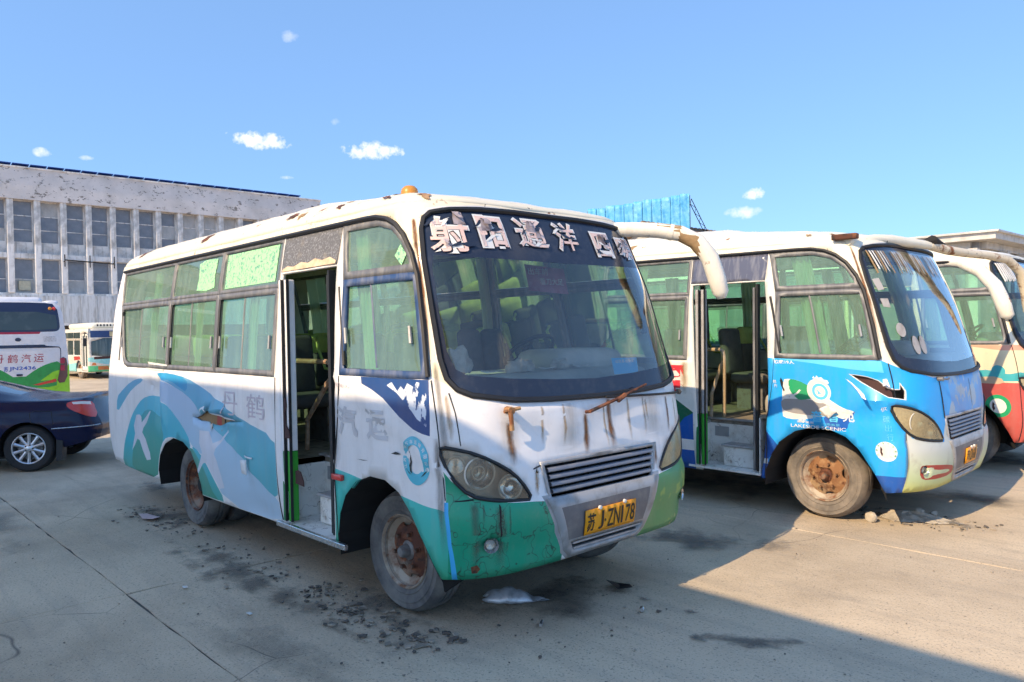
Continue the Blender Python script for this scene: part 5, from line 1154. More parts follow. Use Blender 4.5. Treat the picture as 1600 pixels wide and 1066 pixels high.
# broken rail along the windshield top and mirror stump
RAIL2 = [(-2.96, 6.78, 2.50), (-2.87, 7.10, 2.53), (-2.82, 7.35, 2.535), (-2.76, 7.70, 2.525), (-2.70, 7.98, 2.512), (-2.64, 8.28, 2.48), (-2.57, 8.65, 2.462), (-2.50, 9.0, 2.455), (-2.40, 9.36, 2.42), (-2.34, 9.56, 2.30), (-2.31, 9.66, 2.08), (-2.30, 9.70, 1.88), (-2.30, 9.70, 1.83)]
RL = [to_local(BUS2, Y2, P2, p) for p in RAIL2]
b = MB(); b.tube(RL[:5], [.035, .045, .05, .045, .04], 10); rl = b.obj('visor_rail', M_['cream2'], bus2, True, 60)
b = MB(); b.tube(RL[4:], [.042, .046, .042, .040, .045, .05, .055, .05, .03], 12); b.obj('broken_mirror_arm', paint('flaking_cream_paint', (.80, .68, .48), .8, .3, 1.2), rl, True, 60)
b = MB(); b.tube([RL[4]+Vector((-.03, -.05, .03)), RL[4]+Vector((.02, .02, .05)), RL[5]+Vector((-.02, 0, .05))], [.025, .05, .012], 8); b.obj('torn_bracket', M_['dark'], rl, True)
p = to_local(BUS2, Y2, P2, (-2.98, 6.74, 2.545)); b = MB(); b.rbox(p.x-.10, p.x+.12, p.y-.02, p.y+.05, p.z-.03, p.z+.02, .01); b.obj('rusty_bracket', M_['rust'], rl)

# ------------------------------------------------------------------ bus 3: red and yellow, at the picture's edge
cfg3 = dict(
    mats=[M_[k] for k in ('b3_yellow', 'b3_red', 'b3_orange', 'b3_teal', 'b3_tan', 'cream2', 'b2_green', 'b2_white')],
    regions=[(CREAM_TOP, 5), (smooth_poly([(2.5, 1.22), (2.2, 1.14), (1.7, 1.08), (1.3, 1.07), (.9, 1.06), (0, 1.05), (-7, 1.0), (-7, .2), (2.5, .2)], 1), 1), ([(2.5, 1.5), (2.1, 1.38), (1.9, 1.30), (2.1, 1.25), (2.5, 1.3)], 1), ([(1.7, 1.5), (-1, 1.5), (-1, 1.42), (1.3, 1.44)], 2),
             (smooth_poly([(2.3, 1.22), (1.9, 1.24), (1.6, 1.2), (1.45, 1.22), (1.3, 1.16), (1.1, 1.2), (.9, 1.12), (1.2, 1.08), (1.6, 1.1), (2.0, 1.12)], 1), 3), (smooth_poly([(1.85, 1.16), (1.6, 1.13), (1.35, 1.14), (1.3, 1.05), (1.6, 1.06), (1.85, 1.1)], 1), 4), (circle(1.36, 1.2, .07, 20), 3),
             (circle(1.40, .80, .13, 30), 6), (circle(1.40, .80, .085, 26), 7), ([(2.5, 1.10), (7, 1.10), (7, .2), (2.5, .2)], 1)],
    tears=[], disp=lambda s, z: .003*math.sin(3*s)*math.sin(4*z), roof=M_['cream2'], frame=M_['alu'], lens=(M_['glass_lamp_yellow'], M_['glass_lamp_yellow']),
    wsg=WSG2, beacons=[], slats=4, plate_text=[], seams=[[(1.17, 1.5), (1.17, .4)]], rubber=M_['rubber'], rim=M_['iron'], wheel_z=(0, 0),
    doorleaf=None, leafmat=M_['b2_white'], covers=[((), ()), ((), ()), ((), ()), ((), ()), ((), ())], curtains=[(1.5, 1.7, -1), (2.6, 2.8, -1)])
BUS3 = (-8.78, 11.02, 0); Y3 = .03
bus3, body3, ws3 = build_bus('red and pale yellow minibus with white drooping mirror arm, cut off by the right edge', 'minibus', BUS3, Y3, 0, cfg3, 'derelict minibuses parked side by side')
A3 = [to_local(BUS3, Y3, 0, p) for p in [(-3.56, 10.32, 2.50), (-3.36, 10.26, 2.515), (-3.117, 10.221, 2.49), (-2.893, 10.193, 2.364), (-2.74, 10.173, 2.183), (-2.655, 10.163, 1.972), (-2.615, 10.157, 1.83), (-2.61, 10.155, 1.79)]]
b = MB(); b.tube(A3, [.06, .065, .07, .075, .08, .085, .075, .03], 14); b.obj('mirror_arm', M_['arm'], bus3, True, 60)
panel('emblem_crane', Sf(.004), [(1.45, .85), (1.43, .82), (1.44, .80), (1.43, .77), (1.45, .74), (1.46, .78), (1.455, .82)], step=.03, mats=[M_['maroon']], parent=body3)
for s, w in ((1.0, .28), (.62, .28)):
    for k in range(7):
        u = s-w*k/7; panel('peeled_letter_strip', Sf(.006), [(u, 2.46), (u-.03, 2.455), (u-.05, 2.24+.03*(k % 2)), (u-.02, 2.23)], step=.05, mats=[M_['paper']], parent=ws3)

# ------------------------------------------------------------------ ground: concrete yard of big slabs
def concrete(name, base=(.37, .335, .285)):
    s = Mat(name, base, .9)
    s.layer((base[0]*.74, base[1]*.72, base[2]*.70), .45, .42, .62, detail=7)
    s.layer(tuple(min(1, x*1.18) for x in base), .8, .5, .72, detail=8, strength=.6)
    s.layer((.20, .17, .14), 1.3, .58, .76, detail=7, strength=.5, dist=.6)
    s.layer((.14, .125, .11), .55, .64, .76, detail=7, strength=.45)
    s.layer((.16, .14, .12), 70, .57, .66, detail=2, strength=.55).layer((.78, .68, .56), 110, .62, .70, detail=2, strength=.55).layer((.10, .09, .08), 24, .66, .70, detail=3, strength=.6)
    s.layer((.2, .18, .16), 3, .5, .8, stretch=(.25, 2.2, 1), strength=.35)
    s.cracks((.07, .06, .055), .55, .0035, .52, .6, .4, .8, .5)
    s.bump(28, .35, .012).bump(160, .3, .003)
    return s
M_['concrete'] = concrete('yard_concrete', (.62, .50, .35))
M_['joint'] = Mat('joint_dirt', (.07, .06, .052), .95).layer((.16, .14, .12), 3, .45, .7).bump(60, .5, .01)
def far_ground():
    b = MB(); n = 40; R0 = 700
    b.add([(-R0, -R0, -.016), (R0, -R0, -.016), (R0, R0, -.016), (-R0, R0, -.016)], [(0, 1, 2, 3)])
    return b.obj('ground', M_['concrete'])
ground = tag(far_ground(), kind='structure')
xs = [11.26, 6.0]+[-5.74-4.25*k for k in range(0, 13)]; ys = [1.62+4.70*k for k in range(-3, 7)]
rg = random.Random(3)
for i in range(len(xs)-1):
    for j in range(len(ys)-1):
        x1, x0, y0, y1 = xs[i], xs[i+1], ys[j], ys[j+1]; g = .011
        near = x1 > -16 and y0 < 12; st = .22 if near else 1.2
        q = resample([(x0+g, y0+g), (x1-g, y0+g), (x1-g, y1-g), (x0+g, y1-g)], st)
        q = [(a+rg.uniform(-.009, .009)*(rg.random() < .6), b_+rg.uniform(-.009, .009)*(rg.random() < .6)) for a, b_ in q]
        dz = rg.uniform(-.002, .002); tx, ty = rg.uniform(-.0006, .0006), rg.uniform(-.0006, .0006)
        n = len(q); cx, cy = (x0+x1)/2, (y0+y1)/2
        top = [(a, b_, dz+tx*(a-cx)+ty*(b_-cy)) for a, b_ in q]; rim = [(a+.006*(1 if a > cx else -1), b_+.006*(1 if b_ > cy else -1), -.007) for a, b_ in q]
        low = [(a, b_, -.03) for a, b_, _ in rim]
        b = MB(); b.add(top+rim+low, [tuple(range(n))]+[(k, (k+1) % n, n+(k+1) % n, n+k) for k in range(n)]+[(n+k, n+(k+1) % n, 2*n+(k+1) % n, 2*n+k) for k in range(n)])
        b.obj('concrete_slab', M_['concrete'], ground)
b = MB(); b.add([(xs[-1], ys[0], -.011), (xs[0], ys[0], -.011), (xs[0], ys[-1], -.011), (xs[-1], ys[-1], -.011)], [(0, 1, 2, 3)]); b.obj('joint_filling', M_['joint'], ground)
def stain_mat(name, c, strength, scale=2.5, lo=.40, hi=.58):
    s = Mat(name, c, .75); tr = s.n('ShaderNodeBsdfTransparent'); mx = s.n('ShaderNodeMixShader')
    at = s.n('ShaderNodeAttribute'); at.attribute_name = 'edge'
    f = s.mth('MULTIPLY', s.rng(s.mth('ADD', s.noise(scale, 8, .65), s.rng(at.outputs['Fac'], 0, 1, -.35, .12)), lo, hi), strength)
    s.l(f, mx.inputs[0]); s.l(tr.outputs[0], mx.inputs[1]); s.l(s.b.outputs[0], mx.inputs[2]); s.l(mx.outputs[0], s.out.inputs[0]); return s
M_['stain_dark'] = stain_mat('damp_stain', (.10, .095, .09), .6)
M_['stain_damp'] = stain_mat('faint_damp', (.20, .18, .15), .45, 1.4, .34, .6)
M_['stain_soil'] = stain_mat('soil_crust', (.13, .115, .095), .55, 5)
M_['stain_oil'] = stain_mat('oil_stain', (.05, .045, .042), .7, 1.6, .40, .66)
def stain(name, cx, cy, rx, ry, mat, z, rot=0., seed=0, n=40):
    rnd = random.Random(seed); vs = [(cx, cy, z)]; ring = 5; fs = []; val = [1.]
    ph = [rnd.uniform(0, 6.28) for _ in range(6)]
    for k in range(1, ring+1):
        for i in range(n):
            t = 2*math.pi*i/n; w = 1+.16*math.sin(3*t+ph[0])+.10*math.sin(5*t+ph[1])+.07*math.sin(9*t+ph[2])
            u, v = rx*w*k/ring*math.cos(t), ry*w*k/ring*math.sin(t)
            vs.append((cx+u*math.cos(rot)-v*math.sin(rot), cy+u*math.sin(rot)+v*math.cos(rot), z)); val.append(1-k/ring)
    for i in range(n): fs.append((0, 1+i, 1+(i+1) % n))
    for k in range(ring-1):
        for i in range(n): a = 1+k*n+i; c = 1+k*n+(i+1) % n; fs.append((a, a+n, c+n, c))
    me = bpy.data.meshes.new(name); me.from_pydata(vs, [], fs); me.update()
    at = me.attributes.new('edge', 'FLOAT', 'POINT'); at.data.foreach_set('value', val)
    return add_obj(name, me, mat, ground)
zz = .005
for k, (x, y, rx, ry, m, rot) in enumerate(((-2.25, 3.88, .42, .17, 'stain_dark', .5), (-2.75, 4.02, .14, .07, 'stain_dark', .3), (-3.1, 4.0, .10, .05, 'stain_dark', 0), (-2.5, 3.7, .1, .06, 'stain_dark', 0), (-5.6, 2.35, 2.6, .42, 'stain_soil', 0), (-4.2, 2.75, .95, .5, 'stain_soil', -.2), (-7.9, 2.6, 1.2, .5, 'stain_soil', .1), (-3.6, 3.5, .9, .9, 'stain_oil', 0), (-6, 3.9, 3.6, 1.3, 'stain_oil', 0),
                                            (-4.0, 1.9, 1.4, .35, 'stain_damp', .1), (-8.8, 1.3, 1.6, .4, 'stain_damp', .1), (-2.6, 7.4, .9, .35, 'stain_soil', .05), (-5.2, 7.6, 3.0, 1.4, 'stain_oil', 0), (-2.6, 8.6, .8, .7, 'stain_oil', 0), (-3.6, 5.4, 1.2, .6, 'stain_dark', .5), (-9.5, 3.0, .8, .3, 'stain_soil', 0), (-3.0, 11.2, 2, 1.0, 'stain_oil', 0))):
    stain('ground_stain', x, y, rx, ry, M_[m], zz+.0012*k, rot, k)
# loose crust, flakes and grit beside the wheels (uncountable)
def debris():
    rnd = random.Random(11); b = MB()
    def chip(x, y, s, flat=.35):
        a = rnd.uniform(0, 6.28); n = rnd.choice((4, 5)); tilt = rnd.uniform(-.5, .5)
        vs = []
        for k in range(n):
            t = a+2*math.pi*k/n; r = s*rnd.uniform(.5, 1.1); vs.append((x+r*math.cos(t), y+r*math.sin(t), .006+s*flat*(.35+tilt*math.cos(t-a))+.001))
        m = len(vs); lo = [(p[0], p[1], .003) for p in vs]
        b.cur = rnd.choice((0, 0, 1, 2)); b.add(vs+lo, [tuple(range(m))]+[(k, (k+1) % m, m+(k+1) % m, m+k) for k in range(m)])
    def strip(x0, x1, yf, wy, n, smin, smax):
        for _ in range(n):
            x = rnd.uniform(x0, x1); chip(x, yf(x)+rnd.gauss(0, wy), rnd.uniform(smin, smax)*rnd.random()**.6+.004)
    strip(-6.6, -4.3, lambda x: 2.62-.10*math.sin(2*x), .14, 80, .004, .03)
    strip(-4.9, -3.4, lambda x: 2.52+.25*(x+4.2)**2, .12, 210, .003, .036)
    strip(-8.6, -6.9, lambda x: 2.52, .12, 110, .005, .024)
    strip(-3.3, -2.0, lambda x: 7.32+.1*(x+2.8), .12, 150, .004, .03)
    strip(-9.5, -.6, lambda x: rnd.uniform(.4, 6.5), .5, 170, .003, .009)
    strip(-3.4, -2.6, lambda x: 3.6, .35, 22, .006, .02)
    return b.obj('loose_grit', [Mat('grit_dark', (.13, .11, .09), .95), Mat('grit_mid', (.26, .22, .17), .95), Mat('grit_pale', (.42, .35, .27), .95)])
tag(debris(), 'dark soil crumbs and paint flakes scattered round the wheels', 'debris', kind='stuff')
def rock(name, x, y, r, h, mat, label, seed, group=None):
    rnd = random.Random(seed); bm = bmesh.new(); bmesh.ops.create_icosphere(bm, subdivisions=2, radius=1)
    ax = [(Vector((rnd.gauss(0, 1), rnd.gauss(0, 1), rnd.gauss(0, 1))).normalized(), rnd.uniform(.55, .9)) for _ in range(7)]
    for v in bm.verts:
        for n_, d in ax:
            t = v.co.dot(n_)
            if t > d: v.co -= n_*(t-d)
        v.co = Vector((v.co.x*r, v.co.y*r*.8, v.co.z*h))
    me = bpy.data.meshes.new(name); bm.to_mesh(me); bm.free(); o = add_obj(name, me, mat); o.location = (x, y, h*.72); o.rotation_euler = (0, 0, rnd.uniform(0, 6)); tag(o, label, 'stone', group); return o
M_['stone'] = Mat('pale_stone', (.48, .42, .34), .9).layer((.3, .26, .2), 12, .45, .7).bump(30, .5, .01)
rock('stone', -2.88, 7.0, .06, .055, M_['stone'], 'pale rounded stone against the front tyre of the blue minibus', 1)
rock('stone', -2.63, 7.45, .06, .06, M_['stone'], 'pale broken stone on the rubble beyond the blue minibus tyre', 5)
rock('stone', -2.56, 7.60, .035, .03, M_['stone'], 'small pale stone on the far end of the rubble heap by the blue minibus', 8)
# rubble heap
b = MB(); rnd = random.Random(2); n = 24
vs = [(-2.68, 7.38, .065)]
for k in range(1, 5):
    for i in range(n):
        t = 2*math.pi*i/n; w = 1+.2*math.sin(3*t+1)+.12*math.sin(7*t); vs.append((-2.68+.34*w*k/4*math.cos(t), 7.38+.19*w*k/4*math.sin(t), .004+.06*(1-(k/4)**1.3)*(rnd.uniform(.5, 1.2) if k < 4 else 0)))
b.add(vs, [(0, 1+i, 1+(i+1) % n) for i in range(n)]+[(1+k*n+i, 1+(k+1)*n+i, 1+(k+1)*n+(i+1) % n, 1+k*n+(i+1) % n) for k in range(3) for i in range(n)])
tag(b.obj('rubble_heap', M_['stone']), 'low heap of grit and rubble behind the blue minibus front tyre', 'rubble')

# small litter
def scrap(name, x, y, pts, mat, label, cat, z=.012, curl=.02):
    b = MB(); n = len(pts); vs = [(x+u, y+v, z+curl*math.sin(9*u+7*v)**2) for u, v in pts]+[(x, y, z)]
    lo = [(a, c, d-.003) for a, c, d in vs]; m = n+1
    b.add(vs+lo, [(k, (k+1) % n, n) for k in range(n)]+[(m+(k+1) % n, m+k, m+n) for k in range(n)]+[(k, m+k, m+(k+1) % n, (k+1) % n) for k in range(n)])
    return tag(b.obj(name, mat), label, cat)
M_['pinkpaper'] = Mat('pink_paper', (.68, .50, .48), .8)
scrap('paper_scrap', -7.93, 2.47, [(-.16, -.05), (.0, -.07), (.15, -.02), (.13, .05), (-.02, .06), (-.13, .02)], M_['pinkpaper'], 'crumpled pinkish paper scrap on the concrete near the rear wheel', 'paper')
scrap('paper_scrap', -5.55, 1.95, [(-.025, -.01), (.02, -.015), (.03, .01), (-.01, .02)], M_['paper'], 'tiny white paper scrap on the concrete left of the entrance door', 'paper', curl=.006)
scrap('paper_scrap', -4.72, 2.05, [(-.02, -.01), (.03, -.008), (.02, .015), (-.02, .012)], M_['paper'], 'tiny white paper scrap on the concrete left of the front wheel', 'paper', curl=.006)
scrap('rubber_scrap', -3.34, 4.05, [(-.10, -.03), (.02, -.05), (.11, -.01), (.05, .04), (-.06, .04)], M_['black'], 'torn black rubber scrap lying in front of the number plate', 'rubber', .02, .04)
# broken mirror housing under the bumper
b = MB(); n = 12
prof = []
for i in range(n+1):
    t = i/n; u = -.20+.42*t; h = (.085 if i % 3 else .068)*math.sin(math.pi*min(1, t*1.25+.05))**.6 if t < .8 else .03*(1-t)*4; w = (.085 if i % 2 else .074)*math.sin(math.pi*(.18+.78*t))
    for k in range(9): a = math.pi*k/8*.86+.5; prof.append((u+.012*math.sin(5*k+i), w*math.cos(a), max(.006, .006+h*math.sin(a))))
vs = [(-3.70+.70*u-.70*v, 3.40+.70*u+.70*v, z) for u, v, z in prof]
b.add(vs, [(i*9+k, i*9+k+1, (i+1)*9+k+1, (i+1)*9+k) for i in range(n) for k in range(8)])
o = b.obj('broken_mirror_shell', [Mat('scuffed_silver', (.66, .66, .67), .35, .35).layer((.3, .3, .3), 9, .5, .7)], None, True, 60); tag(o, 'broken silver mirror shell lying on the ground under the front bumper', 'mirror')
sh = o.modifiers.new('thickness', 'SOLIDIFY'); sh.thickness = .006
Mx = Matrix.Translation((-3.27, 3.22, .014)) @ Matrix.Rotation(R(38), 4, 'Z')
b = MB(); b.lathe([(.0, -.034), (.010, -.034), (.0105, -.02), (.0105, .034), (0, .034)], 12, Mx); o = b.obj('metal_tube', M_['chrome'], None, True, 50); tag(o, 'short shiny metal tube lying on the concrete before the front bumper', 'tube')
b = MB(); b.lathe([(.0, -.02), (.012, -.02), (.016, -.01), (.016, .012), (.009, .02), (0, .02)], 12, Matrix.Translation((-2.98, 3.82, .018)) @ Matrix.Rotation(.6, 4, 'Z')); o = b.obj('bottle_cap', M_['chrome'], None, True); tag(o, 'small shiny cap on the shaded concrete below the number plate', 'cap')
# loose things on the dashboard of the front bus
for k, (lx, ly, lz, r, lab) in enumerate(((6.0, -.76, 1.56, .10, 'dusty pale cap standing in the windshield corner above the left headlight'), (6.02, -.25, 1.525, .10, 'crumpled beige cloth on the dashboard behind the middle of the windshield'), (6.02, .12, 1.525, .08, 'crumpled white bag on the dashboard right of the beige cloth'))):
    rnd = random.Random(k); bm = bmesh.new(); bmesh.ops.create_icosphere(bm, subdivisions=3, radius=1)
    for v in bm.verts:
        w = 1+.18*math.sin(5*v.co.x+k)+.15*math.sin(7*v.co.y+2*k)+.1*math.sin(11*v.co.z); v.co = Vector((v.co.x*r*.7*w, v.co.y*r*w, max(-.35, v.co.z)*r*(1.15 if k == 0 else .6)*w))
    me = bpy.data.meshes.new('dash_item'); bm.to_mesh(me); bm.free(); o = add_obj(('dusty_cap', 'crumpled_cloth', 'crumpled_bag')[k], me, M_['dusty_white']); smooth_mesh(me, 60)
    o.location = (BUS1[0]+lx, BUS1[1]+ly, lz); tag(o, lab, ('cap', 'cloth', 'bag')[k])
rnd = random.Random(9)
for k, lab in enumerate(('torn white paper scrap on the dashboard beside the dusty cap', 'torn white paper scrap lying mid dashboard under the windshield letters', 'torn paper scrap on the dashboard near the blue notice')):
    y = (-.52, -.02, .32)[k]
    o = scrap('dash_paper', BUS1[0]+6.04, BUS1[1]+y, [(rnd.uniform(.03, .07)*math.cos(t*.9), rnd.uniform(.05, .10)*math.sin(t*.9)) for t in range(7)], M_['paper'], lab, 'paper', 1.515, .03)

# ------------------------------------------------------------------ unseen canopy added behind the camera to shade the yard, open below to skylight
M_['bwall'] = Mat('beige_render', (.62, .56, .47), .9).layer((.3, .26, .21), 1, .45, .7).bump(30, .2, .01)
M_['bglass'] = Mat('window_dark_glass', (.03, .04, .05), .06, coat=.5)
YB = -3.6; ZB = (4.42-YB)*math.tan(SUN_EL)/math.cos(math.atan(.05))
cp = empty('unseen_shade_canopy', (-6, YB, 0)); tag(cp, 'unseen canopy on columns, added behind the camera to shade the yard', 'canopy')
b = MB(); b.box(-8.6, 9.8, -7, 0, ZB-.28, ZB); b.obj('roof_slab', M_['bwall'], cp)
b = MB(); b.box(-8.6, 9.8, -.22, .02, ZB-.45, ZB-.281); b.obj('edge_beam', M_['bwall'], cp)
for k in range(4): b = MB(); b.rbox(-7.8+5.6*k, -7.45+5.6*k, -6.2, -5.85, 0, ZB-.281, .02); b.obj('column', M_['bwall'], cp)

# ------------------------------------------------------------------ dark blue sedan, left edge
def build_sedan():
    hx, hy = Vector((-.50, -.866)).normalized()
    lx, ly = -hy, hx
    wx, wy = -11.96, 2.21
    root = empty('sedan', (wx-hx*.81-lx*.86, wy-hy*.81-ly*.86, 0), (0, 0, math.atan2(hy, hx)))
    tag(root, 'dark blue saloon car seen from its rear quarter, cut off by the left edge', 'car')
    paint_ = Mat('car_paint_navy', (.002, .006, .040), .25, 0, spec=.25, coat=.25).layer((.006, .012, .05), 3, .5, .8, strength=.4)
    dark = M_['black']; glass = Mat('car_glass', (.012, .03, .035), .05, coat=.6)
    HW = [(0, .58), (.04, .72), (.12, .80), (.3, .85), (.7, .89), (1.5, .905), (3.2, .905), (4.2, .87), (4.65, .78), (4.85, .60), (4.9, .45)]
    SH = [(0, .90), (.1, .925), (.5, .94), (1.2, .95), (2.5, .93), (3.6, .90), (4.4, .80), (4.9, .62)]     # shoulder height
    TOP = [(0, .96), (.06, .99), (.3, .985), (.70, .99), (.95, 1.02), (1.25, 1.09), (1.6, 1.19), (2.0, 1.28), (2.5, 1.32), (3.0, 1.30), (3.4, 1.20), (3.8, 1.06), (4.3, .95), (4.75, .80), (4.9, .68)]
    TW = [(0, .50), (.1, .66), (.6, .70), (1.0, .60), (1.5, .57), (2.0, .56), (2.8, .56), (3.3, .60), (3.9, .70), (4.6, .60), (4.9, .4)]   # half width of the top surface
    def side_y(x, z):
        w = _interp(HW, x); k = 1-.05*((z-.62)/.35)**2
        k += .012*math.exp(-((z-.80)/.035)**2)
        k += .018*math.exp(-(((x-.81)/.42)**2))*clamp01((.78-z)/.1)
        if z < .34: k -= .10*(.34-z)/.12
        return w*k
    def rear_x(x, z):   # tuck in the tail with height
        g = clamp01((.35-x)/.35); return x+g*(.10*clamp01((z-.62)/.3)+.10*clamp01((.40-z)/.15)-.03*math.exp(-((z-.55)/.07)**2))
    def fm(sg):
        def f(x, v):
            zs = _interp(SH, x)
            if v <= 1.0:
                z = .20+(zs-.20)*v; return (rear_x(x, z), sg*side_y(x, z), z)
            q = v-1.0; y0 = side_y(x, zs); tw = _interp(TW, x); zt = _interp(TOP, x)
            if q < .5:
                t = q/.5; y = y0+(tw-y0)*(t**1.15); z = zs+(zt-.03-zs)*(t**.95); 
            else:
                t = (q-.5)/.5; y = tw*(1-t); z = zt-.03+.03*math.sin(t*math.pi/2)
            return (rear_x(x, z), sg*y, z)
        return f
    def vz(x, z): return (z-.20)/(_interp(SH, x)-.20)
    def arch(cx): return [(cx+.355*math.cos(t), vz(cx, .32+.355*math.sin(t))) for t in [math.pi*(-.35+1.7*k/22) for k in range(23)]]
    bottom = [(0, vz(0, .40)), (.2, vz(.2, .345)), (.6, vz(.6, .26)), (1.5, vz(1.5, .20)), (3.4, vz(3.4, .2)), (4.6, vz(4.6, .25)), (4.9, vz(4.9, .38))]
    for sg in (1, -1):
        outer = bottom+[(4.9, 2.0), (0, 2.0)]
        rg_ = [([(1.62, 1.10), (1.9, 1.06), (3.35, 1.06), (3.1, 1.44), (2.3, 1.47), (1.85, 1.44)], 1), ([(1.02, 1.60), (1.75, 1.60), (1.75, 2.05), (1.02, 2.05)], 1), ([(3.1, 1.55), (3.75, 1.55), (3.75, 2.05), (3.1, 2.05)], 1),
               ([(-.02, vz(.0, .30)), (.62, vz(.6, .2)), (.55, vz(.5, .34)), (.2, vz(.2, .44)), (-.02, vz(0, .5))], 0)]
        panel('body_side', fm(sg), outer, [arch(.81), arch(3.61)], rg_, step=.06, mats=[paint_, glass], parent=root, thick=0)
        for q in ([(1.72, .32), (1.73, .6), (1.80, .8), (1.72, .93)], [(2.9, .3), (2.92, .92)], [(.50, .62), (.52, .80), (.72, .82), (.78, .79), (.76, .66), (.50, .62)]):
            b = MB(); b.tube([Vector(fm(sg)(x, vz(x, z)))+Vector((0, sg*.001, 0)) for x, z in resample(q, .06, False)], .004, 4); b.obj('panel_gap', dark, root)
        b = MB(); b.tube([Vector(fm(sg)(x, vz(x, .585-.03*x)))+Vector((0, sg*.004, 0)) for x in (.01, .05, .1, .2, .3, .42, .52)], .007, 6); b.obj('chrome_strip', M_['chrome'], root, True)
        b = MB(); b.tube([Vector(fm(sg)(x, v))+Vector((0, sg*.004, 0)) for x, v in ((1.95, 1.07), (1.72, 1.08), (1.60, 1.13), (1.66, 1.25), (1.85, 1.42), (2.3, 1.47))], .012, 6); b.obj('window_trim', M_['chrome'], root, True)
        # tail lamp wraps round the corner
        lamp = [(-.001, vz(0, .68)), (.08, vz(.08, .71)), (.20, vz(.2, .775)), (.33, vz(.33, .845)), (.35, vz(.35, .90)), (.25, 1.0), (.10, 1.04), (-.001, 1.04)]
        f0 = fm(sg)
        def off(x, v, d=.006, f0=f0, sg=sg):
            p = f0(max(0, x), v); return (p[0]-d*(1 if x < .15 else .3), p[1]+sg*d, p[2])
        tl = panel('tail_lamp', off, smooth_poly(lamp, 1), [], [([(.02, vz(.0, .86)), (.24, vz(.24, .885)), (.26, vz(.26, .915)), (.02, vz(.0, .90))], 1)], step=.04, mats=[M_['redlamp'], M_['decal_white']], parent=root)
    # tail centre
    b = MB(); vs = []
    zs_ = [.40, .46, .5, .55, .62, .7, .8, .9, .935, .965]
    for z in zs_:
        for k in range(9):
            y = -1+2*k/8; vs.append((rear_x(0, z)-.04*(1-y*y), y*(side_y(0, z) if z < .91 else _interp([(.9, side_y(0, .9)), (.965, .46)], z)), z))
    b.add(vs, [(i*9+k, i*9+k+1, (i+1)*9+k+1, (i+1)*9+k) for i in range(len(zs_)-1) for k in range(8)]); b.obj('tail_panel', paint_, root, True)
    b = MB(); b.box(.7, 4.7, -.70, .70, .17, .5); b.obj('underbody', M_['dark'], root)
    for cx in (.81, 3.61):
        for sg in (1, -1):
            b = MB(); n = 14; vs = []
            for i in range(n+1):
                t = math.pi*(-.1+1.2*i/n)
                for y in (.86, .55): vs.append((cx+.36*math.cos(t), sg*y, .32+.36*math.sin(t)))
            b.add(vs, [(2*i, 2*i+1, 2*i+3, 2*i+2) for i in range(n)]); b.obj('wheel_arch_liner', M_['dark'], root)
            w = empty('wheel', (cx, sg*.86, .315), (0, 0, 0 if sg < 0 else math.pi)); w.parent = root
            b = MB(); b.lathe([(.205, .02), (.21, .002), (.24, -.006), (.285, -.002), (.305, .015), (.315, .04), (.315, .17), (.30, .2), (.21, .2)], 44); b.obj('tyre', simple('car_tyre', (.02, .02, .022), .75), w, True, 30)
            b = MB(); b.lathe([(.205, .18), (.20, .05), (.205, .014), (.212, .004), (.204, .0), (.192, .008), (.188, .05), (.185, .18)], 40); b.obj('rim_ring', M_['alloy'], w, True, 35)
            b = MB()
            for k in range(10):
                a = 2*math.pi*k/10+.3; ca, sa = math.cos(a), math.sin(a)
                sec = lambda r, hw, y: [(r*ca-h*sa, y+d, r*sa+h*ca) for h, d in ((-hw, .012), (0, 0), (hw, .012), (hw*.7, .035), (-hw*.7, .035))]
                vs = sec(.045, .022, .014)+sec(.12, .017, .012)+sec(.198, .024, .008)
                b.add(vs, [(i*5+j, i*5+(j+1) % 5, (i+1)*5+(j+1) % 5, (i+1)*5+j) for i in range(2) for j in range(5)])
            b.obj('wheel_spokes', M_['alloy'], w, True, 40)
            b = MB(); b.lathe([(0, .006), (.028, .008), (.06, .018), (.072, .03), (.072, .06)], 24); b.obj('wheel_hub', M_['alloy'], w, True, 40)
            b = MB()
            for k in range(5): a = 2*math.pi*k/5; b.lathe([(0, -.001), (.010, 0), (.012, .012)], 8, Matrix.Translation((.047*math.cos(a), .008, .047*math.sin(a))))
            b.obj('lug_nut', M_['dark'], w)
            b = MB(); b.lathe([(0, .06), (.15, .06), (.16, .07), (.16, .075)], 24); b.obj('brake_disc', M_['iron'], w, True)
    b = MB(); b.prism([(.41, .14), (.48, .13), (.47, .42), (.39, .40)], lambda u, v, d: (u, .80+d, v), -.12, .06); b.obj('mud_flap', M_['black'], root)
    return root
M_['alloy'] = Mat('alloy_silver', (.62, .63, .66), .28, .75).layer((.4, .39, .37), 9, .5, .75, strength=.4)
build_sedan()

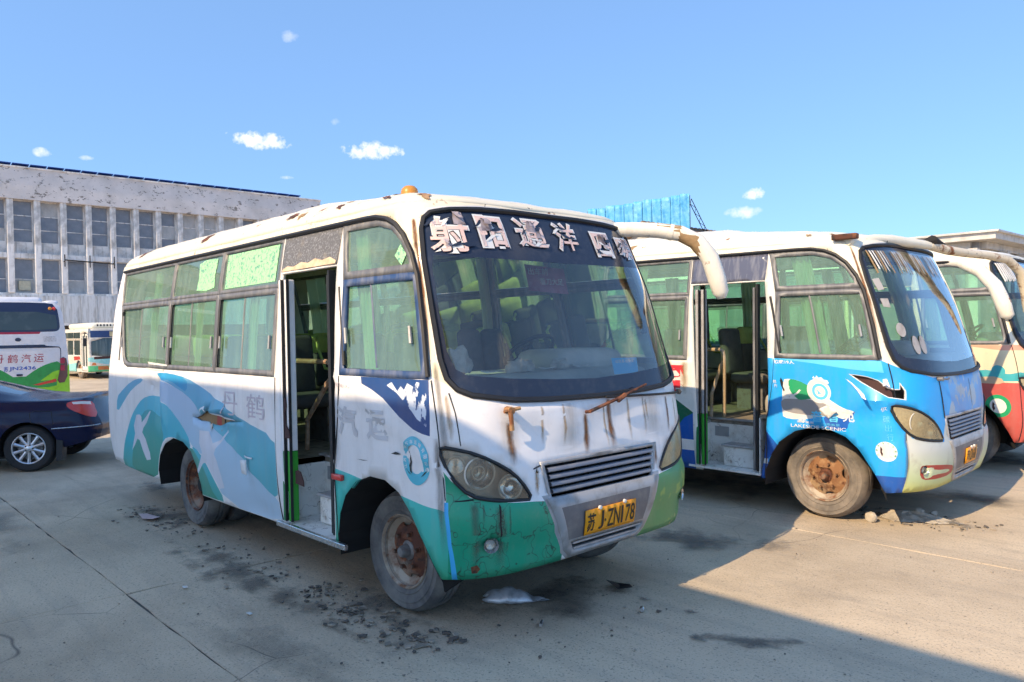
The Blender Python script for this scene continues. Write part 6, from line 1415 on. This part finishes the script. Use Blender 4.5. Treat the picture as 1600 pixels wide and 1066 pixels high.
# ------------------------------------------------------------------ white and green coach, rear view
def build_coach():
    X0, YC = -20.6, 3.67; hw, H, Ln = 1.04, 2.66, 7.2
    root = empty('coach', (X0, YC, 0), (0, 0, math.pi)); tag(root, 'white and green coach seen from behind at the left edge, number JN2436 on its tail', 'coach')
    white = simple('coach_white', (.74, .74, .77), .35, var=.05, coat=.3); navy = simple('coach_navy', (.012, .018, .06), .25, coat=.5); glass = Mat('coach_rear_glass', (.035, .05, .05), .06, coat=.5)
    glass.layer((.16, .18, .17), 1.3, .5, .7, strength=.5)
    red = simple('coach_red', (.42, .02, .06), .4); green = simple('coach_green', (.03, .33, .08), .4); lime = simple('coach_lime', (.30, .68, .03), .4)
    lampd = Mat('coach_lamp_dark', (.10, .04, .045), .25, coat=.5)
    # local: x forward (= world -X), so the tail is x=0; u to the viewer's right = local -y ... world +Y
    def rear(u, z, off=0.):
        e = max(0, abs(u)/hw); bulge = .10*e**5+.05*((z-1.2)/1.5)**2+.10*clamp01((z-2.3)/.4)**2
        return (bulge-off, -u, z)
    U = lambda cx: (cx/5.92-29)*.01295
    Zc = lambda cy: 1.78-(440+cy/5.92-531)*.01464
    P = lambda pts: [(U(a), Zc(b_)) for a, b_ in pts]
    top = [(-hw, .42), (hw, .42), (hw, 1.1), (.985, 1.8), (.93, 2.35), (.87, 2.56), (.76, 2.64), (.4, H), (-.4, H), (-.76, 2.64), (-.87, 2.56), (-.93, 2.35), (-.985, 1.8), (-hw, 1.1)]
    mm = lambda q: [(-a, b_) for a, b_ in q][::-1]
    navyp = smooth_poly([(-.84, 1.95), (.70, 1.95), (.83, 1.98), (.86, 2.1), (.80, 2.60), (.5, 2.64), (-.5, 2.64), (-.80, 2.60)], 1)
    gsw = smooth_poly(P([(215, 893), (320, 820), (430, 770), (555, 745), (560, 850), (520, 920), (330, 965), (180, 925)]), 1)
    regions = [(navyp, 1), ([(-.75, 1.905), (.42, 1.905), (.45, 1.955), (-.75, 1.955)], 2), (gsw, 3), (mm(gsw), 3), ([(-.45, .93), (.42, .93), (.95, 1.05), (hw, 1.1), (hw, .42), (-hw, .42), (-hw, 1.1), (-.95, 1.05)], 3), (P([(560, 830), (480, 850), (360, 930), (520, 925), (515, 1000), (680, 1010), (680, 700), (600, 860)]), 4), ([(-hw, .42), (hw, .42), (hw, .75), (.6, .66), (-.6, .66), (-hw, .75)], 4), (P([(290, 965), (510, 915), (515, 945), (350, 972)]), 5)]
    rr = panel('tail_panel', rear, top, [], regions, step=.10, mats=[white, navy, red, green, lime, M_['redlamp']], parent=root)
    rw = panel('rear_window', lambda u, z: rear(u, z, .006), smooth_poly([(-.78, 2.0), (.78, 2.0), (.80, 2.1), (.76, 2.42), (-.76, 2.42), (-.80, 2.1)], 1), step=.12, mats=[glass], parent=root)
    lamp = P([(572, 705), (632, 735), (622, 950), (515, 962), (545, 850), (560, 760)])
    for q in (smooth_poly(lamp, 1), mm(smooth_poly(lamp, 1))):
        t_ = panel('tail_lamp', lambda u, z: rear(u, z, .008), q, step=.06, mats=[lampd], parent=root)
        cx = sum(a for a, _ in q)/len(q)
        for dz in (0, 1): panel('lamp_lens', lambda u, z: rear(u, z, .013), rrect(cx-.045, cx+.055, 1.03+.17*dz, 1.16+.17*dz, .02), step=.06, mats=[red], parent=t_)
    for sg in (-1, 1):
        for k, m in ((.66, M_['amber']), (.745, M_['redlamp'])):
            p = rear(sg*k, 2.50, .02); b = MB(); b.lathe([(0, .02), (.03, .012), (.04, -.01)], 14, Matrix.Translation(p) @ Matrix.Rotation(math.pi/2, 4, 'Z')); b.obj('marker_lamp', m, root, True)
    panel('oval_badge', lambda u, z: rear(u, z, .012), circle(-.01, 1.78, .062, 20, .042), step=.03, mats=[navy], parent=root)
    for q in ([(-.88, 1.655), (.50, 1.655), (.56, 1.625), (.82, 1.60), (.86, 1.55), (.86, 1.30), (.845, 1.30), (.845, 1.54), (.81, 1.58), (.5, 1.58), (-.88, 1.59)],): panel('boot_gap', lambda u, z: rear(u, z, .006), q, step=.1, mats=[navy], parent=root)
    panel('boot_handle', lambda u, z: rear(u, z, .02), rrect(-.06, .06, .945, .99, .01), step=.05, mats=[navy], parent=root, thick=.02)
    put_u = lambda off: (lambda u, z: rear(u, z, off))
    for ch, u, w in (('丹', -.50, .19), ('鹤', -.235, .20), ('汽', .035, .19), ('运', .285, .20)): put_text('tail_letters', ch, put_u(.006), u, 1.25, w, .19, red, root, .0, shear=.1)
    blue = simple('coach_blue_letter', (.05, .13, .5), .5)
    put_text('tail_letters', '苏', put_u(.006), -.30, 1.055, .085, .11, blue, root, .02); put_text('tail_letters', 'JN2436', put_u(.006), -.20, 1.06, .53, .105, blue, root, .02)
    put_text('tail_letters', 'YUTONG', put_u(.006), .30, .90, .33, .05, M_['filmgrey'], root, .02, shear=.3) if False else None
    for k in range(3): put_text('tail_letters', ('严禁超员', '限速80', '服务电话')[k], put_u(.006), (.48, .50, .50)[k], 1.815-.045*k, .27, .026, M_['b2_grey'], root)
    # sides, roof, air-conditioning pod, wheels
    sec = [(hw, .42), (hw, 1.1), (.985, 1.8), (.93, 2.35), (.87, 2.56), (.76, 2.64), (.4, H), (-.4, H), (-.76, 2.64), (-.87, 2.56), (-.93, 2.35), (-.985, 1.8), (-hw, 1.1), (-hw, .42)]
    b = MB(); vs = []
    for x in (.10, .16, .4, 2, 4, Ln-.2, Ln): vs += [(x+(.05*((z-1.2)/1.5)**2+.1*clamp01((z-2.3)/.4)**2 if x < .3 else 0), -y*(1 if x < Ln else .9), z) for y, z in sec]
    n = len(sec); b.add(vs, [(i*n+k, i*n+k+1, (i+1)*n+k+1, (i+1)*n+k) for i in range(6) for k in range(n-1)]+[tuple(6*n+k for k in range(n))]); b.obj('body_side', white, root, True, 40)
    for sg in (-1, 1):
        for k in range(5):
            b = MB(); b.prism([(.5+1.28*k, 1.55), (1.72+1.28*k, 1.55), (1.72+1.28*k, 2.3), (.5+1.28*k, 2.3)], lambda u, v, d: (u, sg*(1.012-.06*(v-1.5)+d), v), -.02, .006); b.obj('side_window', glass, root)
        b = MB(); b.prism([(.12, .44), (Ln-.3, .44), (Ln-.3, .75), (2.5, .75), (.3, 1.0), (.14, 1.05)], lambda u, v, d: (u, sg*(1.042+d), v), -.01, .004); b.obj('lower_stripe', lime, root)
        for x in (1.7, 5.6):
            w = empty('wheel', (x, sg*.98, .42), (0, 0, 0 if sg < 0 else math.pi)); w.parent = root
            b = MB(); b.lathe([(.0, .05), (.23, .04), (.24, 0), (.36, -.01), (.42, .03), (.42, .2), (.3, .22)], 30); b.obj('tyre', M_['rubber'], w, True, 30)
    b = MB(); b.rbox(1.2, 4.2, -.75, .75, 2.62, 2.82, .12, 3); b.obj('roof_unit', white, root, True, 50)
    for sg in (-1, 1): b = MB(); b.rbox(.25, .8, sg*.75-.14, sg*.75+.14, 2.56, 2.70, .07, 3); b.obj('roof_spoiler', white, root, True, 50)
    b = MB(); b.box(.3, 6.8, -.9, .9, .3, .6); b.obj('underbody', M_['dark'], root)
    return root
build_coach()

# ------------------------------------------------------------------ derelict city bus far left
def build_city_bus():
    root = empty('city_bus', (-37.2, 10.3, 0), (0, 0, R(3))); tag(root, 'small derelict city bus with louvred roof pod, parked before the long grey building', 'bus')
    hw, H, Ln = 1.12, 2.22, 7.0
    body = paint('city_bus_body', (.70, .66, .58), .3, .3, .4); gl = Mat('city_bus_glass', (.05, .075, .075), .08, coat=.4).layer((.3, .33, .3), 2, .5, .75, stretch=(1, 3, .3), strength=.4)
    green = simple('city_bus_green', (.10, .50, .22), .5); orange = simple('city_bus_orange', (.55, .17, .04), .5); navy = simple('city_bus_navy', (.02, .05, .16), .4)
    red = simple('city_bus_red', (.45, .05, .04), .5); cyan = simple('city_bus_cyan', (.30, .65, .65), .5)
    # local: x=0 is the front face (towards +x), body extends to -x
    def side(x, z): return (x, -hw+.03*clamp01((z-1.2))**2, z)
    arch = [(-1.28+.42*math.cos(t), .40+.42*math.sin(t)) for t in [math.pi*(-.2+1.4*k/14) for k in range(15)]]
    wins = [rrect(-1.9-.95*k, -1.03-.95*k, 1.05, 1.70, .03) for k in range(5)]
    doors = [rrect(-.86, -.10, .34, 2.0, .03)]
    sp = panel('body_side', side, [(-Ln, .3), (-.02, .3), (-.02, H), (-Ln, H)], [arch]+wins+doors, [([(-3, .3), (-.9, .3), (-.9, .75), (-3, .6)], 1), ([(-1.9, .8), (-1.0, .85), (-1.1, 1.0), (-1.9, .98)], 2)], step=.15, mats=[body, cyan, red], parent=root, thick=.04)
    for k, q in enumerate(wins): panel('side_window', lambda x, z: (x, side(x, z)[1]+.02, z), q, step=.3, mats=[gl], parent=root)
    for k in range(5): panel('upper_window', lambda x, z: (x, side(x, z)[1]-.006, z), rrect(-1.92-.95*k, -1.01-.95*k, 1.80, 2.06, .02), step=.3, mats=[gl], parent=root)
    for k in range(2): 
        d = panel('door_leaf', lambda x, z: (x, side(x, z)[1]+.03, z), rrect(-.84+.38*k, -.48+.38*k, .36, 1.98, .02), [rrect(-.80+.38*k, -.52+.38*k, .55, 1.90, .03)], step=.2, mats=[M_['b2_white']], parent=root, thick=.03)
        panel('door_glass', lambda x, z: (x, side(x, z)[1]+.045, z), rrect(-.80+.38*k, -.52+.38*k, .55, 1.90, .03), step=.3, mats=[gl], parent=d)
    def front(y, z):
        e = abs(y)/hw; return (.14-.14*e**4-.10*clamp01((z-1.1)/1.2)**1.5, y, z)
    wsq = smooth_poly([(-.98, .98), (.98, .98), (1.0, 1.2), (.98, 1.80), (-.98, 1.80), (-1.0, 1.2)], 1)
    panel('front_panel', front, [(-hw, .32), (hw, .32), (hw, H-.1), (.9, H), (-.9, H), (-hw, H-.1)], [wsq], [([(-hw, .95), (-.2, .98), (.0, .75), (-.35, .62), (-hw, .78)], 3), ([(-hw, .32), (hw, .32), (hw, .58), (-hw, .58)], 1), ([(-.75, .40), (-.3, .40), (-.35, .56), (-.75, .56)], 2), ([(-1.0, .60), (-.8, .60), (-.85, .72), (-.95, .72)], 2), ([(-1.0, 1.82), (1, 1.82), (1, 2.12), (-1, 2.12)], 4), ([(-.9, .86), (.2, .9), (.2, 1.0), (-.9, .98)], 5)], step=.1, mats=[body, green, orange, cyan, navy, M_['maroon']], parent=root, thick=.04)
    panel('windshield', lambda y, z: (front(y, z)[0]-.015, y, z), wsq, step=.2, mats=[gl], parent=root)
    panel('destination_board', lambda y, z: (front(y, z)[0]+.012, y, z), rrect(-.25, .85, 1.86, 2.08, .02), step=.2, mats=[simple('board_tan', (.55, .46, .26), .6)], parent=root)
    gq = rrect(.0, 1.0, .60, .86, .06); b = MB(); b.rbox(.06, .16, -.05, 1.05, .78, .98, .05); b.obj('grille_hood', M_['b2_white'], root, True)
    for k in range(4): b = MB(); b.rbox(.10, .15, .1, 1.0, .60+.045*k, .63+.045*k, .01); b.obj('grille_slat', M_['dark'], root)
    b = MB(); b.rbox(.12, .16, .35, .75, .40, .52, .01); b.obj('license_plate', M_['plate_yellow'], root)
    b = MB(); b.box(-Ln, -.05, -hw+.05, hw, .3, .45); b.box(-Ln, -.05, -hw+.06, hw-.02, H-.05, H); b.box(-Ln, -Ln+.05, -hw+.05, hw, .3, H); b.box(-Ln, -.05, hw-.03, hw, .3, 1.0); b.obj('body_frame', body, root)
    for k in range(6):
        b = MB(); b.rbox(-1.2-.8*k, -.75-.8*k, .2, .62, .9, 1.35, .04); b.rbox(-1.2-.8*k, -.75-.8*k, -.7, -.3, .9, 1.35, .04); b.obj('seat', M_['seat_grey'], root)
    b = MB(); b.rbox(-.6, -.2, .3, .7, .6, 1.3, .06); b.obj('driver_seat', M_['seat_green'], root)
    pod = empty('roof_pod', (0, 0, 0)); pod.parent = root
    b = MB(); b.rbox(-3.6, -.35, -.85, .85, H-.02, H+.26, .13, 3); b.obj('pod_shell', M_['cream2'], pod, True, 50)
    for k in range(10):
        y = -.62+.135*k; b = MB(); b.rbox(-.375, -.335, y, y+.06, H+.10, H+.19, .008); b.obj('pod_louvre', M_['dark'], pod)
    for x in (-1.28, -5.2):
        for sg in (-1, 1):
            w = empty('wheel', (x, sg*(hw-.06), .40), (0, 0, 0 if sg < 0 else math.pi)); w.parent = root
            b = MB(); b.lathe([(.215, .05), (.23, 0), (.34, -.01), (.40, .03), (.40, .2), (.3, .22)], 30); b.obj('tyre', M_['rubber_dusty'], w, True, 30)
            b = MB(); b.lathe([(0, .03), (.08, .0), (.1, .05), (.22, .06), (.225, .0)], 24); b.obj('rim', M_['rust_light'], w, True, 30)
    b = MB(); b.tube([(-.05, -hw-.02, 2.0), (.15, -hw-.15, 2.05), (.22, -hw-.18, 1.85)], .02, 6); b.rbox(.18, .26, -hw-.25, -hw-.1, 1.45, 1.8, .03); b.obj('mirror', M_['black'], root)
    return root
build_city_bus()

# ------------------------------------------------------------------ long grey building on the left
def build_block():
    XF = -48.0; root = empty('long_building', (XF, 16, 0)); tag(root, 'long grey building with white columns, flaking parapet and solar panels on its edge', 'building')
    off = lambda y: y-16
    conc = Mat('building_white_paint', (.90, .86, .81), .9).layer((.42, .40, .37), 1.2, .45, .7).layer((.3, .25, .2), 2.5, .54, .72, stretch=(1, 3, .2), strength=.7).bump(20, .2, .01)
    flake = Mat('building_flaking_render', (.76, .70, .66), .95).layer((.56, .52, .49), .6, .42, .7).layer((.22, .19, .165), 2.2, .585, .61, stretch=(1, 1, 1.6), detail=10, nr=.72).layer((.13, .11, .1), 3.6, .61, .63, stretch=(1, .7, 1.4), detail=10, nr=.75).layer((.62, .58, .55), 1.1, .5, .7, strength=.4).bump(9, .4, .03)
    tin = Mat('fascia_sheet', (.76, .75, .72), .6).layer((.42, .40, .36), 2, .45, .7, stretch=(1, 3, .4)).layer((.2, .1, .05), 6, .68, .72)
    glass = Mat('building_glass', (.19, .20, .23), .2, coat=.4).layer((.30, .31, .33), .7, .4, .65).layer((.3, .31, .32), .9, .55, .75, stretch=(1, 2, .3), strength=.5)
    glass2 = Mat('building_glass_pale', (.42, .42, .41), .4).layer((.55, .54, .52), 2, .4, .6)
    dark = Mat('building_recess', (.10, .095, .09), .9)
    y0, y1 = -14.0, 26.45
    b = MB(); b.box(-12, -.45, off(y0), off(y1), 0, 9.6); b.obj('core_wall', dark, root)
    b = MB(); b.box(-12.2, .30, off(y0), off(y1), 9.27, 10.93); p = b.obj('parapet', flake, root)
    b = MB(); b.box(-12.2, .36, off(y0), off(y1)+.04, 10.931, 11.0); b.obj('parapet_coping', conc, root)
    b = MB(); b.box(-.44, .05, off(y0), off(y1), 6.15, 6.42); b.obj('floor_band', conc, root)
    b = MB(); b.box(-.44, .12, off(y0), off(y1), 4.16, 4.29); b.obj('sill_band', conc, root)
    b = MB(); b.box(-12, .2, off(y1)-.3, off(y1), 0, 9.26); b.obj('end_wall', conc, root)
    cme = bme = None
    wup = MB(); W_ = 1.253; cw = .30; ww = W_-cw
    def frame(zs, name):
        m = MB(); t = .045
        for z in zs: m.box(-.30, -.22, 0, ww, z-t/2, z+t/2)
        for y in (0, ww-t): m.box(-.30, -.221, y, y+t, zs[0]+t/2, zs[-1]-t/2)
        return m.mesh(name)
    up, lo = [7.03, 7.71, 8.46, 9.25], [4.30, 5.04, 6.14]
    fu, fl = frame(up, 'window'), frame(lo, 'window'); fu.materials.append(conc.m); fl.materials.append(conc.m)
    def pane(h): m = MB(); m.box(-.27, -.255, .03, ww-.03, .02, h-.02); return m.mesh('pane')
    pm = {}
    for zs in (up, lo):
        for a, b_ in zip(zs, zs[1:]):
            for g in (glass, glass2):
                m = pane(b_-a); m.materials.append(g.m); pm[(a, g is glass2)] = m
    m = MB(); m.rbox(-.35, .22, 0, cw, 4.29, 9.27, .015, 1); col_me = m.mesh('column'); col_me.materials.append(conc.m)
    m = MB(); m.box(-.40, -.21, 0, ww, 6.42, 7.01); sp_me = m.mesh('spandrel'); sp_me.materials.append(conc.m)
    for k in range(-16, 14):
        y = 9.39+W_*k
        o = add_obj('column', col_me, None, root); o.location.y = off(y)
        if y+W_ > y1-.2: break
        pale = k in (6, 7, 8)
        for zs, fme in ((up, fu), (lo, fl)):
            w = add_obj('window', fme, None, root); w.location.y = off(y+cw)
            for a, b_ in zip(zs, zs[1:]):
                q = add_obj('pane', pm[(a, (pale and zs is up) or random.random() < .10)], None, w); q.location.z = a
        s_ = add_obj('spandrel', sp_me, None, root); s_.location.y = off(y+cw)
    m = MB(); m.box(-.05, .30, .006, .844, 2.66, 4.155); fp = m.mesh('fascia_panel'); fp.materials.append(tin.m)
    k = 0; y = y0
    while y+.85 < y1: o = add_obj('fascia_panel', fp, None, root); o.location = (random.uniform(-.012, .012), off(y), random.uniform(-.01, .01)); y += .85
    b = MB(); b.box(-.06, .34, off(y0), off(y1), 2.52, 2.655); b.obj('fascia_lip', conc, root)
    M_['solar'] = Mat('solar_panel_blue', (.02, .06, .28), .25, coat=.5)
    m = MB(); Ms = Matrix.Translation((.15, 0, 10.86)) @ Matrix.Rotation(R(-11), 4, 'Y'); m.box(-.55, .15, .02, .80, 0, .035, Ms); sm_ = m.mesh('solar_panel'); sm_.materials.append(M_['solar'].m)
    y = y0
    while y+.83 < y1-1.0: o = add_obj('solar_panel', sm_, None, root); o.location = (0, off(y), .24); y += .83
    b = MB()
    yy = 10.75
    b.tube([(.42, off(yy), 6.12), (.42, off(yy+2.5), 6.0)], .035, 6)
    for dy in (0, 1.25, 2.5): b.tube([(.42, off(yy+dy), 5.75), (.42, off(yy+dy), 6.42)], .03, 6); b.tube([(.42, off(yy+dy), 6.05), (.1, off(yy+dy), 6.05)], .025, 6)
    b.obj('iron_rail', M_['dark'], root)
    b = MB(); b.box(-.20, -.10, off(8.65), off(9.2), 4.45, 4.95); b.obj('window_notice', simple('notice_paper', (.62, .58, .42), .7), root)
    return root
build_block()

# ------------------------------------------------------------------ tiled house with blue hoarding behind the blue bus
def build_house():
    root = empty('tiled_house', (-26.5, 48, 0)); tag(root, 'low house with a brown tiled gable roof seen over the blue minibus', 'house')
    tile = Mat('clay_tiles', (.20, .13, .09), .85).layer((.32, .22, .14), 3, .4, .65).layer((.09, .065, .05), 6, .5, .7)
    wall = Mat('house_wall', (.5, .47, .42), .9).layer((.4, .36, .31), 2, .45, .7)
    y0, y1 = -13.5, 14.0
    b = MB(); b.box(-4.6, 4.6, y0+.4, y1-.4, 0, 5.0); b.add([(-4.6, y0+.4, 5.0), (4.6, y0+.4, 5.0), (0, y0+.4, 7.55)], [(0, 1, 2)]); b.obj('wall', wall, root)
    b = MB()
    for sg in (1, -1):
        b.add([(0, y0, 7.62), (0, y1, 7.62), (sg*5.1, y1, 4.85), (sg*5.1, y0, 4.85), (0, y0, 7.5), (0, y1, 7.5), (sg*5.1, y1, 4.73), (sg*5.1, y0, 4.73)], [(0, 1, 2, 3), (4, 7, 6, 5), (0, 3, 7, 4), (1, 5, 6, 2), (2, 6, 7, 3)])
    b.obj('roof_deck', tile, root)
    b = MB()       # rows of pan tiles: joined relief on the yard-side slope
    n = int((y1-y0)/.24)
    for k in range(n):
        y = y0+.12+.24*k
        vs = []
        for i in range(13):
            x = 5.1*i/12; z = 7.63-2.77*i/12
            for dy, dz in ((-.07, 0), (0, .07), (.07, 0)): vs.append((x, y+dy, z+dz+(.02 if i % 2 else 0)))
        b.add(vs, [(i*3+j, i*3+j+1, (i+1)*3+j+1, (i+1)*3+j) for i in range(12) for j in range(2)])
    o = b.obj('roof_tiles', tile, root); o['kind'] = 'stuff'
    m = MB(); m.lathe([(0, -.18), (.10, -.18), (.13, 0), (.10, .18), (0, .18)], 10); rm = m.mesh('ridge_tile'); rm.materials.append(tile.m)
    for k in range(int((y1-y0)/.42)): q = add_obj('ridge_tile', rm, None, root); q.location = (0, y0+.2+.42*k, 7.65)
    return root
build_house()
def build_hoarding():
    a, c = Vector((-30.9, 35.0, 0)), Vector((-26.0, 38.45, 0)); d = (c-a); Lh = d.length; d.normalize(); nrm = Vector((d.y, -d.x, 0))
    root = empty('hoarding', a, (0, 0, math.atan2(d.y, d.x))); tag(root, 'tall hoarding of crumpled sky blue metal sheets above the tiled roof', 'hoarding')
    blue = Mat('hoarding_blue_sheet', (.10, .42, .74), .55, 0).layer((.22, .55, .80), 1.6, .45, .7).layer((.05, .30, .60), 2.4, .5, .72).bump(2.2, .5, .12, 4)
    n = 11; w = Lh/n
    for k in range(n):
        rnd = random.Random(k); z1 = 8.95+.68*((k+.5)/n)+rnd.uniform(-.04, .05); ph = rnd.uniform(0, 6); nx, nz = 9, 22; vs = []
        for i in range(nx+1):
            for j in range(nz+1):
                u = i/nx; z = 4.6+(z1-4.6)*j/nz
                dd = .05*math.sin(7*u+2.3*z+ph+1.5*math.sin(2.1*z+ph))*math.sin(1.7*z+ph*2+3*u)
                vs.append((w*k+.006+(w-.012)*u, dd*math.sin(math.pi*u)**.5 if 0 < u < 1 else 0, z))
        b = MB(); b.add(vs, [(i*(nz+1)+j, i*(nz+1)+j+1, (i+1)*(nz+1)+j+1, (i+1)*(nz+1)+j) for i in range(nx) for j in range(nz)])
        o = b.obj('hoarding_sheet', blue, root, True, 60); md = o.modifiers.new('thickness', 'SOLIDIFY'); md.thickness = .03
    for k in range(n+1): b = MB(); b.tube([(w*k, .06, 0), (w*k, .06, 8.9+.62*k/n)], .04, 6); b.obj('hoarding_post', M_['iron'], root)
    # lattice stay on the right end
    b = MB(); A = Vector((Lh, .05, 9.3)); B = Vector((Lh+1.7, 2.2, 6.0)); e = (B-A).normalized(); q = Vector((0, 0, 1)).cross(e).normalized()*.12
    b.tube([A+q, B+q], .025, 5); b.tube([A-q, B-q], .025, 5)
    for k in range(13):
        p0, p1 = A+(B-A)*k/13, A+(B-A)*(k+1)/13; sgn = 1 if k % 2 else -1; b.tube([p0+q*sgn, p1-q*sgn], .015, 4)
    b.tube([B, Vector((B.x, B.y, 0))], .06, 6)
    b.obj('lattice_stay', M_['dark'], root)
build_hoarding()
def build_pavilion():
    root = empty('pavilion', (-13.7, 51.1, 0)); tag(root, 'flat roofed pale building with deep eaves and columns at the far right', 'building')
    wh = Mat('pavilion_white', (.62, .60, .56), .8).layer((.45, .43, .4), 1.5, .45, .7); gl = Mat('pavilion_glass', (.10, .12, .14), .15, coat=.3).layer((.26, .28, .3), 1.2, .45, .6)
    b = MB(); b.box(-14, 0, 0, 16, 6.62, 7.0); b.obj('roof_slab', wh, root)
    b = MB(); b.box(-14.2, .2, -.2, 16.2, 7.001, 7.12); b.obj('roof_edge', wh, root)
    b = MB(); b.box(-13, -1.2, 1.2, 15, 0, 6.61); b.obj('wall', Mat('pavilion_wall', (.34, .33, .32), .9), root)
    b = MB(); b.box(-12.6, -1.6, .9, 1.195, 6.2, 6.61); b.box(-1.195, -.9, 1.6, 14.6, 6.2, 6.61); b.obj('beam', wh, root)
    for x, y in [(-1.35, .75), (-5.2, .75), (-9, .75), (-.75, 4.6), (-.75, 8.4), (-.75, 12.2)]: b = MB(); b.rbox(x-.25, x+.25, y-.25, y+.25, 0, 6.19, .02); b.obj('column', wh, root)
    for k in range(4):
        w = MB(); w.box(-4.3-2.6*k, -1.95-2.6*k, 1.15, 1.199, 3.6, 6.0); w.obj('window', gl, root)
        w = MB(); w.box(-1.199, -1.15, 1.9+3.2*k, 4.6+3.2*k, 3.6, 6.0); w.obj('window', gl, root)
    return root
build_pavilion()
